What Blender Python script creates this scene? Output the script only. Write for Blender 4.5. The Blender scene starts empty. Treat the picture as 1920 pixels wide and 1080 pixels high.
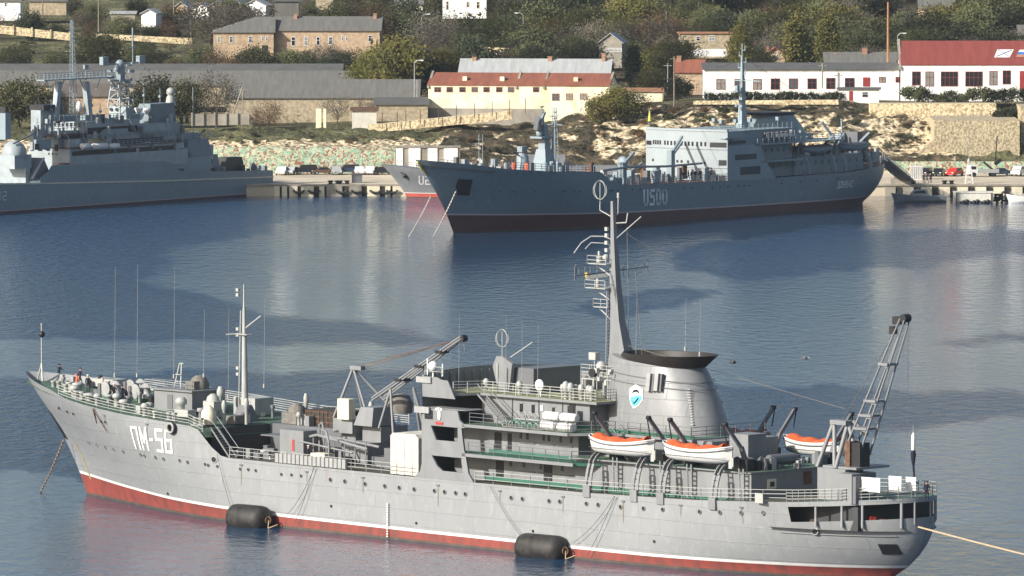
import bpy, bmesh, math, random
from mathutils import Vector, Matrix
C = bpy.context.scene.collection
R = math.radians
PI = math.pi
# ---------------- camera, world, sun, exposure ----------------
F = 14100.0; YH = -420.0; H = 73.0          # focal length in photo pixels, horizon row, eye height
PITCH = math.atan((540 - YH) / F)
cam = bpy.data.cameras.new('camera'); co = bpy.data.objects.new('camera', cam); C.objects.link(co)
co.location = (0, 0, H); co.rotation_euler = (PI / 2 - PITCH, 0, 0)
cam.sensor_width = 36; cam.lens = 36 * F / 1920; cam.clip_start = 5; cam.clip_end = 9000
bpy.context.scene.camera = co
SUN_EL = R(27); SD = Vector((-0.84, -0.54, 0)).normalized()
w = bpy.data.worlds.new('World'); bpy.context.scene.world = w; w.use_nodes = True
nt = w.node_tree
sky = nt.nodes.new('ShaderNodeTexSky'); sky.sky_type = 'NISHITA'; sky.sun_disc = False
sky.sun_elevation = SUN_EL; sky.sun_rotation = math.atan2(SD.x, SD.y)
sky.air_density = 1.0; sky.dust_density = 2.8; sky.ozone_density = 1.0
nt.links.new(sky.outputs[0], nt.nodes['Background'].inputs[0]); nt.nodes['Background'].inputs[1].default_value = 0.10
sun = bpy.data.lights.new('sun', 'SUN'); sun.energy = 4.8; sun.angle = R(0.5); sun.color = (1, 0.955, 0.88)
so = bpy.data.objects.new('sun', sun); C.objects.link(so)
sv = Vector((SD.x * math.cos(SUN_EL), SD.y * math.cos(SUN_EL), math.sin(SUN_EL)))
so.rotation_euler = sv.to_track_quat('Z', 'Y').to_euler()
vs = bpy.context.scene.view_settings
vs.view_transform = 'Standard'; vs.look = 'None'; vs.exposure = 0.5; vs.gamma = 1
CP, SP = math.cos(PITCH), math.sin(PITCH)

def ray(px, py):
    a = (px - 960) / F; b = (540 - py) / F
    return a, CP + b * SP, -SP + b * CP
def onz(px, py, z=0.0):
    r = ray(px, py); t = (z - H) / r[2]; return r[0] * t, r[1] * t
def atY(px, py, Y):                            # point of the sight line px,py at ground distance Y
    r = ray(px, py); t = Y / r[1]; return r[0] * t, Y, H + r[2] * t
def lerp(a, b, t): return a + (b - a) * t
def interp(x, pts):
    if x <= pts[0][0]: return pts[0][1]
    for (a, va), (b, vb) in zip(pts, pts[1:]):
        if x <= b: return va + (vb - va) * (x - a) / (b - a)
    return pts[-1][1]

# ---------------- materials ----------------
MATS = {}
def mat(name, col, rough=0.6, var=0.12, scale=0.6, metal=0.0, spec=0.4, col2=None, bump=0.0, detail=4, coords='Object', stretch=None, rnd=0.0, contrast=(0.35, 0.65)):
    if name in MATS: return MATS[name]
    m = bpy.data.materials.new(name); m.use_nodes = True; n = m.node_tree.nodes; l = m.node_tree.links
    b = n['Principled BSDF']; b.inputs['Roughness'].default_value = rough; b.inputs['Metallic'].default_value = metal
    b.inputs['Specular IOR Level'].default_value = spec
    tc = n.new('ShaderNodeTexCoord'); mp = n.new('ShaderNodeMapping')
    l.new(tc.outputs[coords], mp.inputs[0])
    if stretch: mp.inputs['Scale'].default_value = stretch
    nz = n.new('ShaderNodeTexNoise'); nz.inputs['Scale'].default_value = scale; nz.inputs['Detail'].default_value = detail; nz.inputs['Roughness'].default_value = 0.65
    l.new(mp.outputs[0], nz.inputs[0])
    cr = n.new('ShaderNodeValToRGB'); l.new(nz.outputs[0], cr.inputs[0])
    c2 = col2 if col2 else tuple(c * (1 - var * 2) for c in col)
    cr.color_ramp.elements[0].position = contrast[0]; cr.color_ramp.elements[0].color = (*c2, 1)
    cr.color_ramp.elements[1].position = contrast[1]; cr.color_ramp.elements[1].color = (*col, 1)
    out = cr.outputs[0]
    if rnd:
        oi = n.new('ShaderNodeObjectInfo'); hs = n.new('ShaderNodeHueSaturation')
        mr = n.new('ShaderNodeMapRange'); mr.inputs[3].default_value = 1 - rnd; mr.inputs[4].default_value = 1 + rnd
        l.new(oi.outputs['Random'], mr.inputs[0]); l.new(mr.outputs[0], hs.inputs['Value'])
        mr2 = n.new('ShaderNodeMapRange'); mr2.inputs[3].default_value = 0.485; mr2.inputs[4].default_value = 0.515
        l.new(oi.outputs['Random'], mr2.inputs[0]); l.new(mr2.outputs[0], hs.inputs['Hue'])
        l.new(out, hs.inputs['Color']); out = hs.outputs[0]
    l.new(out, b.inputs['Base Color'])
    if bump:
        bp = n.new('ShaderNodeBump'); bp.inputs['Strength'].default_value = bump; bp.inputs['Distance'].default_value = 0.3
        l.new(nz.outputs[0], bp.inputs['Height']); l.new(bp.outputs[0], b.inputs['Normal'])
    MATS[name] = m; return m

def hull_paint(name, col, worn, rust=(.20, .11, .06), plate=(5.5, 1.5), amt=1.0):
    # painted steel plating: faint welds, plates touched up in slightly different greys, drips, scuffs and painted glints of light off the water
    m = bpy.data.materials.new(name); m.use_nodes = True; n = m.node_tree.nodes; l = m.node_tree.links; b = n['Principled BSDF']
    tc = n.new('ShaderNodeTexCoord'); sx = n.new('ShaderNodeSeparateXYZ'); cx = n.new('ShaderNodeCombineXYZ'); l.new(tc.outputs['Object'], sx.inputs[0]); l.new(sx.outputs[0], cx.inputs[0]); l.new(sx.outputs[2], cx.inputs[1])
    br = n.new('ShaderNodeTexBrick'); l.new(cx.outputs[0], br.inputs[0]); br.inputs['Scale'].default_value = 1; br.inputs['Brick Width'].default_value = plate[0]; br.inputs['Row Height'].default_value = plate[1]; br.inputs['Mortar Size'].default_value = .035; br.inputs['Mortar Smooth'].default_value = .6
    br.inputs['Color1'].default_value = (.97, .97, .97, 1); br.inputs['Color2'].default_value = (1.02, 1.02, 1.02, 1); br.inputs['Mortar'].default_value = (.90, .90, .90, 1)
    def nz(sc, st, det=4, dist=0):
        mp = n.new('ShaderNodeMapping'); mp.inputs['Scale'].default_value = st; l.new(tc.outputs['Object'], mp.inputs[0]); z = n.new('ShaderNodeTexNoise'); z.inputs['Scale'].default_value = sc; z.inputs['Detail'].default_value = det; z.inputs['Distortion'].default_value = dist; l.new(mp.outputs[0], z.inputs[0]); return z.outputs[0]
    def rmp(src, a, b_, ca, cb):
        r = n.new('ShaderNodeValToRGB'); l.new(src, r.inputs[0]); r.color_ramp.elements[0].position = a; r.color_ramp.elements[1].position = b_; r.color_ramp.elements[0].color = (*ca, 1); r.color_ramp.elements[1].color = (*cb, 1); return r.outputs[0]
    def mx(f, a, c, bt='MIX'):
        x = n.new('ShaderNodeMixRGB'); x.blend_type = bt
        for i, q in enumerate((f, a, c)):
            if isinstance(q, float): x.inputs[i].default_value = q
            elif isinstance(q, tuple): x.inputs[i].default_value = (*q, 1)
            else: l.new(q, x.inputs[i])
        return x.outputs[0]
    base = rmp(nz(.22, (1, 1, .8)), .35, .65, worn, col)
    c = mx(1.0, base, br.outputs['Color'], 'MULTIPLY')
    c = mx(rmp(nz(1.6, (1, 1, .55), 3, .6), .54, .66, (0, 0, 0), (.5 * amt,) * 3), c, tuple(min(1, q * 1.35) for q in col))  # pale mottling stands in for light reflected off the water
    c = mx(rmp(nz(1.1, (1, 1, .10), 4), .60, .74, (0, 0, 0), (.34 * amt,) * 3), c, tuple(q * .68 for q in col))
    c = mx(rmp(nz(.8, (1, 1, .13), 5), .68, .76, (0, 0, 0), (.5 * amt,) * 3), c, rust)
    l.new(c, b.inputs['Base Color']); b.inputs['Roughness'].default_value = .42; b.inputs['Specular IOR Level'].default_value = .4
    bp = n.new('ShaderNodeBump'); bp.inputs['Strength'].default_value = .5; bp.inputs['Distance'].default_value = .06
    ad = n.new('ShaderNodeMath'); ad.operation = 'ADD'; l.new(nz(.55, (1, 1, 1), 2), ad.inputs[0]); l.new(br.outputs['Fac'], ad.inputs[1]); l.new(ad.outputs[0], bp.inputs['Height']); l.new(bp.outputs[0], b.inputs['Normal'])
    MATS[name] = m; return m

# ---------------- mesh builder ----------------
class MB:
    def __init__(s): s.v = []; s.f = []; s.m = []; s.sm = []
    def add(s, vs, fs, m=0, smooth=False):
        o = len(s.v); s.v += [tuple(v) for v in vs]
        for f in fs: s.f.append(tuple(i + o for i in f)); s.m.append(m); s.sm.append(smooth)
        return s
    def box(s, x0, x1, y0, y1, z0, z1, m=0):
        vs = [(x0, y0, z0), (x1, y0, z0), (x1, y1, z0), (x0, y1, z0), (x0, y0, z1), (x1, y0, z1), (x1, y1, z1), (x0, y1, z1)]
        return s.add(vs, [(0, 3, 2, 1), (4, 5, 6, 7), (0, 1, 5, 4), (1, 2, 6, 5), (2, 3, 7, 6), (3, 0, 4, 7)], m)
    def taper(s, b0, z0, b1, z1, m=0):           # b=(x0,x1,y0,y1) bottom & top
        x0, x1, y0, y1 = b0; a0, a1, c0, c1 = b1
        vs = [(x0, y0, z0), (x1, y0, z0), (x1, y1, z0), (x0, y1, z0), (a0, c0, z1), (a1, c0, z1), (a1, c1, z1), (a0, c1, z1)]
        return s.add(vs, [(0, 3, 2, 1), (4, 5, 6, 7), (0, 1, 5, 4), (1, 2, 6, 5), (2, 3, 7, 6), (3, 0, 4, 7)], m)
    def prism(s, poly, y0, y1, m=0):             # polygon in x,z extruded along y
        n = len(poly); vs = [(x, y0, z) for x, z in poly] + [(x, y1, z) for x, z in poly]
        fs = [tuple(range(n - 1, -1, -1)), tuple(range(n, 2 * n))] + [(i, (i + 1) % n, n + (i + 1) % n, n + i) for i in range(n)]
        return s.add(vs, fs, m)
    def slab(s, poly, z0, z1, m=0, m2=None):     # polygon in x,y extruded along z
        n = len(poly); vs = [(x, y, z0) for x, y in poly] + [(x, y, z1) for x, y in poly]
        s.add(vs, [tuple(range(n - 1, -1, -1))] + [(i, (i + 1) % n, n + (i + 1) % n, n + i) for i in range(n)], m)
        s.add([(x, y, z1) for x, y in poly], [tuple(range(n))], m if m2 is None else m2)
        return s
    def tube(s, a, b, r0, r1=None, n=6, m=0, caps=True):
        a = Vector(a); b = Vector(b); r1 = r0 if r1 is None else r1
        d = (b - a)
        if d.length < 1e-6: return s
        d.normalize(); u = d.orthogonal().normalized(); v = d.cross(u); vs = []
        for c, r in ((a, r0), (b, r1)):
            for i in range(n):
                t = 2 * PI * i / n; vs.append(c + u * math.cos(t) * r + v * math.sin(t) * r)
        fs = [(i, (i + 1) % n, n + (i + 1) % n, n + i) for i in range(n)]
        s.add(vs, fs, m, n > 5)
        if caps: s.add([vs[i] for i in range(n)], [tuple(range(n - 1, -1, -1))], m); s.add(vs[n:], [tuple(range(n))], m)
        return s
    def path(s, pts, r, n=5, m=0):
        for a, b in zip(pts, pts[1:]): s.tube(a, b, r, n=n, m=m)
        return s
    def bar(s, a, b, wx, wz, m=0):               # rectangular beam
        a = Vector(a); b = Vector(b); d = (b - a).normalized()
        up = Vector((0, 0, 1)) if abs(d.z) < 0.9 else Vector((1, 0, 0))
        u = d.cross(up).normalized(); v = u.cross(d); vs = []
        for c in (a, b):
            for i, j in ((-1, -1), (1, -1), (1, 1), (-1, 1)): vs.append(c + u * i * wx / 2 + v * j * wz / 2)
        return s.add(vs, [(0, 3, 2, 1), (4, 5, 6, 7), (0, 1, 5, 4), (1, 2, 6, 5), (2, 3, 7, 6), (3, 0, 4, 7)], m)
    def ball(s, c, r, m=0, nu=10, nv=7, sc=(1, 1, 1)):
        vs = []; fs = []
        for j in range(nv + 1):
            p = PI * j / nv
            for i in range(nu):
                t = 2 * PI * i / nu
                vs.append((c[0] + r * sc[0] * math.sin(p) * math.cos(t), c[1] + r * sc[1] * math.sin(p) * math.sin(t), c[2] + r * sc[2] * math.cos(p)))
        for j in range(nv):
            for i in range(nu): fs.append((j * nu + i, j * nu + (i + 1) % nu, (j + 1) * nu + (i + 1) % nu, (j + 1) * nu + i))
        return s.add(vs, fs, m, True)
    def lathe(s, c, prof, m=0, n=12, axis='z'):  # prof = [(r,h)]
        vs = []; fs = []
        for r, h in prof:
            for i in range(n):
                t = 2 * PI * i / n; a, b = r * math.cos(t), r * math.sin(t)
                p = (a, b, h) if axis == 'z' else ((h, a, b) if axis == 'x' else (a, h, b))
                vs.append((c[0] + p[0], c[1] + p[1], c[2] + p[2]))
        for j in range(len(prof) - 1):
            for i in range(n): fs.append((j * n + i, j * n + (i + 1) % n, (j + 1) * n + (i + 1) % n, (j + 1) * n + i))
        s.add(vs, fs, m, True); k = (len(prof) - 1) * n
        s.add(vs[:n], [tuple(range(n - 1, -1, -1))], m); s.add(vs[k:], [tuple(range(n))], m)
        return s
    def torus(s, c, R_, r, m=0, axis='y', n=20, k=6, sc=1.0):
        vs = []; fs = []
        for i in range(n):
            t = 2 * PI * i / n
            for j in range(k):
                q = 2 * PI * j / k; rr = R_ + r * math.cos(q); h = r * math.sin(q)
                a, b = rr * math.cos(t) * sc, rr * math.sin(t)
                p = (a, b, h) if axis == 'z' else ((h, a, b) if axis == 'x' else (a, h, b))
                vs.append((c[0] + p[0], c[1] + p[1], c[2] + p[2]))
        for i in range(n):
            for j in range(k): fs.append((i * k + j, ((i + 1) % n) * k + j, ((i + 1) % n) * k + (j + 1) % k, i * k + (j + 1) % k))
        return s.add(vs, fs, m, True)
    def rail(s, pts, h=1.1, bars=3, step=1.8, r=0.035, m=0):
        for a, b in zip(pts, pts[1:]):
            a = Vector(a); b = Vector(b)
            for k in range(bars):
                z = h * (k + 1) / bars; s.tube(a + Vector((0, 0, z)), b + Vector((0, 0, z)), r, n=4, m=m, caps=False)
            n = max(1, round((b - a).length / step))
            for i in range(n + 1):
                p = a.lerp(b, i / n); s.tube(p, p + Vector((0, 0, h)), r * 1.25, n=4, m=m, caps=False)
        return s
    def ladder(s, a, b, wdt=0.7, side=(0, 1, 0), step=0.45, r=0.05, m=0):
        a = Vector(a); b = Vector(b); o = Vector(side) * wdt / 2
        s.bar(a - o, b - o, r * 2, r * 3, m); s.bar(a + o, b + o, r * 2, r * 3, m)
        n = max(2, int((b - a).length / step))
        for i in range(1, n):
            p = a.lerp(b, i / n); s.bar(p - o, p + o, 0.18, 0.05, m)
        return s
    def build(s, name, mats, parent=None, loc=None):
        me = bpy.data.meshes.new(name); me.from_pydata(s.v, [], s.f)
        if not isinstance(mats, (list, tuple)): mats = [mats]
        for mm in mats: me.materials.append(mm)
        me.polygons.foreach_set('material_index', s.m); me.polygons.foreach_set('use_smooth', s.sm)
        me.update()
        o = bpy.data.objects.new(name, me); C.objects.link(o)
        if parent: o.parent = parent
        if loc: o.location = loc
        return o

def bits(runs, name, mats, parent):
    # each piece a part of its own
    for fn in runs:
        m = MB(); fn(m); m.build(name, mats, parent)
def tag(o, label=None, cat=None, group=None, kind=None):
    if label: o['label'] = label
    if cat: o['category'] = cat
    if group: o['group'] = group
    if kind: o['kind'] = kind
    return o
def thing(name, label, cat, loc=(0, 0, 0), rz=0.0, group=None):
    o = bpy.data.objects.new(name, None); C.objects.link(o); o.empty_display_size = 0.5
    o.location = loc; o.rotation_euler = (0, 0, rz); return tag(o, label, cat, group)
def copy_tree(o, parent=None):
    c = o.copy(); C.objects.link(c); c.parent = parent
    for ch in list(o.children): copy_tree(ch, c)
    return c
def dup(o, loc, rz=None, label=None, group=None, sc=None):
    c = copy_tree(o); c.location = loc
    if rz is not None: c.rotation_euler = (0, 0, rz)
    if label: c['label'] = label
    if group: c['group'] = group
    if sc: c.scale = sc if hasattr(sc, '__len__') else (sc, sc, sc)
    return c

class Frame:                                    # a ship's own axes: x aft, y to starboard (away from us), z up
    def __init__(s, px, py, deg):
        s.o = onz(px, py); s.a = R(deg); s.c = math.cos(s.a); s.s = math.sin(s.a)
    def w(s, x, y, z): return (s.o[0] + x * s.c - y * s.s, s.o[1] + x * s.s + y * s.c, z)
    def loc(s): return (s.o[0], s.o[1], 0)
FA = Frame(163, 927, -46); FB = Frame(850, 438, 52)

# ---------------- shared materials ----------------
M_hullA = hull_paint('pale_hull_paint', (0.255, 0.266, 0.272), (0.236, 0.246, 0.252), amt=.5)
M_supA = mat('grey_ship_paint', (0.215, 0.223, 0.23), 0.5, 0.09, 0.7, stretch=(1, 1, .4))
M_supD = mat('dark_ship_paint', (0.135, 0.14, 0.15), 0.5, 0.06, 0.5)
M_white = mat('white_paint', (0.70, 0.70, 0.68), 0.45, 0.05, 1.0)
M_red = mat('red_boot_paint', (0.24, 0.052, 0.040), 0.55, 0.14, 0.9, col2=(0.14, 0.045, 0.038), stretch=(1, 1, .35), contrast=(.36, .6))
M_scum = mat('waterline_grime', (0.10, 0.075, 0.06), 0.6, 0.2, 0.8)
M_black = mat('black_paint', (0.018, 0.018, 0.02), 0.5, 0.1, 1.0)
M_glass = mat('dark_window_glass', (0.02, 0.022, 0.028), 0.12, 0.1, 1.0, spec=0.6)
M_deck = mat('green_deck_paint', (0.055, 0.13, 0.09), 0.7, 0.15, 0.4, col2=(0.09, 0.13, 0.09))
M_green = mat('bright_green_paint', (0.035, 0.14, 0.095), 0.6, 0.1, 0.8)
M_olive = mat('yellow_green_deck_paint', (0.30, 0.31, 0.16), 0.7, 0.12, 0.4)
M_orange = mat('orange_cover', (0.75, 0.13, 0.04), 0.7, 0.2, 2.0)
M_cream = mat('cream_canvas', (0.70, 0.65, 0.50), 0.8, 0.1, 1.0)
M_wht2 = mat('white_rail_paint', (0.38, 0.39, 0.37), 0.5, 0.08, 1.0)
M_rust = mat('rusty_iron', (0.16, 0.085, 0.05), 0.8, 0.3, 1.5)
M_rubber = mat('black_rubber', (0.030, 0.030, 0.032), 0.65, 0.3, 1.5, col2=(0.012, 0.012, 0.012))
M_rope = mat('straw_rope', (0.50, 0.38, 0.24), 0.9, 0.1, 2)
M_cable = mat('dark_cable', (0.10, 0.10, 0.10), 0.7, 0.1, 2)
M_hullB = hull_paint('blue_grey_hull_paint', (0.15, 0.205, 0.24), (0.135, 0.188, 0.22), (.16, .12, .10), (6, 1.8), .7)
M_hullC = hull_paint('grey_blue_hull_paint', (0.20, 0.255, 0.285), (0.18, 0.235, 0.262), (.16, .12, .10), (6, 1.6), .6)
M_supB = mat('pale_blue_grey_paint', (0.235, 0.295, 0.325), 0.5, 0.05, 0.4)
M_maroon = mat('maroon_boot_paint', (0.095, 0.038, 0.04), 0.5, 0.12, 0.5)
M_pink = mat('pale_line_paint', (0.42, 0.36, 0.38), 0.5, 0.05, 1)
M_skin = mat('skin', (0.45, 0.26, 0.18), 0.6, 0.05, 5)
M_navy = mat('navy_cloth', (0.012, 0.014, 0.03), 0.9, 0.1, 5)
M_wcloth = mat('white_cloth', (0.75, 0.75, 0.72), 0.9, 0.05, 3)
M_concrete = mat('weathered_concrete', (0.36, 0.33, 0.27), 0.85, 0.18, 0.25, col2=(0.20, 0.18, 0.15))
M_wood = mat('wood_pole', (0.24, 0.20, 0.15), 0.9, 0.1, 1)
M_metal = mat('galvanised_metal', (0.33, 0.335, 0.33), 0.5, 0.1, 1)
# ---------------- terrain ----------------
TY = [1346, 1347, 1360, 1372, 1385, 1400, 1425, 1470, 1530, 1600, 1700, 1850, 2100, 2600, 6000]
TC = {  # photo column -> rows seen at those distances
 -500: [324, 285, 268, 255, 245, 238, 222, 190, 135, 80, 10, -77, -118, -176, -250],
 200: [324, 285, 268, 255, 246, 240, 222, 188, 130, 72, 5, -77, -118, -176, -250],
 460: [324, 278, 262, 249, 240, 234, 215, 185, 112, 62, 0, -77, -118, -176, -250],
 700: [324, 278, 262, 248, 239, 228, 206, 178, 108, 60, 0, -77, -118, -176, -250],
 850: [324, 285, 262, 247, 236, 220, 196, 170, 118, 62, 2, -77, -118, -176, -250],
 1000: [324, 303, 275, 250, 232, 214, 182, 152, 118, 60, 0, -77, -118, -176, -250],
 1100: [324, 303, 270, 232, 206, 200, 180, 152, 114, 60, 0, -77, -118, -176, -250],
 1300: [324, 303, 262, 220, 192, 186, 176, 150, 108, 55, -5, -77, -118, -176, -250],
 1600: [324, 303, 264, 216, 194, 186, 168, 146, 105, 50, -5, -77, -118, -176, -250],
 1760: [324, 303, 258, 226, 196, 188, 172, 145, 100, 50, -5, -77, -118, -176, -250],
 1960: [324, 303, 262, 228, 196, 188, 174, 145, 100, 50, -5, -77, -118, -176, -250],
 2600: [324, 303, 262, 228, 196, 188, 174, 145, 100, 50, -5, -77, -118, -176, -250]}
TCx = sorted(TC)
def rowz(i, Y):
    return None
TZ = {k: [atY(k, y, Y)[2] for y, Y in zip(TC[k], TY)] for k in TCx}
def gz(X, Y):
    px = 960 + F * X / Y
    px = max(TCx[0], min(TCx[-1] - 0.01, px))
    Yc = max(TY[0], min(TY[-1], Y))
    def colz(k): return interp(Yc, list(zip(TY, TZ[k])))
    for a, b in zip(TCx, TCx[1:]):
        if a <= px <= b: return lerp(colz(a), colz(b), (px - a) / (b - a))
def build_terrain():
    rnd = random.Random(5)
    Ys = []
    for a, b in zip(TY, TY[1:]):
        n = max(1, int((b - a) / (1.6 if a < 1386 else 3.0 if a < 1400 else 8.0 if a < 1600 else 40)))
        Ys += [lerp(a, b, i / n) for i in range(n)]
    Ys.append(TY[-1])
    pxs = [-2500, -1200] + list(range(-500, 2601, 12)) + [3500, 5000]
    m = MB(); W = len(pxs)
    from mathutils import noise
    for Y in Ys:
        for px in pxs:
            X = (px - 960) / F * Y; z = gz(X, Y)
            k = 0 if Y < 1346.5 else (0.9 if 1347 < Y < 1386 else 0.35)
            if 1347 < Y < 1386:
                z += 1.3 * noise.fractal(Vector((X * 0.16, Y * 0.16, 3)), .8, 2, 5) * min(1, (Y - 1347) / 5) * min(1, (1388 - Y) / 4)
            elif Y >= 1400: z += 0.5 * noise.fractal(Vector((X * 0.03, Y * 0.03, 1)), 1, 2, 3) * min(1, (Y - 1400) / 30)
            m.v.append((X, Y + (noise.noise(Vector((X * 0.12, z * .5, 0))) * 1.5 if 1348 < Y < 1386 else 0), z))
    for j in range(len(Ys) - 1):
        for i in range(W - 1):
            a = j * W + i; m.f.append((a, a + 1, a + W + 1, a + W)); m.m.append(0); m.sm.append(True)
    # material: grass, brown scrub and bare limestone
    mt = bpy.data.materials.new('grass_scrub_and_limestone'); mt.use_nodes = True; n = mt.node_tree.nodes; l = mt.node_tree.links
    b = n['Principled BSDF']; b.inputs['Roughness'].default_value = 0.95; b.inputs['Specular IOR Level'].default_value = 0.1
    g = n.new('ShaderNodeNewGeometry'); sx = n.new('ShaderNodeSeparateXYZ'); l.new(g.outputs['Position'], sx.inputs[0])
    def noise_(sc, det=5, st=(1, 1, 1)):
        mp = n.new('ShaderNodeMapping'); mp.inputs['Scale'].default_value = st; l.new(g.outputs['Position'], mp.inputs[0])
        z = n.new('ShaderNodeTexNoise'); z.inputs['Scale'].default_value = sc; z.inputs['Detail'].default_value = det; l.new(mp.outputs[0], z.inputs[0]); return z.outputs[0]
    def ramp(src, stops):
        r = n.new('ShaderNodeValToRGB'); l.new(src, r.inputs[0]); e = r.color_ramp.elements
        while len(e) < len(stops): e.new(0.5)
        for q, (p, c) in zip(e, stops): q.position = p; q.color = (*c, 1)
        return r.outputs[0]
    grass = ramp(noise_(0.16), [(0.32, (0.062, 0.060, 0.034)), (0.5, (0.105, 0.105, 0.052)), (0.62, (0.16, 0.15, 0.085)), (0.75, (0.24, 0.21, 0.12))])
    scrub = ramp(noise_(0.35), [(0.35, (0.035, 0.035, 0.022)), (0.55, (0.085, 0.07, 0.045)), (0.7, (0.13, 0.10, 0.06))])
    rock = ramp(noise_(1.1, 8, (1, 1, 1.6)), [(0.36, (0.10, 0.075, 0.045)), (0.44, (0.36, 0.28, 0.17)), (0.53, (0.66, 0.54, 0.35)), (0.64, (0.80, 0.70, 0.50))])
    att = n.new('ShaderNodeAttribute'); att.attribute_name = 'rock'
    def mix(f, a, c):
        x = n.new('ShaderNodeMixRGB'); l.new(f, x.inputs[0]); l.new(a, x.inputs[1]); l.new(c, x.inputs[2]); return x.outputs[0]
    def mth(op, a, bb, clamp=False):
        x = n.new('ShaderNodeMath'); x.operation = op; x.use_clamp = clamp
        for i, q in enumerate((a, bb)):
            if isinstance(q, (int, float)): x.inputs[i].default_value = q
            else: l.new(q, x.inputs[i])
        return x.outputs[0]
    nz = noise_(0.26, 9, (1, 1, 1.5))
    rk = mth('MULTIPLY', mth('SUBTRACT', mth('ADD', att.outputs['Fac'], nz), 0.98), 16.0, True)
    sepb = n.new('ShaderNodeAttribute'); sepb.attribute_name = 'scrub'
    sb = mth('MULTIPLY', mth('SUBTRACT', mth('ADD', sepb.outputs['Fac'], noise_(0.12, 6)), 0.95), 7.0, True)
    col = mix(rk, mix(sb, grass, scrub), rock)
    l.new(col, b.inputs['Base Color'])
    bp = n.new('ShaderNodeBump'); bp.inputs['Strength'].default_value = 1.0; bp.inputs['Distance'].default_value = 1.2
    l.new(noise_(0.8, 8, (1, 1, 1.6)), bp.inputs['Height']); l.new(bp.outputs[0], b.inputs['Normal'])
    o = m.build('hillside', mt); tag(o, 'limestone and scrub hillside rising behind the quay', None, None, 'structure')
    me = o.data; a1 = me.attributes.new('rock', 'FLOAT', 'POINT'); a2 = me.attributes.new('scrub', 'FLOAT', 'POINT')
    d1 = []; d2 = []
    for x, y, z in m.v:
        px = 960 + F * x / y; py = 540 - F * ((z - H) * CP + y * SP) / (y * CP - (z - H) * SP)
        r = 0.15; s = 0.45
        if py > 258 and px < 1000: r = 0.66
        if px < 1000 and py <= 262 and py > 200: r = 0.2; s = 0.1
        if 1060 < px < 1800 and y < 1386: r = interp(py, [(195, 0.36), (215, 0.50), (235, 0.60), (280, 0.60), (303, 0.42)]); s = 0.7
        if 830 < px < 1120 and y < 1386: r = 0.42; s = 0.75
        if y > 1400: s = 0.35 if px < 450 else 0.7; r = 0.30 if px < 450 else 0.12
        d1.append(r); d2.append(s)
    a1.data.foreach_set('value', d1); a2.data.foreach_set('value', d2)
build_terrain()

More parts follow.
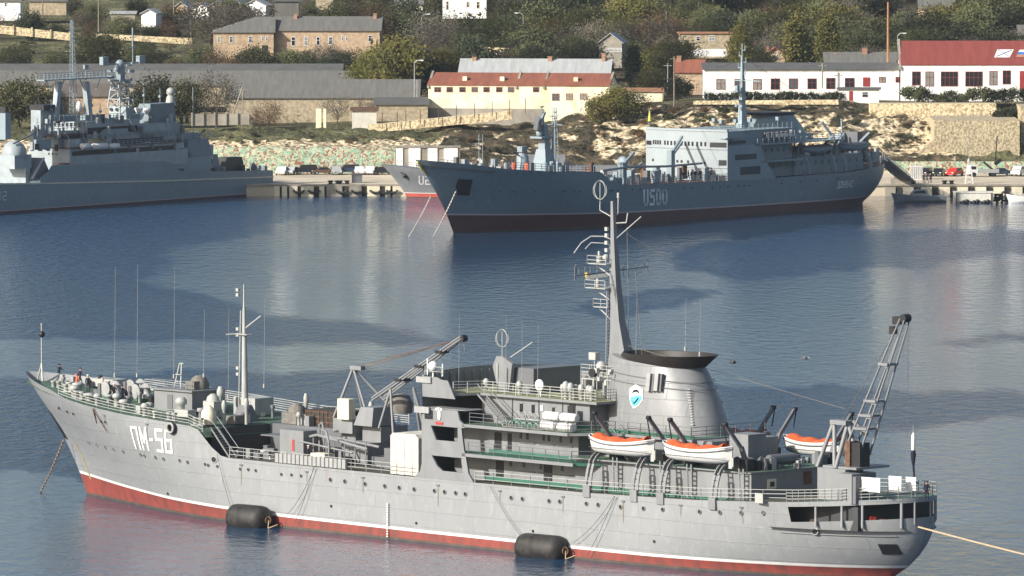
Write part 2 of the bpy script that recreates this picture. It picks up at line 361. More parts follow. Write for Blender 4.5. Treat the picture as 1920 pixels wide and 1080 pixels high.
# ---------------- water ----------------
def build_water():
    def inside(x, y, poly):
        c = False; n = len(poly)
        for i in range(n):
            (x1, y1), (x2, y2) = poly[i], poly[i - 1]
            if (y1 > y) != (y2 > y) and x < (x2 - x1) * (y - y1) / (y2 - y1) + x1: c = not c
        return c
    # breeze patches on the bay, given as the outline each one has on the water (photo rows and columns, put on the water plane)
    polys = [[(-400, 395), (520, 372), (720, 372), (560, 405), (330, 462), (262, 505), (300, 545), (400, 572), (600, 600), (770, 625), (860, 640), (760, 648), (500, 640), (350, 636), (200, 632), (-400, 640)],
             [(600, 372), (830, 372), (700, 392), (560, 400)],
             [(-400, 720), (160, 715), (330, 700), (560, 700), (690, 697), (900, 700), (1200, 720), (1400, 730), (1700, 733), (1930, 740), (2400, 745), (2400, 780), (1900, 782), (1700, 800), (1500, 840), (900, 900), (300, 940), (150, 900), (60, 880), (-400, 880)],
             [(1340, 455), (1500, 432), (1700, 432), (2400, 445), (2400, 470), (1900, 480), (1600, 500), (1430, 520), (1250, 505)],
             [(1780, 645), (1870, 630), (2400, 615), (2400, 628), (1900, 642), (1830, 650)],
             [(1100, 560), (1300, 545), (1250, 580), (1150, 590)],
             [(-400, 560), (120, 575), (250, 620), (-400, 660)]]
    xs = [-6000, -2500, -900] + list(range(-400, 2401, 20)) + [2900, 4500, 8000]
    ys = [340, 355] + list(range(365, 1121, 7)) + [1150, 1200, 1400, 2000, 4000, 9000, 30000]
    m = MB(); at = []
    for y in ys:
        for x in xs:
            X, Y = onz(x, y, 0.0); m.v.append((X, Y, 0))
            k = 0.0
            jx = x + 25 * math.sin(y * 0.11) + 12 * math.sin(x * 0.05 + y * 0.3); jy = y + 4 * math.sin(x * 0.021) + 2 * math.sin(x * 0.057 + 1)
            for dx, dy in ((0, 0), (-25, 0), (25, 0), (0, -5), (0, 5)):
                k += any(inside(jx + dx, jy + dy, p) for p in polys) / 5
            at.append(k)
    W = len(xs)
    for j in range(len(ys) - 1):
        for i in range(W - 1):
            a = j * W + i; m.f.append((a, a + 1, a + W + 1, a + W)); m.m.append(0); m.sm.append(True)
    mt = bpy.data.materials.new('bay_water'); mt.use_nodes = True; n = mt.node_tree.nodes; l = mt.node_tree.links
    b = n['Principled BSDF']; b.inputs['Base Color'].default_value = (0.016, 0.052, 0.11, 1); b.inputs['IOR'].default_value = 1.33
    g = n.new('ShaderNodeNewGeometry'); att = n.new('ShaderNodeAttribute'); att.attribute_name = 'breeze'
    def nz(sc, det, st, rot=0.2):
        mp = n.new('ShaderNodeMapping'); mp.inputs['Scale'].default_value = st; mp.inputs['Rotation'].default_value = (0, 0, rot); l.new(g.outputs['Position'], mp.inputs[0])
        z = n.new('ShaderNodeTexNoise'); z.inputs['Scale'].default_value = sc; z.inputs['Detail'].default_value = det; z.inputs['Roughness'].default_value = 0.6
        l.new(mp.outputs[0], z.inputs[0]); return z.outputs[0]
    def mth(op, a, bb, clamp=False):
        x = n.new('ShaderNodeMath'); x.operation = op; x.use_clamp = clamp
        for i, q in enumerate((a, bb)):
            if isinstance(q, (int, float)): x.inputs[i].default_value = q
            else: l.new(q, x.inputs[i])
        return x.outputs[0]
    big = nz(0.012, 3, (1, 0.5, 1)); fac = mth('ADD', att.outputs['Fac'], mth('MULTIPLY', mth('SUBTRACT', big, 0.5), 0.22), True)
    hgt = mth('ADD', mth('MULTIPLY', nz(0.62, 5, (1, 0.5, 1)), 1.25), mth('MULTIPLY', nz(0.22, 2, (1, 0.7, 1), 0.5), 0.5))
    bp = n.new('ShaderNodeBump'); bp.inputs['Distance'].default_value = WB[0]
    l.new(mth('ADD', mth('MULTIPLY', fac, WB[2]), WB[1]), bp.inputs['Strength']); l.new(hgt, bp.inputs['Height'])
    l.new(bp.outputs[0], b.inputs['Normal'])
    l.new(mth('ADD', mth('MULTIPLY', fac, WB[4]), WB[3]), b.inputs['Roughness'])
    o = m.build('water', mt); tag(o, 'rippled blue grey water of the bay', None, None, 'structure')
    a = o.data.attributes.new('breeze', 'FLOAT', 'POINT'); a.data.foreach_set('value', at)
WB = (1.0, 0.17, 1.5, 0.03, 0.12)
build_water()
# ---------------- hull shared by the two repair ships ----------------
def smooth01(t): t = max(0, min(1, t)); return t * t * (3 - 2 * t)
class Hull:
    def __init__(s, top, zr, gallery=None):
        s.top = top; s.zr = zr; s.gal = gallery
    def ztop(s, x): return interp(x, s.top)
    def stem(s, z): return -9.2 * (max(0, z) / 12.1) ** 1.25 + (0.6 if z < 0 else 0)
    def stern(s, z): return 112.0 + 4.2 * (1 - (1 - max(0, min(1, z / 5.0))) ** 2.3)
    def hb(s, u, z):
        zz = max(0, min(1, z / 10.0))
        f = 0.34 - 0.15 * zz; t = min(1, u / f); a = math.sin(PI / 2 * t) ** lerp(1.15, 0.72, zz)
        g = lerp(0.70, 0.83, max(0, min(1, z / 7))); q = max(0, (u - g) / (1 - g)); q = min(1, q)
        c = (1 - q ** 2.3) ** lerp(0.75, 0.52, max(0, min(1, z / 5)))
        return 8.5 * a * c
    def x(s, u, z): a = s.stem(z); return a + (s.stern(z) - a) * u
    def side(s, x, z):
        a = s.stem(z); u = (x - a) / (s.stern(z) - a); return s.hb(max(0, min(1, u)), z)
    def us(s):
        U = [0, 0.004, 0.01, 0.02, 0.035, 0.05] + [0.05 + 0.025 * i for i in range(1, 6)]
        a = 0.18
        while a < 0.345: a += 0.008; U.append(a)
        while a < 0.80: a += 0.02; U.append(a)
        return U + [a + (1 - a) * math.sin(PI / 2 * k / 34) for k in range(1, 35)]
    def rows(s, x):
        zt = s.ztop(x); r = interp(x, s.zr); g1 = zt - 0.45; g0 = zt - 1.85
        return [-2.0, 0.22, r, r + 0.26] + [lerp(r + 0.26, g0, k / 5) for k in range(1, 6)] + [g1, zt]
    def build(s, parent, mats):
        m = MB(); U = s.us(); nR = 11
        for sd in (-1, 1):
            base = len(m.v)
            for u in U:
                for j in range(nR):
                    x = s.x(u, 6)
                    for _ in range(5): z = s.rows(x)[j]; x = s.x(u, z)
                    m.v.append((x, sd * s.hb(u, z), z))
            for i in range(len(U) - 1):
                for j in range(nR - 1):
                    a = base + i * nR + j; q = (a, a + nR, a + nR + 1, a + 1)
                    if sd > 0: q = q[::-1]
                    xm = (m.v[a][0] + m.v[a + nR][0]) / 2
                    if s.gal and j == 8 and xm > s.gal: continue
                    m.f.append(q); m.m.append([3, 1, 2, 0, 0, 0, 0, 0, 0, 0][j]); m.sm.append(True)
        return m.build('hull', mats, parent)
    def edge(s, x0, x1, dz=0.0, inset=0.0, n=40, sd=-1):
        out = []
        for i in range(n + 1):
            x = lerp(x0, x1, i / n); z = s.ztop(x); out.append((x, sd * max(0, s.side(x, z) - inset), z + dz))
        return out
    def deck(s, m, x0, x1, dz, zf=None, inset=0.05, n=40, mi=0):
        L = s.edge(x0, x1, dz, inset, n, -1); Rr = s.edge(x0, x1, dz, inset, n, 1)
        if zf is not None: L = [(a, b, zf) for a, b, c in L]; Rr = [(a, b, zf) for a, b, c in Rr]
        for i in range(n): m.add([L[i], L[i + 1], Rr[i + 1], Rr[i]], [(0, 1, 2, 3)], mi)
GL = {'П': [[(0, 0), (0, 1), (1, 1), (1, 0)]], 'М': [[(0, 0), (0, 1), (.5, .35), (1, 1), (1, 0)]], '-': [[(.15, .5), (.85, .5)]],
      '5': [[(1, 1), (0, 1), (0, .55), (1, .55), (1, 0), (0, 0)]], '6': [[(1, 1), (0, 1), (0, 0), (1, 0), (1, .55), (0, .55)]],
      '0': [[(.28, 0), (0, .16), (0, .84), (.28, 1), (.72, 1), (1, .84), (1, .16), (.72, 0), (.28, 0)]], 'U': [[(0, 1), (0, .16), (.28, 0), (.72, 0), (1, .16), (1, 1)]], '2': [[(0, 1), (1, 1), (1, .5), (0, .5), (0, 0), (1, 0)]],
      'Д': [[(-.1, -.18), (-.1, 0), (1.1, 0), (1.1, -.18)], [(.12, 0), (.3, 1), (.88, 1), (.88, 0)]], 'О': [[(0, 0), (0, 1), (1, 1), (1, 0), (0, 0)]],
      'Н': [[(0, 0), (0, 1)], [(1, 0), (1, 1)], [(0, .5), (1, .5)]], 'Б': [[(.9, 1), (0, 1), (0, 0), (1, 0), (1, .55), (0, .55)]],
      'А': [[(0, 0), (.5, 1), (1, 0)], [(.2, .35), (.8, .35)]], 'С': [[(1, 1), (0, 1), (0, 0), (1, 0)]], '3': [[(0, 1), (1, 1), (1, 0), (0, 0)], [(.2, .5), (1, .5)]],
      'Y': [[(0, 1), (0, .25), (1, .25), (1, 1)], [(.5, 1), (.5, 0)], [(0, 0.55), (1, .55)]]}
def letters(m, text, x0, z0, hgt, wid, gap, thick, fn, mi=0):
    x = x0
    for ch in text:
        wd = wid * (0.5 if ch == '-' else 1)
        for line in GL.get(ch, []):
            for (a, b), (c, d) in zip(line, line[1:]):
                p = Vector((x + a * wd, z0 + b * hgt)); q = Vector((x + c * wd, z0 + d * hgt)); dr = (q - p).normalized()
                p = p - dr * thick / 2; q = q + dr * thick / 2; nn = Vector((-dr.y, dr.x)) * thick / 2
                k = max(1, int((q - p).length / 0.5))
                for i in range(k):
                    e = p.lerp(q, i / k); g = p.lerp(q, (i + 1) / k)
                    m.add([fn(*(e - nn)), fn(*(g - nn)), fn(*(g + nn)), fn(*(e + nn))], [(0, 1, 2, 3)], mi)
        x += wd + gap
def porthole_mesh():
    m = MB(); m.lathe((0, 0, 0), [(0.30, 0.02), (0.30, -0.05), (0.22, -0.06)], 0, 12, 'y'); m.lathe((0, 0, 0), [(0.22, -0.03), (0.22, -0.07)], 1, 12, 'y')
    return m
def add_portholes(hull, H_, pts, rim, glass, parent):
    first = None
    for x, z, sc in pts:
        y = -H_.side(x, z); dydx = (-H_.side(x + .5, z) + H_.side(x - .5, z)); dz_ = (-H_.side(x, z + .3) + H_.side(x, z - .3)) / 0.6
        if first is None: o = porthole_mesh().build('porthole', [rim, glass], hull); first = o
        else: o = first.copy(); C.objects.link(o); o.parent = hull
        o.location = (x, y - .01, z); o.rotation_euler = (math.atan(dz_), 0, math.atan(dydx)); o.scale = (sc, 1, sc)
def _iy(s, px, py, y):                          # photo pixel on the ship's own vertical plane y -> (x, z)
    r = ray(px, py); ny = (-s.s, s.c); den = r[0] * ny[0] + r[1] * ny[1]; t = (y + s.o[0] * ny[0] + s.o[1] * ny[1]) / den
    X, Y, Z = r[0] * t - s.o[0], r[1] * t - s.o[1], H + r[2] * t
    return X * s.c + Y * s.s, Z
def _iz(s, px, py, z):                          # photo pixel on a deck of height z -> (x, y)
    X, Y = onz(px, py, z); X -= s.o[0]; Y -= s.o[1]; return X * s.c + Y * s.s, -X * s.s + Y * s.c
Frame.iy = _iy; Frame.iz = _iz
# ---------------- people ----------------
def person_mesh(pose, clothes, name='person'):
    """one continuous skinned body; materials by height: shoes, trousers, jacket, skin"""
    sk = {'stand': dict(hip=.92, sh=(.19, 1.42), el=((.25, .02, 1.13), (.25, .06, 1.12)), ha=((.24, .14, .88), (.25, .18, .90)), lean=0, ft=(.0, .0)),
          'lean': dict(hip=.90, sh=(.19, 1.38), el=((.26, .20, 1.16), (.26, .22, 1.16)), ha=((.22, .42, 1.10), (.2, .44, 1.1)), lean=.12, ft=(.12, -.08)),
          'walk': dict(hip=.91, sh=(.19, 1.41), el=((.26, -.12, 1.14), (.26, .16, 1.14)), ha=((.24, -.1, .90), (.22, .36, .98)), lean=.04, ft=(.28, -.26))}[pose]
    L = sk['lean']; V = []; E = []; Rr = []
    def v(p, r): V.append(p); Rr.append(r); return len(V) - 1
    pel = v((0, 0, sk['hip']), .13); wa = v((0, L * .4, 1.08), .125); ch = v((0, L * .8, 1.28), .15); nk = v((0, L, 1.47), .062)
    h0 = v((0, L + .01, 1.57), .085); h1 = v((0, L, 1.68), .095); h2 = v((0, L, 1.745), .06)
    E += [(pel, wa), (wa, ch), (ch, nk), (nk, h0), (h0, h1), (h1, h2)]
    no = v((0, L + .115, 1.63), .02); E.append((h0, no))
    for i, sd in enumerate((-1, 1)):
        s0 = v((sd * sk['sh'][0], L, sk['sh'][1]), .068); e = sk['el'][i]; e0 = v((sd * e[0], e[1], e[2]), .048); h = sk['ha'][i]; w0 = v((sd * h[0], h[1], h[2]), .034)
        d = (Vector(h) - Vector(e)).normalized(); p0 = v((sd * (h[0] + d.x * .09), h[1] + d.y * .09, h[2] + d.z * .09), .036)
        E += [(ch, s0), (s0, e0), (e0, w0), (w0, p0)]
        for k, (ox, ln) in enumerate(((-.03, .07), (-.01, .085), (.01, .08), (.028, .06))):
            f = v((sd * (h[0] + d.x * (.09 + ln)) + ox, h[1] + d.y * (.09 + ln) + .01, h[2] + d.z * (.09 + ln)), .009); E.append((p0, f))
        th = v((sd * (h[0] - .05), h[1] + .04, h[2] - .06), .010); E.append((w0, th))
        f = sk['ft'][i]; hp = v((sd * .095, 0, sk['hip'] - .06), .095); kn = v((sd * .11, f * .5 + .03, .50), .066); an = v((sd * .11, f, .09), .046); to = v((sd * .13, f + .17, .045), .04)
        E += [(pel, hp), (hp, kn), (kn, an), (an, to)]
    me = bpy.data.meshes.new(name + '_skeleton'); me.from_pydata(V, E, []); o = bpy.data.objects.new('tmp', me); C.objects.link(o)
    md = o.modifiers.new('s', 'SKIN'); sv_ = me.skin_vertices[0].data
    for i, r in enumerate(Rr): sv_[i].radius = (r, r * (0.8 if i < 3 else 1))
    sv_[0].use_root = True
    o.modifiers.new('b', 'SUBSURF').levels = 1
    dg = bpy.context.evaluated_depsgraph_get(); dg.update(); ev = o.evaluated_get(dg)
    out = bpy.data.meshes.new_from_object(ev); bpy.data.objects.remove(o)
    out.materials.clear()
    for mm in (M_black, clothes[1], clothes[0], M_skin): out.materials.append(mm)
    for p in out.polygons:
        c = p.center; p.use_smooth = True
        hand = any((Vector(((-1, 1)[i] * sk['ha'][i][0], sk['ha'][i][1], sk['ha'][i][2])) - c).length < .13 and c.z < sk['ha'][i][2] + .03 + .1 * (pose == 'lean') for i in (0, 1))
        p.material_index = 3 if (c.z > 1.49 or hand) else 2 if c.z > sk['hip'] - .02 else 1 if c.z > .10 else 0
    return out
def person(frame, x, y, z, rz, mesh, capm, label, group=None, cap='flat'):
    o = bpy.data.objects.new('person', mesh); C.objects.link(o); o.location = frame.w(x, y, z); o.rotation_euler = (0, 0, rz)
    tag(o, label, 'person', group)
    m = MB(); zz = 1.70
    if cap == 'flat': m.lathe((0, .02, zz), [(.10, 0), (.115, .03), (.15, .07), (.14, .095), (.05, .11)], 0, 12); m.box(-.08, .08, .10, .18, zz, zz + .015, 1)
    elif cap == 'helmet': m.lathe((0, 0, zz - .05), [(.125, 0), (.125, .06), (.09, .13), (.03, .16)], 0, 10)
    else: m.lathe((0, 0, zz - .06), [(.108, 0), (.11, .06), (.08, .12), (.02, .14)], 0, 10)
    m.build('cap' if cap == 'flat' else ('helmet' if cap == 'helmet' else 'hair'), [capm, M_black], o); return o
P_navy_stand = person_mesh('stand', (M_navy, M_navy)); P_navy_lean = person_mesh('lean', (M_navy, M_navy)); P_navy_walk = person_mesh('walk', (M_navy, M_navy))
P_orange = person_mesh('lean', (M_orange, M_orange)); P_white = person_mesh('stand', (M_wcloth, M_navy))

# ================= SHIP A: pale repair ship in the foreground =================
A = thing('repair_ship', 'large light grey naval repair ship in the foreground numbered ПМ-56, with red bottom paint', 'ship', FA.loc(), FA.a)
topA = [(-9.3, 12.1), (-2, 11.4), (2.5, 10.95), (2.6, 10.6), (8, 10.15), (15, 9.65), (26, 9.05), (27.2, 8.6), (28.5, 7.3), (29.4, 6.6), (30.6, 6.3), (60, 6.2), (81, 6.3), (95, 6.6), (107, 7.15), (118, 7.9)]
zrA = [(-2, 2.15), (8, 1.75), (20, 1.35), (40, 1.05), (60, 0.95), (90, 0.95), (118, 1.15)]
HA = Hull(topA, zrA, gallery=106.0)
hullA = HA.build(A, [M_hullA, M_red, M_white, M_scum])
m = MB(); letters(m, 'ПМ-56', 16.4, 6.3, 2.1, 0.90, 0.56, 0.27, lambda x, z: (x, -HA.side(x, z) - 0.05, z)); m.build('hull_number', M_white, hullA)
PO = []
for px, py in [(165, 829), (181, 834), (197, 838), (213, 842), (231, 846), (264, 852), (271, 854), (292, 857), (307, 860), (337, 863), (352, 866), (385, 870), (391, 872), (408, 874), (451, 879), (466, 880), (480, 882), (528, 889), (547, 890), (565, 892), (620, 899), (647, 902), (685, 907), (722, 911), (749, 914), (777, 917), (815, 920), (834, 922), (855, 924), (873, 926), (959, 933), (980, 935), (1030, 939), (1050, 940), (1100, 944), (1122, 946), (1164, 950), (1207, 953), (1243, 955), (1312, 959), (1350, 960), (1390, 961), (1431, 961)]:
    y = -8.4
    for _ in range(6): x, z = FA.iy(px, py, y); y = -HA.side(x, z)
    PO.append((x, z, 0.85 if px > 600 else 0.62))
add_portholes(hullA, HA, PO, M_hullA, M_black, A)
# hawse recess, yellow streaked stem mark, draught marks, stern rubbing strake, mooring pipes
m = MB()
for k in range(7): 
    z0 = 5.6 + k * 0.4
    m.add([(HA.stem(z) + dx, -HA.side(HA.stem(z) + dx, z) - 0.16, z) for z, dx in ((z0, .7), (z0, 1.7), (z0 + .42, 1.7), (z0 + .42, .7))], [(0, 1, 2, 3)], 0)
m.build('anchor_recess', M_black, hullA)
m = MB(); zz = [5.4, 4.4, 3.4, 2.4, 1.7]
for a, b in zip(zz, zz[1:]):
    m.add([(1.2 - (a - 2) * .28 + dx, -HA.side(1.2 - (a - 2) * .28 + dx, a) - 0.045, a) for dx in (0, .28)] + [(1.2 - (b - 2) * .28 + dx, -HA.side(1.2 - (b - 2) * .28 + dx, b) - 0.045, b) for dx in (.28, 0)], [(0, 1, 2, 3)])
m.build('rust_streak', mat('yellow_rust_streak', (0.42, 0.33, 0.14), 0.7), hullA)
m = MB()
for k in range(14): m.box(54.0, 54.22, -8.72, -8.63, 0.2 + k * 0.24, 0.32 + k * 0.24)
m.build('draught_marks', M_white, hullA)
m = MB(); zz = 4.25
pts = [(x, -HA.side(x, zz) - 0.05, zz) for x in [105 + .5 * i for i in range(21)]]
m.path(pts, 0.06, 6); m.build('rubbing_strake', M_supA, hullA)
m = MB()
for k in range(6):
    a = 113.4 + k * .22
    m.add([(x, -HA.side(x, z) - .07, z) for x, z in ((a, 2.5), (a + .23, 2.5), (a + .3, 3.5), (a + .07, 3.5))], [(0, 1, 2, 3)])
m.build('stern_vent', M_black, hullA)
for (x, z) in ((29.0, 6.0), (108.4, 4.5)):
    m = MB(); y = -HA.side(x, z); m.torus((x, y - .03, z), .30, .06, 0, 'y', 18, 6, 1.4); m.lathe((x, y - .05, z), [(.30, 0), (.30, -.03)], 1, 16, 'y'); m.build('mooring_pipe', [M_metal, M_black], hullA)
for i, x in enumerate((12, 19, 33, 42.5, 50.5, 61, 69.5, 78, 86, 93.5, 101)):
    z = HA.ztop(x) - .55; y = -HA.side(x, z); m = MB(); m.box(x - .22, x + .22, y - .10, y + .05, z - .07, z + .05, 1)
    m.add([(x + dx, -HA.side(x, z - dz) - .03, z - dz) for dx, dz in ((-.08, .06), (.08, .06), (.03, 1.0 + .5 * (i % 3)), (-.03, 1.0 + .5 * (i % 3)))], [(0, 1, 2, 3)], 0); m.build('scupper', [mat('drip_stain', (.22, .19, .15), .7), M_supD], hullA)
for i, (x, z) in enumerate(((1.5, 9.2), (3.5, 9.0), (5.0, 8.9), (11.0, 8.6), (11.8, 8.6), (20, 1.9), (46, 2.6), (58, 1.8), (74, 2.2), (90, 2.4))):
    m = MB(); m.lathe((x, -HA.side(x, z) - .03, z), [(.14, 0), (.14, -.05)], 0, 8, 'y'); m.build('drain_hole', M_black, hullA)
m = MB(); m.path([(10.4, -HA.side(10.4, 10) - .1, 9.9), (9.8, -HA.side(9.8, 8) - .15, 8.3)], .06, 5); m.path([(10.4, -HA.side(10.4, 10) - .1, 9.9), (11.6, -HA.side(11.6, 7.6) - .15, 7.6)], .05, 5); m.build('hanging_line', M_rust, hullA)
# decks
m = MB(); HA.deck(m, -8.9, 27.6, -1.0 + 0.0, None, 0.1, 60)
for i in range(len(m.v)):
    x, y, z = m.v[i]
    m.v[i] = (x, y, (HA.ztop(x) - .12) if x > 2.6 else lerp(11.2, 10.5, (x + 9) / 11.6))
m.build('forecastle_deck', M_deck, A)
m = MB(); HA.deck(m, 27.2, 106.5, 0, None, 0.1, 60)
for i in range(len(m.v)): x, y, z = m.v[i]; m.v[i] = (x, y, (6.12 if x < 60 else HA.ztop(x) - .08))
m.build('main_deck', mat('brown_green_deck', (0.10, 0.085, 0.06), 0.8, 0.2, 0.3, col2=(0.05, 0.06, 0.05)), A)
m = MB(); HA.deck(m, 106.3, 116.15, -.08, None, .02, 30); HA.deck(m, 106.3, 116.1, -.43, None, .02, 30, 1); HA.deck(m, 104, 115.8, 0, 4.7, .05, 30, 1); m.build('poop_deck', [M_deck, M_black], A)  # gallery floor and ceiling blackened to paint the shade inside
m = MB(); m.box(104.5, 112.6, -5.0, 5.0, 4.7, 6.9); m.build('inner_bulkhead', mat('bulkhead_shade_paint', (0.045, 0.047, 0.05), .6), A); m = MB(); m.add([(27.5, -7.5, 6.1), (27.5, 7.5, 6.1), (27.5, 7.5, 8.9), (27.5, -7.5, 8.9)], [(0, 1, 2, 3)]); m.build('forecastle_bulkhead', mat('bulkhead_shade_paint', (0.045, 0.047, 0.05), .6), A)  # near-black colour puts the shade of both bulkheads into their paint
for px in (1529, 1578, 1619, 1722): 
    y = -7.5
    for _ in range(8): x, z = FA.iy(px, 960, y); y = -HA.side(x, z)
    MB().tube((x, y + .05, 5.0), (x, y + .05, HA.ztop(x) - .4), .13, n=6).build('gallery_pillar', M_hullA, A)
for x, s_ in ((115.4, -1), (116.0, -1), (116.05, 1), (115.5, 1), (114.4, 1), (112.0, 1), (109.0, 1)): y = s_ * HA.side(x, 6.4); MB().tube((x, y - s_ * .05, 5.3), (x, y - s_ * .05, HA.ztop(x) - .4), .10, n=6).build('gallery_pillar', M_supA, A)
for (x, y, h) in ((107.5, -6.6, .5), (110.3, -6.4, .9), (111.2, -6.3, .7), (113.6, -5.8, .9), (114.6, -3.4, .5)): m = MB(); y = -(HA.side(x, 5.2) - 1.2); m.lathe((x, y, 4.7), [(.35, 0), (.28, .15), (.22, h), (.36, h + .05), (.3, h + .15)], 0, 10); m.build('mooring_bollard', M_rust, A)
tag(MB().lathe((0, 0, 0), [(.38, 0), (.38, .9), (.30, 1.0)], 0, 12).build('red_drum', mat('red_drum_paint', (.6, .05, .03), .5)), 'small bright red drum in the dark stern gallery of the pale ship', 'drum').location = FA.w(112.9, -(HA.side(112.9, 5.2) - 1.1), 5.0)

# superstructure block -----------------------------------------------------
sup = MB(); D = 0
def plate(poly, holes, y0, y1):                  # side plating with window openings cut by strips
    pass
# port and starboard side plates with two big openings each (built as strips)
for sd in (-1, 1):
    ya, yb = (-8.52, -8.32) if sd < 0 else (8.32, 8.52)
    q = lambda poly: sup.prism(poly, ya, yb)
    q([(57.6, 6.2), (59.9, 6.2), (59.9, 11.3), (58.75, 11.3), (58.75, 7.6), (58.5, 6.8)])
    q([(59.9, 6.2), (65.9, 6.2), (65.2, 7.05), (59.9, 7.05)])
    q([(59.9, 8.45), (64.4, 8.45), (64.15, 9.95), (59.9, 9.95)])
    q([(64.42, 7.05), (65.2, 7.05), (64.85, 8.5), (64.6, 9.2), (64.2, 11.35), (63.72, 11.35), (63.72, 9.95), (64.15, 9.95), (64.4, 8.45), (64.2, 8.4)])
    q([(58.75, 11.3), (59.9, 11.3), (64.3, 11.3), (64.9, 11.4), (64.0, 12.0), (63.7, 12.9), (58.75, 12.9)])
    q([(59.9, 9.95), (60.75, 9.95), (60.0, 11.3), (59.9, 11.3)]); q([(59.9, 7.05), (61.6, 7.05), (60.9, 7.45), (60.1, 8.45), (59.9, 8.45)])
    # deck edge beams
    sup.box(64.3, 79.3, ya, yb, 8.62, 8.92); sup.box(64.3, 78.6, ya, yb, 11.42, 11.70)
sup.add([(58.7, -8.4, 6.1), (58.7, 8.4, 6.1), (58.7, 8.4, 14.0), (58.7, -8.4, 14.0), (58.9, -8.4, 6.1), (58.9, 8.4, 6.1), (58.9, 8.4, 12.9), (58.9, -8.4, 12.9)], [(0, 3, 2, 1), (4, 5, 6, 7)])
sup.box(60.6, 77.5, -6, 6, 6.2, 8.64); sup.box(77.5, 100.5, -6.4, 6.4, 6.2, 9.2)
for sd in (-1, 1): sup.lathe((100.0, sd * 5.9, 6.2), [(.5, 0), (.5, 3.0)], 0, 14)
sup.box(60.6, 77.5, -6, 6, 8.9, 11.42); sup.box(63.4, 78.0, -5, 5, 11.68, 14.42); sup.box(77.5, 93.5, -4.4, 4.4, 9.3, 11.6)
sup.box(93.8, 96.2, -2.4, 0.0, 9.3, 12.3)
supA = sup.build('superstructure', M_supA, A)
m = MB(); m.slab([(58.9, -8.4), (79, -8.4), (81, -6.5), (81, 6.5), (79, 8.4), (58.9, 8.4)], 8.66, 8.90); m.build('gallery_deck', M_green, A)
m = MB(); m.slab([(58.9, -8.4), (78.6, -8.4), (81.5, -5.0), (91.5, -5.0), (91.5, 5.0), (81.5, 5.0), (78.6, 8.4), (58.9, 8.4)], 11.44, 11.68, 0, 1); m.build('boat_gallery_deck', [M_supA, M_deck], A)
m = MB(); m.slab([(77.5, -7.3), (100.6, -6.6), (100.6, 6.6), (77.5, 7.3)], 9.22, 9.34, 0, 1); m.build('boat_deck', [M_supA, M_deck], A)
m = MB(); m.slab([(58.9, -8.3), (63.0, -8.3), (63.8, -5.6), (79.5, -5.6), (79.5, 5.6), (63.8, 5.6), (63.0, 8.3), (58.9, 8.3)], 14.25, 14.48, 1, 0); m.build('bridge_deck', [M_olive, M_supA], A)
# green waterways
m = MB(); m.box(65.5, 80, -6.12, -6.02, 8.93, 9.25); m.box(66.5, 78, -5.12, -5.03, 11.72, 12.15); m.box(65.5, 100, -6.55, -6.44, 6.3, 6.75); m.box(79, 91.2, -4.52, -4.42, 11.70, 12.0)
m.build('green_waterway', M_green, A)
# wing bulwarks
m = MB()
for sd in (-1, 1):
    m.prism([(58.9, 14.0), (63.4, 14.0), (62.4, 15.7), (61.4, 15.75), (60.9, 15.95), (58.9, 15.95)], sd * 8.5 - .06, sd * 8.5 + .06)
arc = [(58.75 - 0.9 * (1 - (y / 8.5) ** 2), y) for y in [-8.5 + 17 * i / 16 for i in range(17)]]
for (x0, y0), (x1, y1) in zip(arc, arc[1:]): 
    za, zb = 16.1 + .35 * (1 - (y0 / 8.5) ** 2), 16.1 + .35 * (1 - (y1 / 8.5) ** 2)
    m.add([(x0, y0, 13.6), (x1, y1, 13.6), (x1, y1, zb), (x0, y0, za), (x0 + .1, y0, 13.6), (x1 + .1, y1, 13.6), (x1 + .1, y1, zb), (x0 + .1, y0, za)], [(0, 3, 2, 1), (4, 5, 6, 7), (3, 7, 6, 2)])
for (x0, y0) in arc: m.box(x0 + .1, x0 + .3, y0 - .04, y0 + .04, 14.4, 16.1)
for (x0, x1, z) in ((63.4, 79.3, 16.0),): m.box(x0, x1, 5.9, 6.0, 14.4, z)
m.build('bridge_bulwark', M_supA, A)
bits([lambda m: m.box(58.2, 60.2, -8.75, -8.57, 15.35, 15.9), lambda m: m.box(58.0, 60.0, -8.8, -8.57, 12.45, 13.05)], 'light_screen', M_metal, A); bits([lambda m: m.prism([(58.95, 12.92), (64.6, 12.92), (64.3, 13.0), (58.95, 13.0)], -8.3, -6)], 'wing_platform', M_supA, A)
m = MB(); m.box(59.2, 60.3, -8.57, -8.53, 11.9, 12.75); m.build('side_window', M_glass, supA)
# white crest bird over a red scroll on the side plate
m = MB(); m.ball((61.2, -8.58, 12.35), .26, 0, 10, 6, (1, .15, 1.9)); m.ball((61.15, -8.58, 12.95), .16, 0, 8, 6, (1, .15, 1)); m.add([(60.6, -8.58, 12.9), (60.95, -8.58, 12.7), (60.95, -8.58, 13.1)], [(0, 1, 2)]); m.add([(61.7, -8.58, 12.9), (61.4, -8.58, 12.7), (61.4, -8.58, 13.1)], [(0, 1, 2)])
m.prism([(60.65, 11.7), (61.75, 11.7), (61.65, 11.45), (60.75, 11.45)], -8.58, -8.54, 1); m.build('bridge_crest', [M_white, mat('crest_red', (.5, .05, .05))], supA)
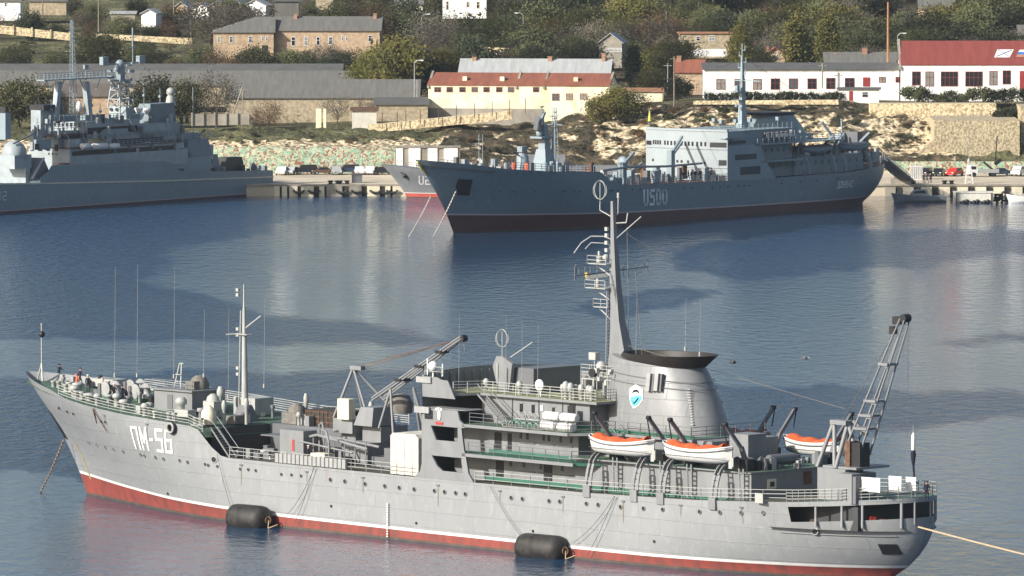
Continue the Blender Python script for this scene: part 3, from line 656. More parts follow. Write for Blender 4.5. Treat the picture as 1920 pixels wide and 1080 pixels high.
# doors, windows and pipes on house sides
def wall_bits(rects, y, name, mtl, par, dpt=.04, sub=None):
    for (x0, x1, z0, z1) in rects:
        m = MB(); m.box(x0, x1, y - dpt, y + .02, z0, z1)
        if name == 'window': m.box(x0 - .07, x1 + .07, y - dpt - .02, y + .01, z1, z1 + .07, 1); m.box(x0 - .07, x1 + .07, y - dpt - .02, y + .01, z0 - .07, z0, 1)
        m.build(name, [mtl, M_supA], par)
wall_bits([(x, x + .28, 10.5, 11.15) for x in (69.6, 70.5, 72.7, 73.4, 75.0, 76.4)] + [(x, x + .35, 7.9, 8.5) for x in (84.3, 86.2, 88, 90.4, 92.1, 93.8, 95.6, 97.2, 98.5)], -6.02, 'window', M_glass, supA)
wall_bits([(x, x + .3, 7.8, 8.4) for x in (68.2, 70.0, 72.3, 75.2)], -6.02, 'window', M_glass, supA)
wall_bits([(68.6, 69.0, 12.9, 13.7), (70.2, 70.6, 12.9, 13.7), (73, 73.3, 12.95, 13.6)], -5.02, 'window', M_glass, supA)
wall_bits([(66.2, 67.1, 8.95, 10.9), (68.0, 68.5, 8.95, 10.9), (66.4, 67.4, 6.3, 8.2), (72.9, 74.0, 6.3, 8.3), (76.1, 76.9, 12.0, 14.0)], -6.03, 'doorway', M_black, supA)
m = MB(); m.box(75.3, 76.1, -5.06, -5.01, 12.35, 14.05); m.box(75.32, 75.62, -5.10, -5.05, 12.4, 12.9, 1); m.build('open_door', [M_black, mat('crest_red', (.5, .05, .05))], supA)
m = MB(); m.box(71.4, 71.8, -5.08, -5.02, 13.2, 13.7); m.build('notice_board', M_white, supA)
m = MB()
for z in (10.15, 7.45):
    for x in (69.5, 72.2, 74.6): MB().tube((x, -6.1, z), (x + 2.2, -6.1, z), .05, n=4).build('wall_pipe', M_supD, supA)
for x in (67.6, 71.2, 74.4): MB().tube((x, -5.08, 11.7), (x, -5.08, 14.2), .04, n=4).build('wall_pipe', M_supD, supA)
# aft face details
m = MB(); m.box(100.5, 100.6, -4.3, -3.2, 7.7, 8.6, 0); m.box(100.6, 100.66, -4.0, -3.5, 7.9, 8.35, 1); m.build('aft_window', [M_cream, M_black], supA); MB().box(100.5, 100.58, 0.5, 1.5, 7.8, 9.0).build('aft_door', M_rust, supA)
# rails
m = MB(); ed = lambda a, b, n: HA.edge(a, b, 0, .08, n)
bits([lambda m: m.rail(ed(31.2, 39.5, 4)), lambda m: m.rail(ed(40.2, 57.3, 8)), lambda m: (m.rail(ed(66, 106, 16)), m.rail(ed(106, 115.9, 16), bars=4, step=1.2), m.rail([HA.edge(115.8, 115.9, 0, .08, 1)[1], (116.1, 0, 7.75), HA.edge(115.8, 115.9, 0, .08, 1, 1)[1]], bars=4), m.rail(HA.edge(90, 115.9, 0, .08, 20, 1)[::-1], bars=3)), lambda m: m.rail(HA.edge(31.2, 57, 0, .08, 8, 1), bars=3)], 'main_deck_railing', M_wht2, A)
bits([lambda m: m.rail(ed(2.8, 27.2, 12), bars=4, step=1.5), lambda m: m.rail([(x, HA.side(min(x, 26), 9) - .1, max(9.05, HA.ztop(x)) if x < 26 else 9.05) for x in range(3, 40, 3)], bars=5, step=3, r=.045)], 'forecastle_railing', M_wht2, A)
bits([lambda m: m.rail([(65.0, -8.35, 8.92), (79, -8.35, 8.92), (80.6, -6.6, 8.92), (80.6, -4, 8.92)]), lambda m: m.rail([(65.2, -8.35, 11.7), (78.5, -8.35, 11.7), (81.4, -5.0, 11.7), (91.3, -4.9, 11.7), (91.3, 4.9, 11.7)])], 'gallery_railing', M_supD, A)
bits([lambda m: m.rail([(62.8, -8.2, 14.5), (63.9, -5.5, 14.5), (79.4, -5.5, 14.5), (79.4, -2, 14.5)], bars=4, step=1.6, r=.04), lambda m: m.rail([(59.0, -8.3, 16.0), (61.3, -8.3, 16.0)], h=.9, bars=2)], 'bridge_railing', M_wht2, A)
# stairways
m = MB(); m.ladder((64.2, -5.9, 14.4), (69.0, -7.0, 11.7), .9, (0, 1, 0), .35); m.path([(64.2, -6.4, 15.4), (69.0, -7.5, 12.6)], .04); m.path([(64.2, -5.4, 15.4), (69, -6.5, 12.6)], .04); m.build('bridge_stairway', M_supA, A)
m = MB(); m.ladder((80.5, -4.6, 11.7), (84.5, -5.8, 9.3), .9, (0, 1, 0), .35); m.path([(80.5, -5.1, 12.7), (84.5, -6.3, 10.2)], .04); m.path([(80.5, -4.1, 12.7), (84.5, -5.3, 10.2)], .04); m.build('boat_deck_stairway', M_supA, A)
m = MB(); m.ladder((27.3, -7.0, 9.0), (30.6, -7.4, 6.2), .9, (0, 1, 0), .35); m.path([(27.2, -7.5, 10.0), (30.9, -7.9, 7.1)], .04); m.path([(27.2, -6.5, 10.0), (30.9, -6.9, 7.1)], .04); m.build('forecastle_stairway', M_supA, A)
# funnel --------------------------------------------------------------------
def ring(cx0, cx1, w, z0, z1, n=40, p=2.3):
    out = []
    for i in range(n):
        t = 2 * PI * i / n; c, s_ = math.cos(t), math.sin(t)
        X = (cx0 + cx1) / 2 + (cx1 - cx0) / 2 * math.copysign(abs(c) ** (2 / p), c); Y = w * math.copysign(abs(s_) ** (2 / p), s_) * (1 if c > 0 else (1 - .35 * abs(c) ** 2))
        out.append((X, Y, lerp(z0, z1, (X - cx0) / (cx1 - cx0))))
    return out
def loft(m, rings, mi=0, cap=True, smooth=True):
    n = len(rings[0]); vs = [v for r in rings for v in r]
    fs = [(j * n + i, j * n + (i + 1) % n, (j + 1) * n + (i + 1) % n, (j + 1) * n + i) for j in range(len(rings) - 1) for i in range(n)]
    m.add(vs, fs, mi, smooth)
    if cap: m.add(rings[-1], [tuple(range(n))], mi)
m = MB(); RG = [(75.0, 90.4, 3.7, 11.6, 11.6), (75.3, 90.0, 3.6, 13.3, 13.3), (75.7, 89.2, 3.4, 15.2, 15.0), (76.0, 88.5, 3.25, 16.7, 16.1), (76.2, 87.9, 3.1, 18.0, 17.2), (76.5, 87.3, 3.0, 18.75, 17.85)]
loft(m, [ring(*r) for r in RG]); funnel = m.build('funnel', hull_paint('funnel_paint', (.21, .218, .225), (.19, .198, .204), (.17, .13, .10), (4.2, 1.5), .55), A)
m = MB(); loft(m, [ring(77.8, 87.4, 3.05, 18.72, 17.86), ring(77.9, 88.2, 3.2, 18.85, 18.5), ring(78.1, 88.9, 3.3, 19.0, 19.05)], cap=False); loft(m, [ring(78.3, 88.7, 3.15, 18.98, 19.0), ring(78.6, 87.6, 2.9, 18.5, 18.1)], 0, True); m.build('funnel_cap', mat('black_funnel_paint', (.022, .020, .018), .55), funnel)
m = MB()
for zf in (.25, .55): 
    m = MB(); a = ring(lerp(75.7, 76.2, zf) - .03, lerp(89.2, 87.9, zf) + .03, lerp(3.4, 3.1, zf) + .04, lerp(15.3, 18, zf) + .6, lerp(15.1, 17.2, zf) + .3)
    for p, q in zip(a, a[1:] + a[:1]): m.tube(p, q, .035, n=4)
    m.build('funnel_seam', M_supD, funnel)
def fy(x, z):                                    # funnel side at x,z (port)
    k = interp(z, [(11.6, 0), (18, 1)]); cx0 = lerp(75.0, 76.2, k); cx1 = lerp(90.4, 87.9, k); wd = lerp(3.7, 3.1, k)
    c = (x - (cx0 + cx1) / 2) / ((cx1 - cx0) / 2); c = max(-1, min(1, c)); t = (1 - abs(c) ** 2.3) ** (1 / 2.3)
    return -wd * t * (1 if c > 0 else 1 - .35 * abs(c) ** (2 * 2.3 / 2) * 1)
def onf(px, py, d=.06):
    y = -3.4
    for _ in range(6): x, z = FA.iy(px, py, y); y = fy(x, z)
    return (x, y - d, z)
m = MB(); S = [(1193, 720), (1207, 730), (1206, 750), (1199, 760), (1189, 766), (1183, 756), (1181, 742), (1182, 728)]
m.add([onf(*p, .08) for p in S], [tuple(range(8))], 0); m.add([onf(*p, .10) for p in [(1183, 743), (1190, 744), (1196, 741), (1205, 743), (1204, 749), (1198, 758), (1189, 763), (1184, 754)]], [tuple(range(8))], 1)
for P_ in ([(1186, 737), (1190, 731), (1196, 730), (1200, 735), (1199, 737), (1194, 734), (1190, 735)], [(1186, 749), (1190, 755), (1194, 750), (1198, 745), (1199, 747), (1195, 753), (1190, 758)]): m.add([onf(*p, .13) for p in P_], [tuple(range(7))], 2)
m.build('funnel_crest', [M_white, mat('crest_cyan', (.10, .50, .68)), M_navy], funnel)
m = MB()
for pxa in (1219, 1234):
    a = onf(pxa, 733, .25); b = onf(pxa + 3, 700, .25); m.bar(a, b, .35, .5, 0); m.bar(onf(pxa + 8, 734, .2), onf(pxa + 11, 701, .2), .3, .2, 1)
m.build('funnel_vent', [M_metal, M_supD], funnel)
m = MB()
for i in range(14): a = onf(1318 + i * .9, 728 + i * 5, .12); m.box(a[0] - .25, a[0] + .25, a[1] - .08, a[1], a[2] - .04, a[2] + .04)
m.build('funnel_rung', M_wht2, funnel)
# main mast -------------------------------------------------------------------
m = MB(); MS = [(11.7, 74.9, 78.6, .75), (15, 75.3, 78.4, .7), (18.7, 75.9, 78.2, .6), (21.8, 76.0, 77.25, .42), (25.5, 75.85, 76.75, .34), (29.5, 75.85, 76.4, .25), (33.0, 75.8, 76.15, .16)]
vs = []; 
for z, a, b, w_ in MS: vs += [(a, -w_ * .6, z), (b, -w_, z), (b, w_, z), (a, w_ * .6, z)]
m.add(vs, [(j * 4 + i, j * 4 + (i + 1) % 4, (j + 1) * 4 + (i + 1) % 4, (j + 1) * 4 + i) for j in range(6) for i in range(4)]); m.add(vs[-4:], [(0, 1, 2, 3)])
mast = m.build('main_mast', M_supA, A)
m = MB(); m.ladder((75.6, -.45, 12), (75.75, -.35, 25), .3, (0, 1, 0), .35, .03); m.ladder((76, .0, 12.5), (75.78, 0, 29), .3, (0, 1, 0), .35, .03)
m.build('mast_ladder', M_supA, mast)
m = MB(); m.bar((75.9, -4.9, 26.15), (75.9, 4.8, 26.6), .09, .09)
for i, y in enumerate((-4.8, -4.4, -3.6, -2.9, -2.0, 1.5, 2.2, 3.2, 4.2, 4.7)): m.tube((75.9, y, 26.3), (75.9, y + .1, 26.3 + (.9 if i in (0, 9) else .5)), .045, n=4); m.ball((75.9, y + .05, 26.8 + (.4 if i in (0, 9) else 0)), .09, 0, 6, 4); m.tube((75.9, y, 26.2), (75.9, y, 25.8), .03, n=4)
m.tube((75.9, -4.9, 25.7), (75.9, -4.9, 27.1), .06, n=5); m.build('signal_yard', M_supD, mast)
def plat(m, x0, x1, z, w_=.8): m.box(x0, x1, -w_, w_, z, z + .08); m.rail([(x0, -w_, z), (x1, -w_, z)], .8, 2); m.rail([(x0, w_, z), (x0, -w_, z)], .8, 2); m.bar((x0 + .2, 0, z), (x1 + .3, 0, z - 1.3), .1, .12)
m = MB(); plat(m, 73.4, 75.9, 27.0, .8); plat(m, 73.2, 75.9, 24.7, .9); plat(m, 73.9, 75.8, 22.9, .5); m.build('mast_platform', M_wht2, mast)
m = MB(); m.tube((74.2, 0, 27.1), (74.2, 0, 27.7), .28, n=10); m.ball((74.9, .2, 27.6), .35, 0, 10, 6); m.bar((74.2, 0, 27.8), (74.2, 0, 28.2), .2, .2)
m.path([(72.4, -1.6, 28.0), (73.0, -1.2, 29.0), (73.6, -.5, 29.6), (74.6, .2, 29.6), (75.6, .7, 29.2)], .06, 5); m.path([(73.3, -1.0, 28.4), (73.6, -.5, 29.0), (74.6, .2, 28.95), (75.6, .7, 28.7)], .05, 5)
m.build('radar_scanner', M_wht2, mast)
m = MB(); m.tube((74, 0, 24.8), (74, 0, 25.6), .18, n=8); m.bar((73.4, -.9, 25.7), (74.4, .9, 25.9), .3, .3); m.ball((73.3, -.8, 25.9), .22, 1, 8, 5, (1, 1, 1.3)); m.build('small_radar', [M_wht2, mat('yellow_lamp', (.6, .42, .1))], mast)
m = MB(); m.torus((74.65, -.35, 34.0), .9, .055, 0, 'y', 24, 5, .8); m.torus((74.65, -.35, 34.0), .9, .04, 0, 'x', 24, 5); m.tube((74.65, -.35, 32.6), (74.65, -.35, 34.9), .045, n=5)
m.path([(74.65, -.35, 32.7), (74.65, -.35, 32.1), (75.9, 0, 31.5), (76.3, .4, 31.8), (76.35, .4, 33.4)], .06, 6); m.tube((76.35, .4, 33.3), (76.35, .4, 33.8), .14, n=6)
m.path([(76, 0, 30.9), (77.2, .6, 31.0), (77.3, .7, 31.9)], .07, 5); m.path([(76.2, 0, 29.3), (78.6, 1.2, 31.6)], .055, 5)
for z in (28.2, 28.9, 29.6, 30.2): m.box(75.4, 75.75, -.5, -.25, z, z + .35)
m.build('direction_finder_loop', M_wht2, mast)
m = MB(); m.tube((77.4, .6, 29.9), (79.6, 4.4, 27.2), .025, n=4); m.tube((77.3, .6, 30.6), (77.4, .8, 18.8), .02, n=4); m.tube((77.8, 0, 19.5), (100.5, 6, 14.5), .02, n=4); m.tube((78.6, .4, 26.3), (79.2, .8, 18), .02, n=4); m.build('mast_stay', M_wood, mast)
# bow jack staff, foremast, whip aerials
m = MB(); m.tube((-7.0, 0, 11.5), (-7.0, 0, 16.9), .07, n=6); m.ball((-6.85, -.1, 16.0), .34, 1, 12, 8); m.ball((-7.0, 0, 17.0), .12, 0, 6, 4); m.tube((-7.7, 0, 11.3), (-7.0, 0, 13), .1, n=5); m.tube((-6.3, -.5, 11.2), (-7.0, 0, 13), .1, n=5); m.build('jack_staff', [M_wht2, M_black], A)
m = MB(); m.taper((23.2, 25.2, -1, 1), 9.0, (23.6, 24.7, -.4, .4), 10.6, 1); m.tube((24.1, 0, 10.2), (24.0, 0, 20.2), .36, .17, 12); m.tube((24.0, 0, 20), (24.0, 0, 22.6), .12, .08, 6); m.tube((23.5, -.3, 10.5), (23.7, -.2, 20), .06, n=5)
for z in (13.5, 14.1, 17.4, 18.0, 21.4, 21.9): m.box(23.2, 23.55, -.4, -.15, z, z + .3)
m.box(23.0, 24.9, -.5, .5, 17.6, 17.68); m.path([(24.1, 0, 18.2), (25.6, .8, 19.5)], .08, 5); m.path([(22.6, -1.2, 17.6), (23.6, 0, 17.7)], .07, 5); m.build('foremast', [M_wht2, M_supD], A)
WH = [(215, 700, 500), (257, 700, 495), (326, 702, 500), (428, 740, 575), (382, 700, 580), (495, 720, 560), (860, 735, 590), (948, 738, 590), (978, 735, 600), (1008, 738, 610), (1192, 700, 560), (1285, 650, 560), (1312, 660, 560)]
for px, yb, yt in WH:
    yy = 0 if px < 600 else -4.5 if px < 1100 else 0
    x, z = FA.iy(px, yb, yy); x2, z2 = FA.iy(px, yt, yy); m = MB(); m.tube((x, yy, z - .4), (x, yy, z), .10, n=6, m=1); m.tube((x, yy, z), (x2 + .1, yy, z2), .022, .012, n=4); m.build('whip_aerial', [M_metal, M_wht2], A)
# signal bridge: pylon, loop, searchlights, instruments
m = MB(); m.prism([(64.5, 14.5), (65.9, 14.5), (66.4, 17.3), (65.0, 17.9), (64.2, 17.9), (63.7, 16.9)], -3.9, -3.5); m.box(65.9, 68.6, -3.2, 3, 14.5, 16.9, 1); m.build('bridge_pylon', [M_supA, M_supD], A)
m = MB(); m.torus((64.7, -3.6, 19.6), .85, .05, 0, 'y', 24, 5, .85); m.torus((64.7, -3.6, 19.6), .85, .04, 0, 'x', 24, 5); m.tube((64.7, -3.6, 17.6), (64.7, -3.6, 20.4), .05, n=5); m.path([(65.5, -3.3, 17.8), (67.4, -2.2, 19.3)], .06, 5); m.build('loop_aerial', M_wht2, A)
def px_thing(fr, px, py, y): x, z = fr.iy(px, py, y); return x, y, z
m = MB(); m.lathe((71.3, -5.0, 15.6), [(.55, -.12), (.58, 0), (.1, .12)], 0, 16, 'y'); m.tube((71.3, -4.9, 14.5), (71.3, -4.9, 15.3), .07, n=6); m.tube((71.0, -4.9, 14.5), (71.3, -4.9, 15), .05, n=4); m.build('searchlight', M_white, A)
for i, (px, py, y, hh) in enumerate([(1056, 715, -4.8, 1.3), (1080, 712, -4.5, 1.3), (1061, 735, -5.2, 1.6), (1070, 738, -5.2, 1.5), (1090, 735, -4.8, 1.4), (1109, 733, -4.6, 1.3), (1104, 712, -3.5, 1.2), (912, 715, -3, 1.0), (933, 727, -5.0, 2.8), (974, 724, -4.6, 1.2)]):
    x, z = FA.iy(px, py, y); m = MB(); r = .26 if hh < 2 else .09; m.lathe((x, y, 14.5), [(r * .7, 0), (r * .7, hh * .5), (r * 1.2, hh * .55), (r * 1.2, hh * .8), (r, hh), (.05, hh + .12)], 0, 10); m.build('instrument_pedestal', M_wht2, A)
m = MB(); X0 = 74.0
m.rail([(X0, -2.2, 16.3), (X0 + 4.6, -2.2, 16.3)], 1.3, 4, 1.3); m.rail([(X0, -2.2, 16.3), (X0, 2, 16.3), (X0 + 4.6, 2, 16.3)], 1.3, 4, 1.3); m.box(X0, X0 + 4.6, -2.2, 2, 16.2, 16.3)
for xx in (X0 + .1, X0 + 1.5, X0 + 3, X0 + 4.5):
    for yy in (-2.1, 1.9): m.tube((xx, yy, 14.5), (xx, yy, 16.2), .09, n=5)
m.box(74.3, 75.2, -1.5, -.9, 18.0, 18.7); m.tube((74.8, -1.2, 16.3), (74.8, -1.2, 18), .07, n=5); m.ball((76.3, -1.8, 17.5), .5, 0, 12, 8); m.lathe((75.9, -2.4, 16.9), [(.42, -.3), (.42, .1)], 1, 14, 'y')
rn = random.Random(3)
for i in range(14): xx = rn.uniform(76, 79); zz = rn.uniform(15, 17.2); yy = rn.uniform(-3.6, -1.4); m.box(xx, xx + rn.uniform(.15, .45), yy, yy + .3, zz, zz + rn.uniform(.2, .5)); m.tube((xx, yy, 14.5), (xx, yy, zz), .05, n=4)
m.build('signal_platform', [M_wht2, M_black], A)
m = MB(); m.tube((59.8, -8.0, 15.8), (59.8, -8.0, 16.5), .1, n=6); m.ball((59.8, -8.0, 16.9), .5, 0, 14, 9); m.tube((58.9, -7.9, 16), (58.9, -7.9, 17.6), .08, n=5); m.tube((61.0, -7.9, 16), (61.0, -7.9, 17.2), .08, n=5); m.build('satellite_dome', M_white, A)
# raft racks
m = MB()
for k in range(7): x = 69.2 + k * .85; m.torus((x, -5.9, 12.75), .3, .05, 0, 'y', 10, 4); m.torus((x, -7.6, 11.95), .3, .05, 0, 'y', 10, 4)
m.box(69, 76.3, -6.1, -5.9, 12.35, 12.42); m.box(69, 78, -7.8, -7.6, 11.72, 11.78); m.build('raft_rack', M_wht2, A)
def raft(x, y, z, label, grp='white life raft canisters in two rows below the bridge of the pale ship'):
    m = MB(); m.lathe((0, 0, 0), [(.25, -1.02), (.42, -.95), (.44, -.35), (.40, -.3), (.44, -.25), (.44, .25), (.40, .3), (.44, .35), (.42, .95), (.25, 1.02)], 0, 16, 'x'); m.lathe((0, 0, 0), [(.425, -.31), (.425, -.27)], 1, 14, 'x'); m.lathe((0, 0, 0), [(.425, .27), (.425, .31)], 1, 14, 'x')
    o = m.build('life_raft_canister', [M_white, M_supD]); o.location = FA.w(x, y, z); o.rotation_euler = (0, 0, FA.a); tag(o, label, 'life raft', grp)
raft(74.6, -6.6, 12.95, 'white life raft canister, upper row and nearer the bridge, under the railing'); raft(76.9, -6.6, 12.95, 'white life raft canister, upper row and nearer the funnel')
raft(75.3, -7.7, 12.15, 'white life raft canister, lower row and nearer the bridge, just above the green deck'); raft(77.6, -7.7, 12.15, 'white life raft canister, lower row and nearer the funnel')
# fore deck gear -----------------------------------------------------------------
m = MB(); m.box(12.5, 18.2, -1.8, 2.6, 9.6, 11.6); m.box(12.2, 18.5, -2.1, 2.9, 11.6, 11.75); m.box(14.5, 15.3, -1.86, -1.8, 9.8, 11.2, 1); m.rail([(12.3, -2, 11.75), (18.4, -2, 11.75)], .9, 2); dh = m.build('foredeck_house', [M_supA, M_supD], A)
m = MB(); m.tube((14.0, -.5, 11.7), (14.3, 0, 14.2), .07, n=5); m.tube((15.0, -.5, 11.7), (14.6, 0, 14.2), .07, n=5); m.tube((14.3, 0, 14.2), (14.9, 0, 14.2), .06, n=5)
for z in (12.4, 13.1): m.tube((14.1, -.4, z), (14.9, -.4, z), .05, n=4)
m.build('signal_frame', M_wht2, dh)
m = MB(); m.lathe((16.9, .3, 11.75), [(1.0, 0), (1.05, .5), (.75, 1.1), (.35, 1.35)], 0, 12); m.box(16.3, 17.6, -1.0, .3, 11.8, 12.6); m.build('covered_gun', mat('grey_canvas', (.19, .18, .16), .9, .2, 2), A)
def vent(x, y, z, h, r, M=M_wht2):
    m = MB(); m.lathe((x, y, z), [(r, 0), (r, h * .6), (r * 1.5, h * .65), (r * 1.6, h * .85), (r * .9, h)], 0, 12); m.build('mushroom_vent', M, A)
for x, y, h, r in ((3.5, -4.6, 1.2, .35), (6, -4.8, .8, .4), (10, -4.6, 1.3, .3), (15.9, -5.5, 1.2, .3), (18.6, -3.6, 1.9, .38), (12.0, -5.4, 1.0, .35), (1.8, -2.7, .8, .4), (8.2, -5.6, 1.1, .28), (19.9, .5, 2.9, .25), (16.8, -6.8, 1.3, .28)): vent(x, y, HA.ztop(x) - .12, h, r)
for (x, y) in ((5.5, -1.6), (5.5, 1.8), (8.2, .1)):
    m = MB(); z = HA.ztop(x) - .1; m.box(x - 1.2, x + 1.2, y - .7, y + .7, z, z + .35, 1); m.lathe((x, y, z + 1.0), [(.75, -.75), (.75, -.6), (.35, -.55), (.35, .55), (.75, .6), (.75, .75)], 0, 14, 'y'); m.lathe((x + 1.0, y, z), [(.5, .3), (.5, .7), (.35, .8), (.3, 1.3), (.5, 1.4)], 0, 12)
    m.box(x - .9, x - .5, y - .9, y - .4, z + .3, z + 1.5, 2); m.build('anchor_windlass', [M_metal, M_deck, M_supD], A)
for x, y in ((-3.5, -1.4), (0.5, -3.2), (4.5, -5.2), (20.5, -6.9), (24.8, -7.2)):
    z = HA.ztop(x) - .1 if x > 2.6 else 10.7
    m = MB(); m.box(x - .4, x + 1.2, y - .3, y + .3, z, z + .08)
    for dx in (0, .8): m.lathe((x + dx, y, z), [(.25, 0), (.22, .6), (.32, .65), (.3, .8)], 0, 10)
    m.build('bollard_pair', M_wht2, A)
bits([lambda m: (m.box(20.3, 21.9, -2.2, -.6, 9.3, 10.9), m.lathe((20.9, -1.4, 10.9), [(.7, 0), (.6, .4), (.25, .7)], 0, 12)), lambda m: m.box(18.6, 20.6, -4.5, -3.4, 9.4, 10.1), lambda m: m.box(19.6, 22.8, 2.5, 5, 9.3, 11.0), lambda m: m.box(-2, 2, 1.8, 3.8, 10.9, 11.7)], 'deck_locker', M_wht2, A)
m = MB(); m.lathe((25.3, -5.9, 9.1), [(.8, 0), (.75, 1.2), (.4, 1.7), (.1, 1.9)], 0, 10); m.build('canvas_covered_winch', mat('cream_canvas', (0.70, 0.65, 0.50)), A)
m = MB(); m.torus((0, 0, 0), .48, .20, 0, 'y', 20, 8); m.lathe((0, 0, 0), [(.52, -.205), (.52, -.215)], 1, 16, 'y')
m = MB(); m.torus((0, 0, 0), .46, .19, 0, 'y', 20, 8); m.torus((0, -.12, 0), .46, .13, 1, 'y', 20, 8)
o = m.build('tyre_fender', [M_rubber, M_metal]); o.location = FA.w(22.9, -HA.side(22.9, 8.8) - .25, 8.75); o.rotation_euler = (0, 0, FA.a); tag(o, 'worn tyre fender with a pale rim, hung on the bow side under the forecastle rail', 'tyre')
# house and stores behind the forecastle
m = MB(); m.box(27.6, 38.0, 0.2, 6.6, 6.15, 9.0); m.box(31.5, 35.0, -4.6, 0.2, 8.3, 8.42); m.build('fore_house', [M_supD, M_supA], A)
m = MB(); m.box(35.2, 38.6, -5.4, -3.6, 6.15, 9.2); m.build('deck_cabin', M_supA, A)
m = MB(); m.box(37.0, 37.3, -5.46, -5.4, 7.2, 8.3); m.build('fire_hose_box', mat('crest_red', (.5, .05, .05)), A)
m = MB(); m.box(32.0, 37.4, 1.0, 4.6, 9.02, 10.6, 0)
for i in range(9): m.box(32.0 + i * .62, 32.08 + i * .62, .92, 1.0, 9.02, 10.6, 1)
for z in (9.4, 9.9, 10.4): m.box(32, 37.4, .93, 1.0, z, z + .08, 1)
m.build('timber_rack', [mat('dark_stores', (.05, .047, .042), .9, .3, 2), M_rust], A)
bits([lambda m: (m.box(28.6, 30.8, .8, 3.0, 9.02, 10.1), m.lathe((29.7, 1.9, 10.1), [(.9, 0), (.8, .5), (.3, .9)], 0, 10)), lambda m: m.box(24.9, 26.4, -3.4, -2.0, 9.0, 9.8)], 'canvas_stores', mat('grey_canvas', (.19, .18, .16)), A)
for x, y, h in ((27.2, -2.6, 2.6), (29.6, 3.2, 2.9), (36.9, 5.2, 2.4), (33, 5.5, 2.4), (25.8, -4.3, 2.4), (31.4, .6, 1.3)): vent(x, y, 9.0, h, .17)
rn = random.Random(8)
for i in range(46):
    x = rn.uniform(29, 43); y = rn.uniform(-7.2, -3.8) if i % 2 else rn.uniform(-3.4, 5); z = 6.15 if y < 0.1 or x > 38 else 9.0
    a, b, c = rn.uniform(.3, 1.1), rn.uniform(.3, .8), rn.uniform(.3, 1.1); MB().box(x, x + a, y, y + b, z, z + c).build('deck_store', rn.choice((M_supA, M_supA, M_supD, M_rust, M_wht2, M_black)), A)
rn = random.Random(88)
for i in range(34):
    x = rn.uniform(-4, 26); w__ = max(.6, HA.side(x, 9) - 1.0); y = rn.uniform(-w__, w__); z = HA.ztop(x) - .1 if x > 2.6 else 10.8; a, b, c = rn.uniform(.2, .7), rn.uniform(.2, .7), rn.uniform(.3, 1.3)
    mm_ = rn.choice((M_wht2, M_supA, M_supD, M_black, M_cream, M_metal)); m = MB()
    if i % 2: m.box(x, x + a, y, y + b, z, z + c)
    else: m.lathe((x, y, z), [(a * .5, 0), (a * .5, c * .7), (a * .8, c * .75), (a * .7, c)], 0, 9)
    m.build('foredeck_fitting', mm_, A)
m = MB(); m.path([(38.5, -4.6, 8.6), (40, -4.8, 8.9), (47.6, -5.2, 8.0)], .16, 6); m.path([(38.2, -3.4, 8.8), (48.2, -4.2, 8.2)], .14, 6); m.path([(39, -6.2, 8.3), (47, -6.6, 7.7)], .10, 5); m.path([(41.8, -6.0, 9.6), (42.9, -6.3, 9.5), (43.6, -6.6, 8.4), (43.7, -6.7, 6.3)], .11, 6); m.path([(39.4, -4, 6.2), (39.4, -4, 9.8), (40.0, -4.2, 10.1), (40.4, -4.3, 9.2)], .1, 6)
for i in range(6): x = 39.5 + i * 1.5; m.tube((x, -4.9, 6.2), (x, -4.9, 8.6), .07, n=5)
m.build('deck_pipework', M_supA, A)
m = MB(); m.box(41.6, 43.6, -7.2, -6.1, 6.2, 7.4); m.build('deck_chest', M_cream, A)
bits([lambda m: m.box(49.3, 52.5, -4.6, -1.6, 6.2, 8.2), lambda m: m.box(46.9, 49.2, -4, 2, 6.2, 7.2)], 'crane_house', M_supD, A)
m = MB(); m.prism([(41.2, 7.25), (47.4, 7.05), (47.4, 7.95), (41.2, 8.15)], -8.72, -8.5)
m2 = MB(); m2.box(38.0, 48.3, -8.68, -8.5, 6.35, 7.25)
for i in range(18): m2.box(38.0 + i * .6, 38.08 + i * .6, -8.74, -8.68, 6.35, 7.3, 1)
m2.build('folded_gangway', [M_metal, M_supD], A)
# crane 1 (stowed forward of the bridge, boom resting aft)
cr = MB(); cr.box(42.0, 45.4, -3.2, 2.6, 6.2, 8.3); cr.box(43.0, 45.6, -1.6, 2.0, 8.3, 9.8); cr.taper((42.8, 45.4, -2.6, .6), 9.9, (43.4, 45.2, -2.2, .2), 11.7); cr.box(39.6, 42.4, -2.4, 1.4, 9.0, 10.4); cr.box(40.0, 42.0, -1.6, 1.0, 6.2, 9.0)
cr.build('crane_base', M_supA, A)
m = MB(); AP = (40.6, -.6, 15.3)
for b in ((39.3, -2.0, 10.4), (39.8, 1.6, 10.4), (43.6, -1.8, 11.5), (43.8, 1.4, 11.5)): m.tube(b, AP, .14, n=6)
m.tube((46.2, -2.4, 9.8), (47.0, -1.6, 13.6), .13, n=6); m.tube((48.4, -2.4, 7.5), (47.0, -1.6, 13.6), .13, n=6); m.tube((50.4, .6, 7.5), (49.2, -.6, 13.8), .15, n=6); m.tube((48.2, 1.6, 7.5), (49.2, -.6, 13.8), .15, n=6); m.box(40.4, 42.0, -.9, -.3, 15.1, 15.5); m.build('crane_frame', M_supA, A)
m = MB(); T = Vector((56.2, -.6, 19.0)); 
for dy, dz in ((-.9, 0), (.7, 0), (-.9, .9), (.7, .9)): m.tube((44.2, dy - .6, 12.3 + dz * .3), T + Vector((0, dy * .25, dz * .3)), .11, .09, n=6)
for k in (.3, .52, .75): p = Vector((44.2, -.6, 12.3)).lerp(T, k); m.box(p.x - .4, p.x + .5, p.y - 1.1 * (1 - k * .6), p.y + .9 * (1 - k * .6), p.z + .1, p.z + .35, 1)
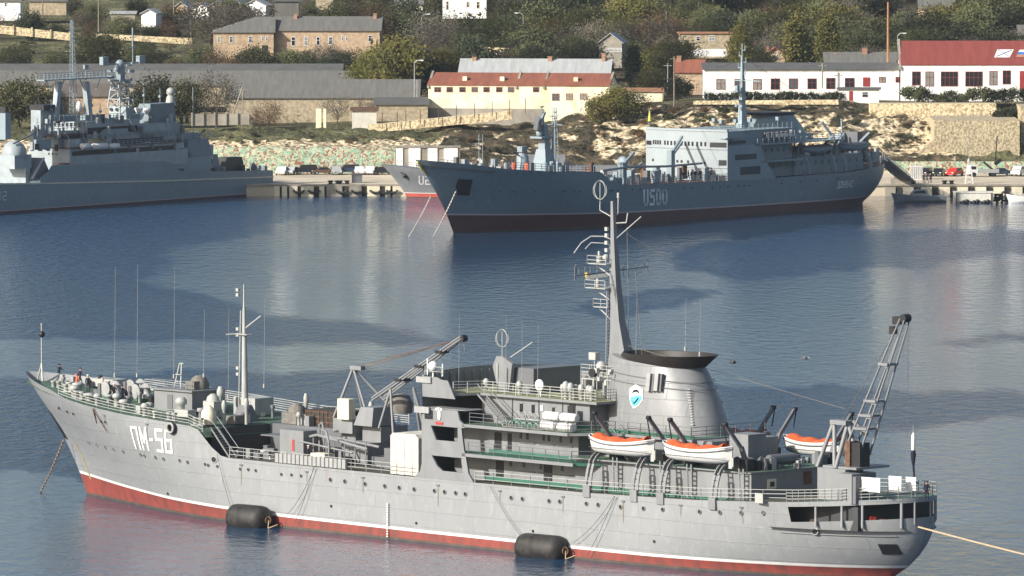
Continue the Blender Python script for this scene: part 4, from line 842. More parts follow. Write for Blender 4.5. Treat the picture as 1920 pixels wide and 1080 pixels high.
m.lathe(T, [(.34, -.3), (.34, .3)], 1, 12, 'y'); m.tube(T, T + Vector((.2, 0, -1.2)), .04, n=4); bm_ = m.build('crane_boom', [M_supA, M_black], A)
m = MB(); m.tube(AP, T, .035, n=4); m.tube((41.8, -.3, 15.3), T, .03, n=4); m.tube(AP, T + Vector((-1.2, 0, -.4)), .03, n=4); m.build('crane_cable', M_rust, A)
m = MB(); m.box(40.8, 42.4, -2.9, -2.0, 10.4, 12.4); m.build('cream_cover', M_cream, A)
m = MB(); m.lathe((45.2, 1.4, 11.0), [(1.2, 0), (1.3, .9), (.9, 1.7), (.3, 1.9)], 0, 12); m.build('covered_winch', mat('grey_canvas', (.19, .18, .16)), A)
m = MB(); m.box(52.6, 58.5, -1, 6.5, 9.0, 9.25, 0); m.box(52.8, 58.5, -.8, 6.2, 6.2, 9.0, 1); m.build('hatch_house', [M_olive, M_supD], A)
# big cream tarpaulin box beside the bridge front
m = MB(); m.box(0, 3.9, 0, 3.6, 0, 3.6); m.prism([(-.05, 3.6), (3.95, 3.6), (3.5, 3.95), (.4, 3.95)], -.05, 3.65)
for x in (.9, 2.0, 3.0): m.tube((x, -.03, 0), (x, -.03, 3.6), .04, n=4)
o = m.build('tarpaulin_crate', [mat('bright_tarpaulin', (.60, .58, .50), .75, .12, .8, bump=.4)]); o.location = FA.w(53.4, -7.6, 6.2); o.rotation_euler = (0, 0, FA.a); tag(o, 'big crate under a pale cream tarpaulin on the main deck just forward of the bridge', 'crate')
# aft: crane 2
m = MB(); m.box(105.9, 109.4, -3.3, -.9, 7.1, 10.0); m.box(109.4, 110.7, -2.8, -.6, 7.1, 9.7, 1); m.box(106.2, 110.4, -2.9, 1.5, 10.0, 10.2); m.box(108.5, 109.1, -2.4, -1.2, 10.2, 12.5, 2); m.box(109.1, 110.2, -2.2, -.9, 10.2, 12.4, 3); m.build('stern_crane_base', [M_supA, M_supD, M_rust, M_black], A)
m = MB()
for a, b in (((105.6, -3, 10), (106.4, -1.6, 14.2)), ((107.4, -2.6, 10), (106.4, -1.6, 14.2)), ((107.9, -3, 10), (107.9, -1.4, 14.0)), ((106.0, .4, 10), (107.9, -1.4, 14.0)), ((109.6, -.6, 13), (108.4, -1.2, 14.3)), ((109.9, -2, 10.1), (108.0, -1.4, 14.1))): m.tube(a, b, .2, n=6)
m.box(106.2, 108.2, -2, -1, 13.9, 14.3); m.build('stern_crane_frame', M_supA, A)
m = MB(); B0 = Vector((109.0, -1.2, 11.6)); T2 = Vector((114.6, -1.0, 23.9)); ln = (T2 - B0)
crs = [0, .22, .39, .68, 1]
for dx, dy in ((-.9, -.7), (.9, -.7), (-.9, .7), (.9, .7)):
    m.tube(B0 + Vector((dx * .9, dy, -dx * .4)), T2 + Vector((dx * .28, dy * .5, -dx * .1)), .11, .085, n=6)
for k in (.17, .27, .38, .66): 
    p = B0 + ln * k; wx = lerp(.8, .25, k); m.box(p.x - wx - .2, p.x + wx + .1, p.y - .8, p.y + .7, p.z - .1, p.z + .12)
    m.tube(p + Vector((-wx, -.6, 0)), p + Vector((wx, -.6, -.3)), .07, n=4)
m.lathe(T2 + Vector((.1, 0, .1)), [(.38, -.4), (.38, .4)], 1, 12, 'y'); m.box(T2.x - 1.2, T2.x - .2, -1.4, -.7, T2.z - .5, T2.z + .2, 1); m.box(T2.x - 1.7, T2.x - 1.1, -1.3, -.8, T2.z - 1.4, T2.z - .7, 1); m.build('stern_crane_boom', [M_supA, M_black], A)
m = MB(); m.tube(T2 + Vector((.4, 0, 0)), (115.0, -1.0, 13.2), .025, n=4); m.tube((107.2, -1.4, 14.3), T2 + Vector((-.5, 0, -.3)), .03, n=4); m.build('stern_crane_cable', M_cable, A)
m = MB(); m.box(110.4, 112.2, -5.4, -4.2, 7.2, 9.9); m.box(112.2, 112.6, -5.3, -4.4, 7.2, 9.7, 1); m.build('stern_locker', [M_supA, M_supD], A)
m = MB(); m.box(103.0, 104.0, -8.5, -8.42, 6.9, 7.8); m.build('rail_board', M_wht2, A)
# davits ---------------------------------------------------------------------------
def davit_pair(x, sd, name='boat_davit'):
    m = MB()
    for dx in (-.28, .28):
        pts = []
        for k in range(9):
            t = k / 8; a = t * PI / 2; pts.append((x + dx, sd * (8.35 - 1.5 * (1 - math.cos(a))), 6.8 + 3.1 * math.sin(a)))
        for a, b in zip(pts, pts[1:]): m.bar(a, b, .12, .30)
        m.bar(pts[-1], (x + dx, sd * 5.9, 10.1), .12, .3)
    for k in range(2, 8): t = k / 8; a = t * PI / 2; y = sd * (8.35 - 1.5 * (1 - math.cos(a))); z = 6.8 + 3.1 * math.sin(a); m.bar((x - .28, y, z), (x + .28, y, z), .1, .1, 1)
    m.box(x - .45, x + .45, sd * 8.45 - .2, sd * 8.45 + .2, 5.9, 7.0)
    m.ladder((x + 2.2, sd * 7.0, 9.7), (x + 2.2, sd * 6.9, 6.6), .55, (1, 0, 0), .4)
    m.build(name, [M_supA, M_black], A)
def davit_arm(x, sd):
    m = MB(); m.bar((x, sd * 5.6, 10.2), (x, sd * 6.2, 11.6), .30, .42); m.bar((x, sd * 6.2, 11.5), (x, sd * 8.3, 13.8), .24, .32); m.lathe((x, sd * 8.3, 13.8), [(.2, -.2), (.2, .2)], 1, 10, 'x'); m.tube((x, sd * 8.45, 13.6), (x, sd * 8.1, 12.0), .06, n=4, m=1); m.box(x - .5, x + .5, sd * 5.4 - .5, sd * 5.4 + .5, 9.34, 10.4, 1)
    m.build('davit_arm', [M_supD, M_black], A)
for x in (81.2, 87.4, 90.9, 97.6): davit_pair(x, -1)
for x in (82.0, 89.1, 91.9, 99.0): davit_arm(x, -1)
for x in (82.0, 89.1, 91.9, 99.2): davit_arm(x, 1)
rn = random.Random(12)
for i in range(44):
    x = rn.uniform(93.5, 104.5); y = rn.uniform(-5.8, 4) if x > 100 else rn.uniform(-5.6, -3); z = 9.35 if x < 100.4 else None
    if z is None: x = rn.uniform(96, 100.2); y = rn.uniform(-2.5, 6); z = 9.35
    a, b, c = rn.uniform(.25, .9), rn.uniform(.25, .7), rn.uniform(.3, 1.2); MB().box(x, x + a, y, y + b, z, z + c).build('boat_deck_fitting', rn.choice((M_supA, M_supD, M_supD, M_black, M_wht2)), A)
for x, y in ((94.5, -4.2), (97.8, -5.0), (99.4, -3.4)):
    m = MB(); m.lathe((x, y, 10.0), [(.6, -.5), (.6, -.4), (.4, -.35), (.4, .35), (.6, .4), (.6, .5)], 0, 14, 'y'); m.box(x - .5, x + .5, y - .6, y + .6, 9.35, 9.6); m.build('boat_winch', [M_supD], A)
m = MB(); m.lathe((98.6, -.5, 10.1), [(.5, -1.6), (.5, 1.6)], 0, 14, 'y'); m.build('cable_drum', M_supD, A)
# lifeboats --------------------------------------------------------------------------
def lifeboat(x, y, z, L, label, rz=0, dark=False):
    root = thing('lifeboat', label, 'lifeboat', FA.w(x, y, z), FA.a + rz, 'open lifeboats with orange covers on the pale repair ship'); root.scale = (1, 1.05, 1.22)
    m = MB(); n = 16; NV = 8; hw = 1.15
    for i in range(n + 1):
        t = i / n * 2 - 1; e = (1 - abs(t) ** 2.6) ** .6; zt = 1.05 + .38 * t * t; kb = .28 * abs(t) ** 4
        for j in range(NV + 1):
            a = PI * j / NV; yy = -math.cos(a); zz = math.sin(a) ** .7
            m.v.append((t * L / 2 * (1 - .06 * zz), yy * hw * e * (1 if zz < .9 else 1), zt - (zt - kb) * zz))
    for i in range(n):
        for j in range(NV): a = i * (NV + 1) + j; m.f.append((a, a + 1, a + NV + 2, a + NV + 1)); m.m.append(0); m.sm.append(True)
    m.build('boat_hull', M_white if not dark else mat('shaded_boat_hull', (.30, .27, .22), .6), root)  # darker copy of the white hull, shade put into its colour
    for sd in (-1, 1):
        m = MB(); p = [(t * L / 2, sd * (hw * (1 - abs(t) ** 2.6) ** .6 + .04), .86 + .38 * t * t) for t in [k / 10 - 1 for k in range(21)]]; m.path(p, .055, 5)
        m.path([(t * L / 2, sd * (hw * .93 * (1 - abs(t) ** 2.6) ** .6 + .05) , .52 + .1 * math.sin(k * PI)) for k, t in [(k, k / 14 - .93) for k in range(27)]], .02, 4)
        p = [(t * L / 2, sd * (hw * (1 - abs(t) ** 2.6) ** .6 + .02), 1.05 + .38 * t * t) for t in [k / 10 - 1 for k in range(21)]]; m.path(p, .05, 5, 1)
        m.build('rubbing_band', [M_supD, M_white], root)
    m = MB(); vs = []; k = 13
    for i in range(k):
        t = (i / (k - 1) * 2 - 1) * .80; e = (1 - abs(t) ** 2.6) ** .6
        for j in range(5): s_ = j / 4 * 2 - 1; vs.append((t * L / 2, s_ * hw * .88 * e, 1.05 + .38 * t * t + .28 * (1 - s_ * s_) * (1 + .4 * math.sin(i * 1.7))))
    m.add(vs, [(i * 5 + j, i * 5 + j + 1, i * 5 + j + 6, i * 5 + j + 5) for i in range(k - 1) for j in range(4)], 0, True); m.build('orange_cover', M_orange, root)
    m = MB(); m.box(L / 2 * .90, L / 2 * 1.0, -.05, .05, -.25, 1.3); m.box(L / 2 * 1.0, L / 2 + .15, -.04, .04, -.1, .6); m.build('rudder', M_wht2, root)
lifeboat(84.6, -7.3, 9.95, 8.5, 'white open lifeboat with orange cover hanging by the funnel, the nearer one to the bridge')
lifeboat(94.5, -7.3, 9.95, 8.9, 'white open lifeboat with orange cover in the middle davits just aft of the funnel')
lifeboat(95.6, 7.3, 9.7, 8.3, 'white lifeboat with orange cover on the far side, beside the stern crane', 0)
lifeboat(85.5, 7.3, 9.9, 8.2, 'shaded lifeboat with shade in its hull colour on the far side, behind the boat davits', 0, True)
# fenders, ropes, chain, line
def fender(px, py, wpx, label):
    X, Y = onz(px, py, 0.1); root = thing('floating_fender', label, 'fender', (X, Y, 0.75), FA.a + R(4))
    L = wpx; m = MB(); m.lathe((0, 0, 0), [(.2, -L / 2), (.9, -L / 2 + .12), (1.3, -L / 2 + .5), (1.38, -L / 2 + 1.0), (1.38, L / 2 - 1.0), (1.3, L / 2 - .5), (.9, L / 2 - .12), (.2, L / 2)], 0, 24, 'x'); m.build('fender_body', mat('worn_black_rubber', (.032, .029, .026), .62, .3, .9, col2=(.012, .011, .011), bump=.3, contrast=(.4, .6)), root)
    m = MB(); m.lathe((0, 0, 0), [(.35, L / 2), (.35, L / 2 + .12)], 0, 12, 'x'); m.torus((L / 2 + .15, 0, .0), .35, .07, 0, 'y', 12, 5); m.build('end_fitting', M_rust, root)
    m = MB(); m.path([(L / 2 + .2, 0, 0), (L / 2 + .6, -.5, -.7), (L / 2 + 1.6, -.2, -.3)], .04, 5); m.build('lashing', M_rope, root)
fender(467, 985, 4.9, 'fat black rubber fender floating at the bow end of the pale ship'); fender(1016, 1042, 5.6, 'fat black rubber fender floating amidships against the pale hull')
def ropeline(name, pts, r, mtl, label, cat, group=None):
    m = MB(); m.path(pts, r, 5); o = m.build(name, mtl); tag(o, label, cat, group); return o
def sag(a, b, s_, n=10): return [tuple(lerp(a[i], b[i], t) - (s_ * 4 * t * (1 - t) if i == 2 else 0) for i in range(3)) for t in [k / n for k in range(n + 1)]]
def hp(px, py, d=.3):
    y = -8.4
    for _ in range(6): x, z = FA.iy(px, py, y); y = -HA.side(x, z) - d
    return FA.w(x, y, z)
for i, (a, b, s_, lb) in enumerate([((407, 850), (432, 948), .3, 'thin dark rope from the bow mooring pipe down to the forward fender'), ((590, 875), (538, 965), .5, 'slack dark rope from the gangway down beyond the forward fender'), ((588, 875), (552, 980), .5, 'second slack rope crossing the red boot band below the gangway'), ((918, 910), (975, 1003), .3, 'thin rope running down to the forward end of the midships fender'), ((1152, 930), (1075, 1017), .5, 'thin rope running down to the aft end of the midships fender'), ((1153, 930), (1100, 1043), .3, 'dark rope hanging from the rail down into the water aft of the midships fender')]):
    A0 = hp(*a); B0_ = hp(*b, .45); ropeline('fender_rope', sag(A0, B0_, s_), .026, M_cable, lb, 'rope')
a = FA.w(-1.4, -1.9, 5.6); b = (*onz(73, 922, 0), -.3)
def chain(name, a, b, s_, r, label, mt=None):
    P = sag(a, b, s_, 34); m = MB()
    for i, (p, q) in enumerate(zip(P, P[1:])):
        c = [(p[k] + q[k]) / 2 for k in range(3)]; m.bar(p, q, r * (2.4 if i % 2 else 1.0), r * (1.0 if i % 2 else 2.4))
    tag(m.build(name, mt or mat('grey_brown_chain', (.19, .14, .10), .8)), label, 'chain')
chain('anchor_chain', a, b, .25, .075, 'rusty anchor chain from the pale ship\'s bow into the water')
y0 = -1.0; x, z = FA.iy(1722, 988, -6.4); ae = FA.w(x, -6.4, z); be = (*onz(2300, 1118, 1.0), 1.5)
be = tuple(v for v in atY(2100, 1082, 640)); ropeline('mooring_rope', sag(ae, be, .1), .075, M_rope, 'thick straw coloured mooring rope running right from the pale ship\'s stern', 'rope')
m = MB(); p = FA.w(x, -6.25, z)
# ensign
root = thing('ensign_staff', 'flagstaff with a furled white and dark blue flag at the pale ship\'s stern', 'flag', FA.w(115.4, -.4, 7.8), FA.a)
m = MB(); m.tube((0, 0, 0), (-.3, 0, 6.4), .05, n=5); m.build('staff', M_wht2, root); m = MB()
m.lathe((-.15, -.12, 4.2), [(.03, 1.6), (.16, 1.4), (.20, .6), (.17, 0)], 0, 8); m.lathe((-.15, -.12, 2.7), [(.17, 1.5), (.26, 1.1), (.16, .4), (.05, 0)], 1, 8); m.path([(-.1, -.15, 2.8), (.1, -.2, 1.4), (.5, -.2, 1.2)], .09, 5, 1); m.build('flag_cloth', [M_wcloth, M_navy], root)
for i, (x, y, wd, ht, lb, mm) in enumerate([(112.0, -4.6, 2.8, 1.3, 'white cloth screen draped over the stern railing, the widest one', 0), (113.6, -2.0, 1.5, 1.3, 'white cloth hung at the far stern rail behind the widest one', 0), (114.6, -.8, 1.2, 1.2, 'pale cloth hung on the stern rail at the outermost corner', 0)]):
    m = MB(); n = 8
    vs = [(k / n * wd, .08 * math.sin(k * 2.1), z) for k in range(n + 1) for z in (0, ht)]; m.add(vs, [(2 * k, 2 * k + 2, 2 * k + 3, 2 * k + 1) for k in range(n)], 0, True); vs = [(x_, y_ + .05, z_) for x_, y_, z_ in vs]; m.add(vs, [(2 * k, 2 * k + 2, 2 * k + 3, 2 * k + 1) for k in range(n)], 0, True)
    o = m.build('hung_cloth', M_wcloth); o.location = FA.w(x, y, 8.35); o.rotation_euler = (0, 0, FA.a + R(5)); tag(o, lb, 'cloth')
# crew
AF = FA.a
CR = [(143, 715, -1.5, P_orange, 'person in an orange suit leaning by the bow bulwark', M_orange, 'helmet'), (110, 704, 2.3, P_navy_lean, 'person in dark clothes nearest the bow tip, bending by the bulwark', M_navy, 'hair'), (150, 705, 2.0, P_navy_walk, 'person in dark clothes walking right behind the orange one', M_navy, 'flat'), (165, 716, -1, P_navy_stand, 'person in a dark uniform and white cap beside the windlass, nearest the orange one', M_wcloth, 'flat'), (191, 717, -1.2, P_navy_lean, 'person in dark uniform and white cap leaning forward, leftmost of the foredeck group', M_wcloth, 'flat'), (205, 720, -2, P_navy_stand, 'person in dark uniform standing in the middle of the foredeck group', M_navy, 'flat'), (214, 722, -2.6, P_navy_lean, 'person in dark uniform leaning, just right of the middle of the foredeck group', M_wcloth, 'flat'), (229, 722, -2.4, P_navy_stand, 'person in dark uniform standing nearest the foredeck house', M_navy, 'flat'), (1738, 920, -3.0, P_navy_stand, 'person in dark uniform standing at the stern rail by the white cloths', M_navy, 'hair'), (578, 835, -5.9, P_navy_stand, 'person in dark clothes standing on the main deck beside the cabin', M_wcloth, 'flat')]
for px, py, y, me_, lb, cm, cp_ in CR:
    x, z = FA.iy(px, py, y); zd = (HA.ztop(x) - .12 if 2.6 < x < 27 else lerp(11.2, 10.5, (x + 9) / 11.6) if x <= 2.6 else 6.15 if x < 60 else HA.ztop(x) - .05)
    person(FA, x, y, zd, random.Random(px).uniform(0, 6), me_, cm, lb, None, cp_)
# ================= SHIP B: blue grey repair ship at the far quay =================
B = thing('repair_ship', 'blue grey naval repair ship numbered U500, moored at the far quay with sunlit superstructure front', 'ship', FB.loc(), FB.a)
topB = [(-9.3, 12.2), (0, 11.1), (5, 10.35), (15, 9.6), (28.5, 9.0), (29.5, 7.6), (32, 7.1), (33, 6.7), (38, 6.5), (70, 6.0), (98, 6.1), (118, 7.2)]
zrB = [(-4, 3.1), (10, 2.6), (35, 2.0), (70, 1.6), (118, 1.3)]
HB = Hull(topB, zrB)
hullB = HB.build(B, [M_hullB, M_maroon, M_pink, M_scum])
def hpB(px, py, d=0.1, fr=FB, Hh=HB, sc=1.0):
    y = -8.4 * sc
    for _ in range(7): x, z = fr.iy(px, py, y); y = -Hh.side(x / sc, z / sc) * sc
    return x, y - d, z
x0, _, z0 = hpB(1207, 384); x1, _, z1 = hpB(1251, 384)
m = MB(); wd = (x1 - x0 - 3 * .45) / 4; letters(m, 'U500', x0, z0, 2.25, wd * .78, wd * .22 + .45, .46, lambda x, z: (x, -HB.side(x, z) - .08, z)); m.build('hull_number', mat('pale_grey_number', (.78, .80, .80)), hullB)
x0, _, z0 = hpB(1570, 352); x1, _, z1 = hpB(1598, 349)
m = MB(); wd = (x1 - x0 - 5 * .3) / 6; letters(m, 'ДОНБАС', x0, z0, .95, wd, .3, .17, lambda x, z: (x, -HB.side(x, z) - .08, z)); m.build('ship_name', mat('pale_grey_number', (.78, .80, .80)), hullB)
P = [hpB(*p) for p in [(858, 366), (856, 350), (862, 336), (887, 337), (884, 352), (880, 367)]]
m = MB(); m.add(P, [tuple(range(6))]); m.build('anchor_recess', M_black, hullB)
m = MB(); 
for a, b in (((790, 304), (794, 318)), ((794, 318), (800, 316)), ((796, 306), (797, 326)), ((800, 305), (801, 318))): m.tube(hpB(*a, .15), hpB(*b, .15), .16, n=5)
m.build('yellow_bow_emblem', mat('emblem_yellow', (.62, .50, .08)), hullB)
PB = []
for px, py in [(950, 324), (968, 325), (982, 325), (995, 324), (1010, 325), (1033, 325), (1040, 325), (940, 359), (962, 359), (1002, 359), (1053, 359), (1058, 359), (1077, 358), (1088, 358), (1110, 357), (1143, 357), (1148, 357), (1158, 356), (1186, 355), (1200, 355), (1245, 354), (1282, 353), (1297, 352), (1335, 352), (1350, 351), (1365, 350), (1384, 349), (1395, 348), (1404, 348), (1466, 344), (1500, 341), (1530, 339), (1570, 335), (1612, 332)]:
    x, y, z = hpB(px, py); PB.append((x, z, .75))
add_portholes(hullB, HB, PB, M_hullB, M_black, B)
m = MB(); HB.deck(m, -8.9, 29, 0, None, .1, 50)
for i in range(len(m.v)): x, y, z = m.v[i]; m.v[i] = (x, y, HB.ztop(x) - (.9 if x < 3 else .15))
HB.deck(m, 28.5, 117.7, 0, None, .1, 50)
k = 51 * 0
for i in range(50 * 4, len(m.v)): x, y, z = m.v[i]; m.v[i] = (x, y, HB.ztop(x) - .1 if x > 33 else 6.5)
m.add([(28.8, -7.6, 6.4), (28.8, 7.6, 6.4), (28.8, 7.6, 8.9), (28.8, -7.6, 8.9)], [(0, 1, 2, 3)]); m.build('deck', mat('red_brown_deck', (.16, .07, .055), .7), B)
s = MB(); XF = 62.4
ar = [(XF - 1.3 * (1 - (y / 8.45) ** 2), y) for y in [-8.45 + 16.9 * i / 14 for i in range(15)]]
fr_bits = MB()
for (xa, ya), (xb, yb) in zip(ar, ar[1:]):
    for za, zb, off in ((6.0, 14.2, 0), (14.2, 14.55, .12)):
        s.add([(xa - off, ya, za), (xb - off, yb, za), (xb - off, yb, zb), (xa - off, ya, zb), (xa + .35, ya, za), (xb + .35, yb, za), (xb + .35, yb, zb), (xa + .35, ya, zb)], [(0, 3, 2, 1), (4, 5, 6, 7), (3, 7, 6, 2), (0, 1, 5, 4)], 0, False)
s.build('bridge_front', mat('sunlit_bridge_front_paint', (.32, .365, .38), .5, .05, .3), B)  # sunlight on the front put into a paler paint colour
m = MB(); m.box(XF, 71.5, -8.45, -8.3, 6.0, 11.9); m.box(XF, 71.5, 8.3, 8.45, 6, 11.9); m.box(XF, 67, -8.45, -8.3, 13.2, 14.2); m.prism([(71.5, 6.0), (76, 6.0), (73.2, 9), (71.5, 11.9)], -8.45, -8.3)
m.box(XF + .5, 84, -6, 6, 6.0, 11.6); m.box(XF + .5, 83, -6.2, 6.2, 11.6, 14.0); m.box(84, 104, -6.4, 6.4, 6, 9.0); m.box(80, 92, -4.6, 4.6, 11.6, 12.8)
m.box(72, 84, -8.45, -8.3, 8.7, 9.0); m.box(70, 84, -8.45, -8.3, 11.6, 11.9); m.box(62, 67, -8.4, -6, 13.0, 13.2); m.box(71, 84, -8.4, -6, 8.7, 8.9); m.box(70, 96, -8.4, 8, 11.6, 11.75); m.box(XF + .4, 83.5, -6.5, 6.5, 14.0, 14.1)
supB = m.build('superstructure', [M_supB, M_green], B)
def ffx(y): return XF - 1.3 * (1 - (y / 8.45) ** 2)
def fpx(px): return 8.3 - (px - 1215) / 152 * 16.7
for px in [1232, 1237, 1242, 1247, 1257, 1263, 1270, 1277, 1283, 1290, 1297, 1303, 1310, 1318, 1325, 1332]:
    y = fpx(px); m = MB(); m.box(ffx(y) - .06, ffx(y) + .05, y - .17, y + .17, 11.75, 12.45); m.build('window', M_glass, supB)
for px, z in ((1231, 8.9), (1282, 8.9), (1290, 8.9), (1302, 8.9), (1331, 8.75), (1308, 6.9), (1315, 6.9), (1322, 6.9), (1337, 7.9)):
    y = fpx(px); m = MB(); m.box(ffx(y) - .08, ffx(y) + .05, y - .18, y + .18, z, z + .4); m.build('port', M_black, supB)
m = MB()
for (a, b, z0, z1) in ((1215, 1227, 11.6, 12.3), (1340, 1366, 11.6, 12.4), (1354, 1366, 8.6, 9.5), (1350, 1366, 6.0, 7.0)):
    ya, yb = fpx(a), fpx(b); n = 3
    for i in range(n): p = lerp(ya, yb, i / n); q = lerp(ya, yb, (i + 1) / n); m.add([(ffx(p) - .05, p, z0), (ffx(q) - .05, q, z0), (ffx(q) - .05, q, z1), (ffx(p) - .05, p, z1)], [(0, 1, 2, 3)])
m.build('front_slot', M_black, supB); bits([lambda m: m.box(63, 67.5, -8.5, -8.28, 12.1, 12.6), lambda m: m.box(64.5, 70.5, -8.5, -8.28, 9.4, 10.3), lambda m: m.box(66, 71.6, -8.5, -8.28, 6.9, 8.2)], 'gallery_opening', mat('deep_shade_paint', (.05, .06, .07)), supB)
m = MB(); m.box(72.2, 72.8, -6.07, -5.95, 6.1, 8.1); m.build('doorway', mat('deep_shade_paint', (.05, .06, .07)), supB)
m = MB()
for z in (11.2, 8.1):
    for i in range(14): 
        p, q = ar[i], ar[i + 1]; m.bar((p[0] - .04, p[1], z), (q[0] - .04, q[1], z), .06, .06)
for x in [72 + 2.0 * i for i in range(16)]: m.box(x, x + .4, -6.47, -6.35, 7.6, 8.3); 
for x in [73 + 1.7 * i for i in range(7)]: m.box(x, x + .4, -6.07, -5.95, 10.2, 10.8)
m.box(76.5, 77.5, -6.07, -5.95, 6.1, 8.2); m.build('trim', M_supD, supB)
for a, b in (((78, 0, 25.5), (20, 0, 15.5)), ((78, 0, 22), (62.5, -5, 14.5)), ((78, 0, 22), (62.5, 5, 14.5)), ((78, 0, 26), (112, 0, 12)), ((14, 0, 18), (-6, 0, 13))):
    MB().tube(a, b, .03, n=4).build('rigging_wire', M_cable, B)
for x, z in ((66, 14.1), (70, 14.1), (74, 14.1), (86, 11.8), (88.5, 11.8), (82, 14.1), (64, 14.5)):
    m = MB(); m.tube((x, -4.5, z), (x, -4.5, z + 1.8), .07, n=5); m.box(x - .3, x + .3, -4.8, -4.2, z + 1.2, z + 1.8); m.build('bridge_instrument', M_supB, B)
m = MB(); m.rail([(63, -6.4, 14.1), (83.4, -6.4, 14.1)], 1.0, 3, 1.4, .05); m.build('bridge_railing', M_supB, B)
m = MB(); m.rail([(71, -8.3, 11.75), (96, -8.2, 11.75)], 1.0, 3, 1.6, .05); m.build('boat_deck_railing', M_supB, B)
m = MB(); RB = [(80.0, 95.5, 3.6, 11.7, 11.7), (80.6, 93.8, 3.3, 13.6, 13.6), (81.2, 92.2, 3.0, 15.3, 15.0), (82.2, 91.4, 2.7, 16.2, 15.7)]
loft(m, [ring(*r) for r in RG[:0]] + [ring(*r) for r in RB]); fb = m.build('funnel', mat('blue_grey_funnel_paint', (.20, .26, .29), .45), B)
m = MB(); loft(m, [ring(80.0, 91.3, 2.7, 16.1, 15.7), ring(79.4, 92.6, 3.0, 16.6, 16.3)]); m.build('funnel_cap', M_black, fb)
m = MB(); vs = []
for z, a, b, w_ in [(13.9, 76.9, 79.6, .7), (15.4, 77.3, 78.8, .45), (18.5, 77.5, 78.5, .33), (22, 77.7, 78.4, .25), (26, 77.8, 78.2, .14)]: vs += [(a, -w_, z), (b, -w_, z), (b, w_, z), (a, w_, z)]
m.add(vs, [(j * 4 + i, j * 4 + (i + 1) % 4, (j + 1) * 4 + (i + 1) % 4, (j + 1) * 4 + i) for j in range(4) for i in range(4)])
m.bar((78, -3.6, 22.0), (78, 3.6, 22.0), .15, .15); m.box(75.6, 78, -.8, .8, 20.2, 20.3); m.box(76, 78, -.6, .6, 18.7, 18.8); m.box(76.2, 76.9, -.3, .3, 20.3, 21.2); m.ball((76.4, 0, 17.8), .3); m.tube((78, 0, 26), (78, 0, 28.2), .12, n=6)
for z, y in ((24, .8), (25, -.8), (26, .6), (27, -.6), (23, -.7)): m.tube((78, 0, z), (78, y, z + .2), .08, n=5); m.tube((78, y, z), (78, y, z + .9), .07, n=4)
m.build('main_mast', M_supB, B)
def fitem(fr, Hd, px, py, y): x, z = fr.iy(px, py, y); return x, z
# foredeck: gun director tower, mast, guns, winches
m = MB(); x, z = FB.iy(1022, 285, -1); zd = HB.ztop(x)
m.taper((x - 1.6, x + 1.6, -2.4, .6), zd, (x - .9, x + .9, -1.7, .1), zd + 3.4); m.taper((x - .7, x + .7, -1.5, -.1), zd + 3.4, (x - .45, x + .45, -1.2, -.4), zd + 7.4); m.box(x - 2.2, x + .6, -2, .4, zd + 5.2, zd + 5.5); m.ball((x - 1.2, -.8, zd + 6), .6)
m.box(x + 1.8, x + 2.1, -1.2, -.9, zd, zd + 7); m.build('director_tower', M_supB, B)
m = MB(); m.bar((x - 1.2, -.8, zd + 7.4), (x + .2, -.8, zd + 9.4), .3, .4); m.add([(x - 3.2, -1.8, zd + 6.6), (x - 1.3, .4, zd + 6.6), (x - .9, .4, zd + 9.0), (x - 2.6, -1.8, zd + 8.8), (x - 3.1, -1.9, zd + 6.5), (x - 1.2, .3, zd + 6.5), (x - .8, .3, zd + 8.9), (x - 2.5, -1.9, zd + 8.7)], [(0, 1, 2, 3), (4, 7, 6, 5), (0, 4, 5, 1), (1, 5, 6, 2), (2, 6, 7, 3), (3, 7, 4, 0)], 1); m.tube((x, -.8, zd + 7), (x - .4, -.6, zd + 10.4), .09, n=5); m.ball((x - .4, -.6, zd + 10.3), .35, 0, 8, 5, (1.5, 1, .4)); m.build('air_search_radar', [M_supB, M_supD], B)
m = MB(); x2, z2 = FB.iy(1040, 290, 0); 
for dx, dy in ((-.5, -.5), (.5, -.5), (.5, .5), (-.5, .5)): m.tube((x2 + dx, dy, zd), (x2 + dx * .4, dy * .4, zd + 10), .07, n=4)
for k in range(9): z = zd + 1 + k; f = 1 - .06 * k; m.path([(x2 - .5 * f, -.5 * f, z), (x2 + .5 * f, -.5 * f, z + .5), (x2 + .5 * f, .5 * f, z), (x2 - .5 * f, .5 * f, z + .5), (x2 - .5 * f, -.5 * f, z)], .05, 4)
for z, w_ in ((zd + 7.2, 1.6), (zd + 8.6, 1.2)): m.bar((x2, -w_, z), (x2, w_, z), .12, .12); m.bar((x2 - w_, 0, z), (x2 + w_, 0, z), .12, .12)
m.build('lattice_mast', M_supB, B)
m = MB(); xx, zz = FB.iy(980, 288, -2); m.lathe((xx, -2, HB.ztop(xx)), [(1.2, 0), (1.2, .8), (1.0, 1.0), (1.0, 2.2), (.5, 2.8)], 0, 14); m.bar((xx - .8, -2, HB.ztop(xx) + 3.4), (xx + .6, -2, HB.ztop(xx) + 3.4), 1.0, .9, 0); m.bar((xx - .5, -2, HB.ztop(xx) + 2.2), (xx - 2.6, -2, HB.ztop(xx) + 3.0), .16, .16, 1); m.build('gun_mount', [M_supB, M_black], B)
for px in (898, 905):
    xx, zz = FB.iy(px, 290, 0); m = MB(); m.tube((xx, 0, HB.ztop(xx)), (xx, 0, HB.ztop(xx) + 5.4), .06, n=5); m.build('bow_pole', M_supB, B)
rn = random.Random(21)
MS3 = (M_supB, M_supB, M_supD, M_wht2, M_rust)
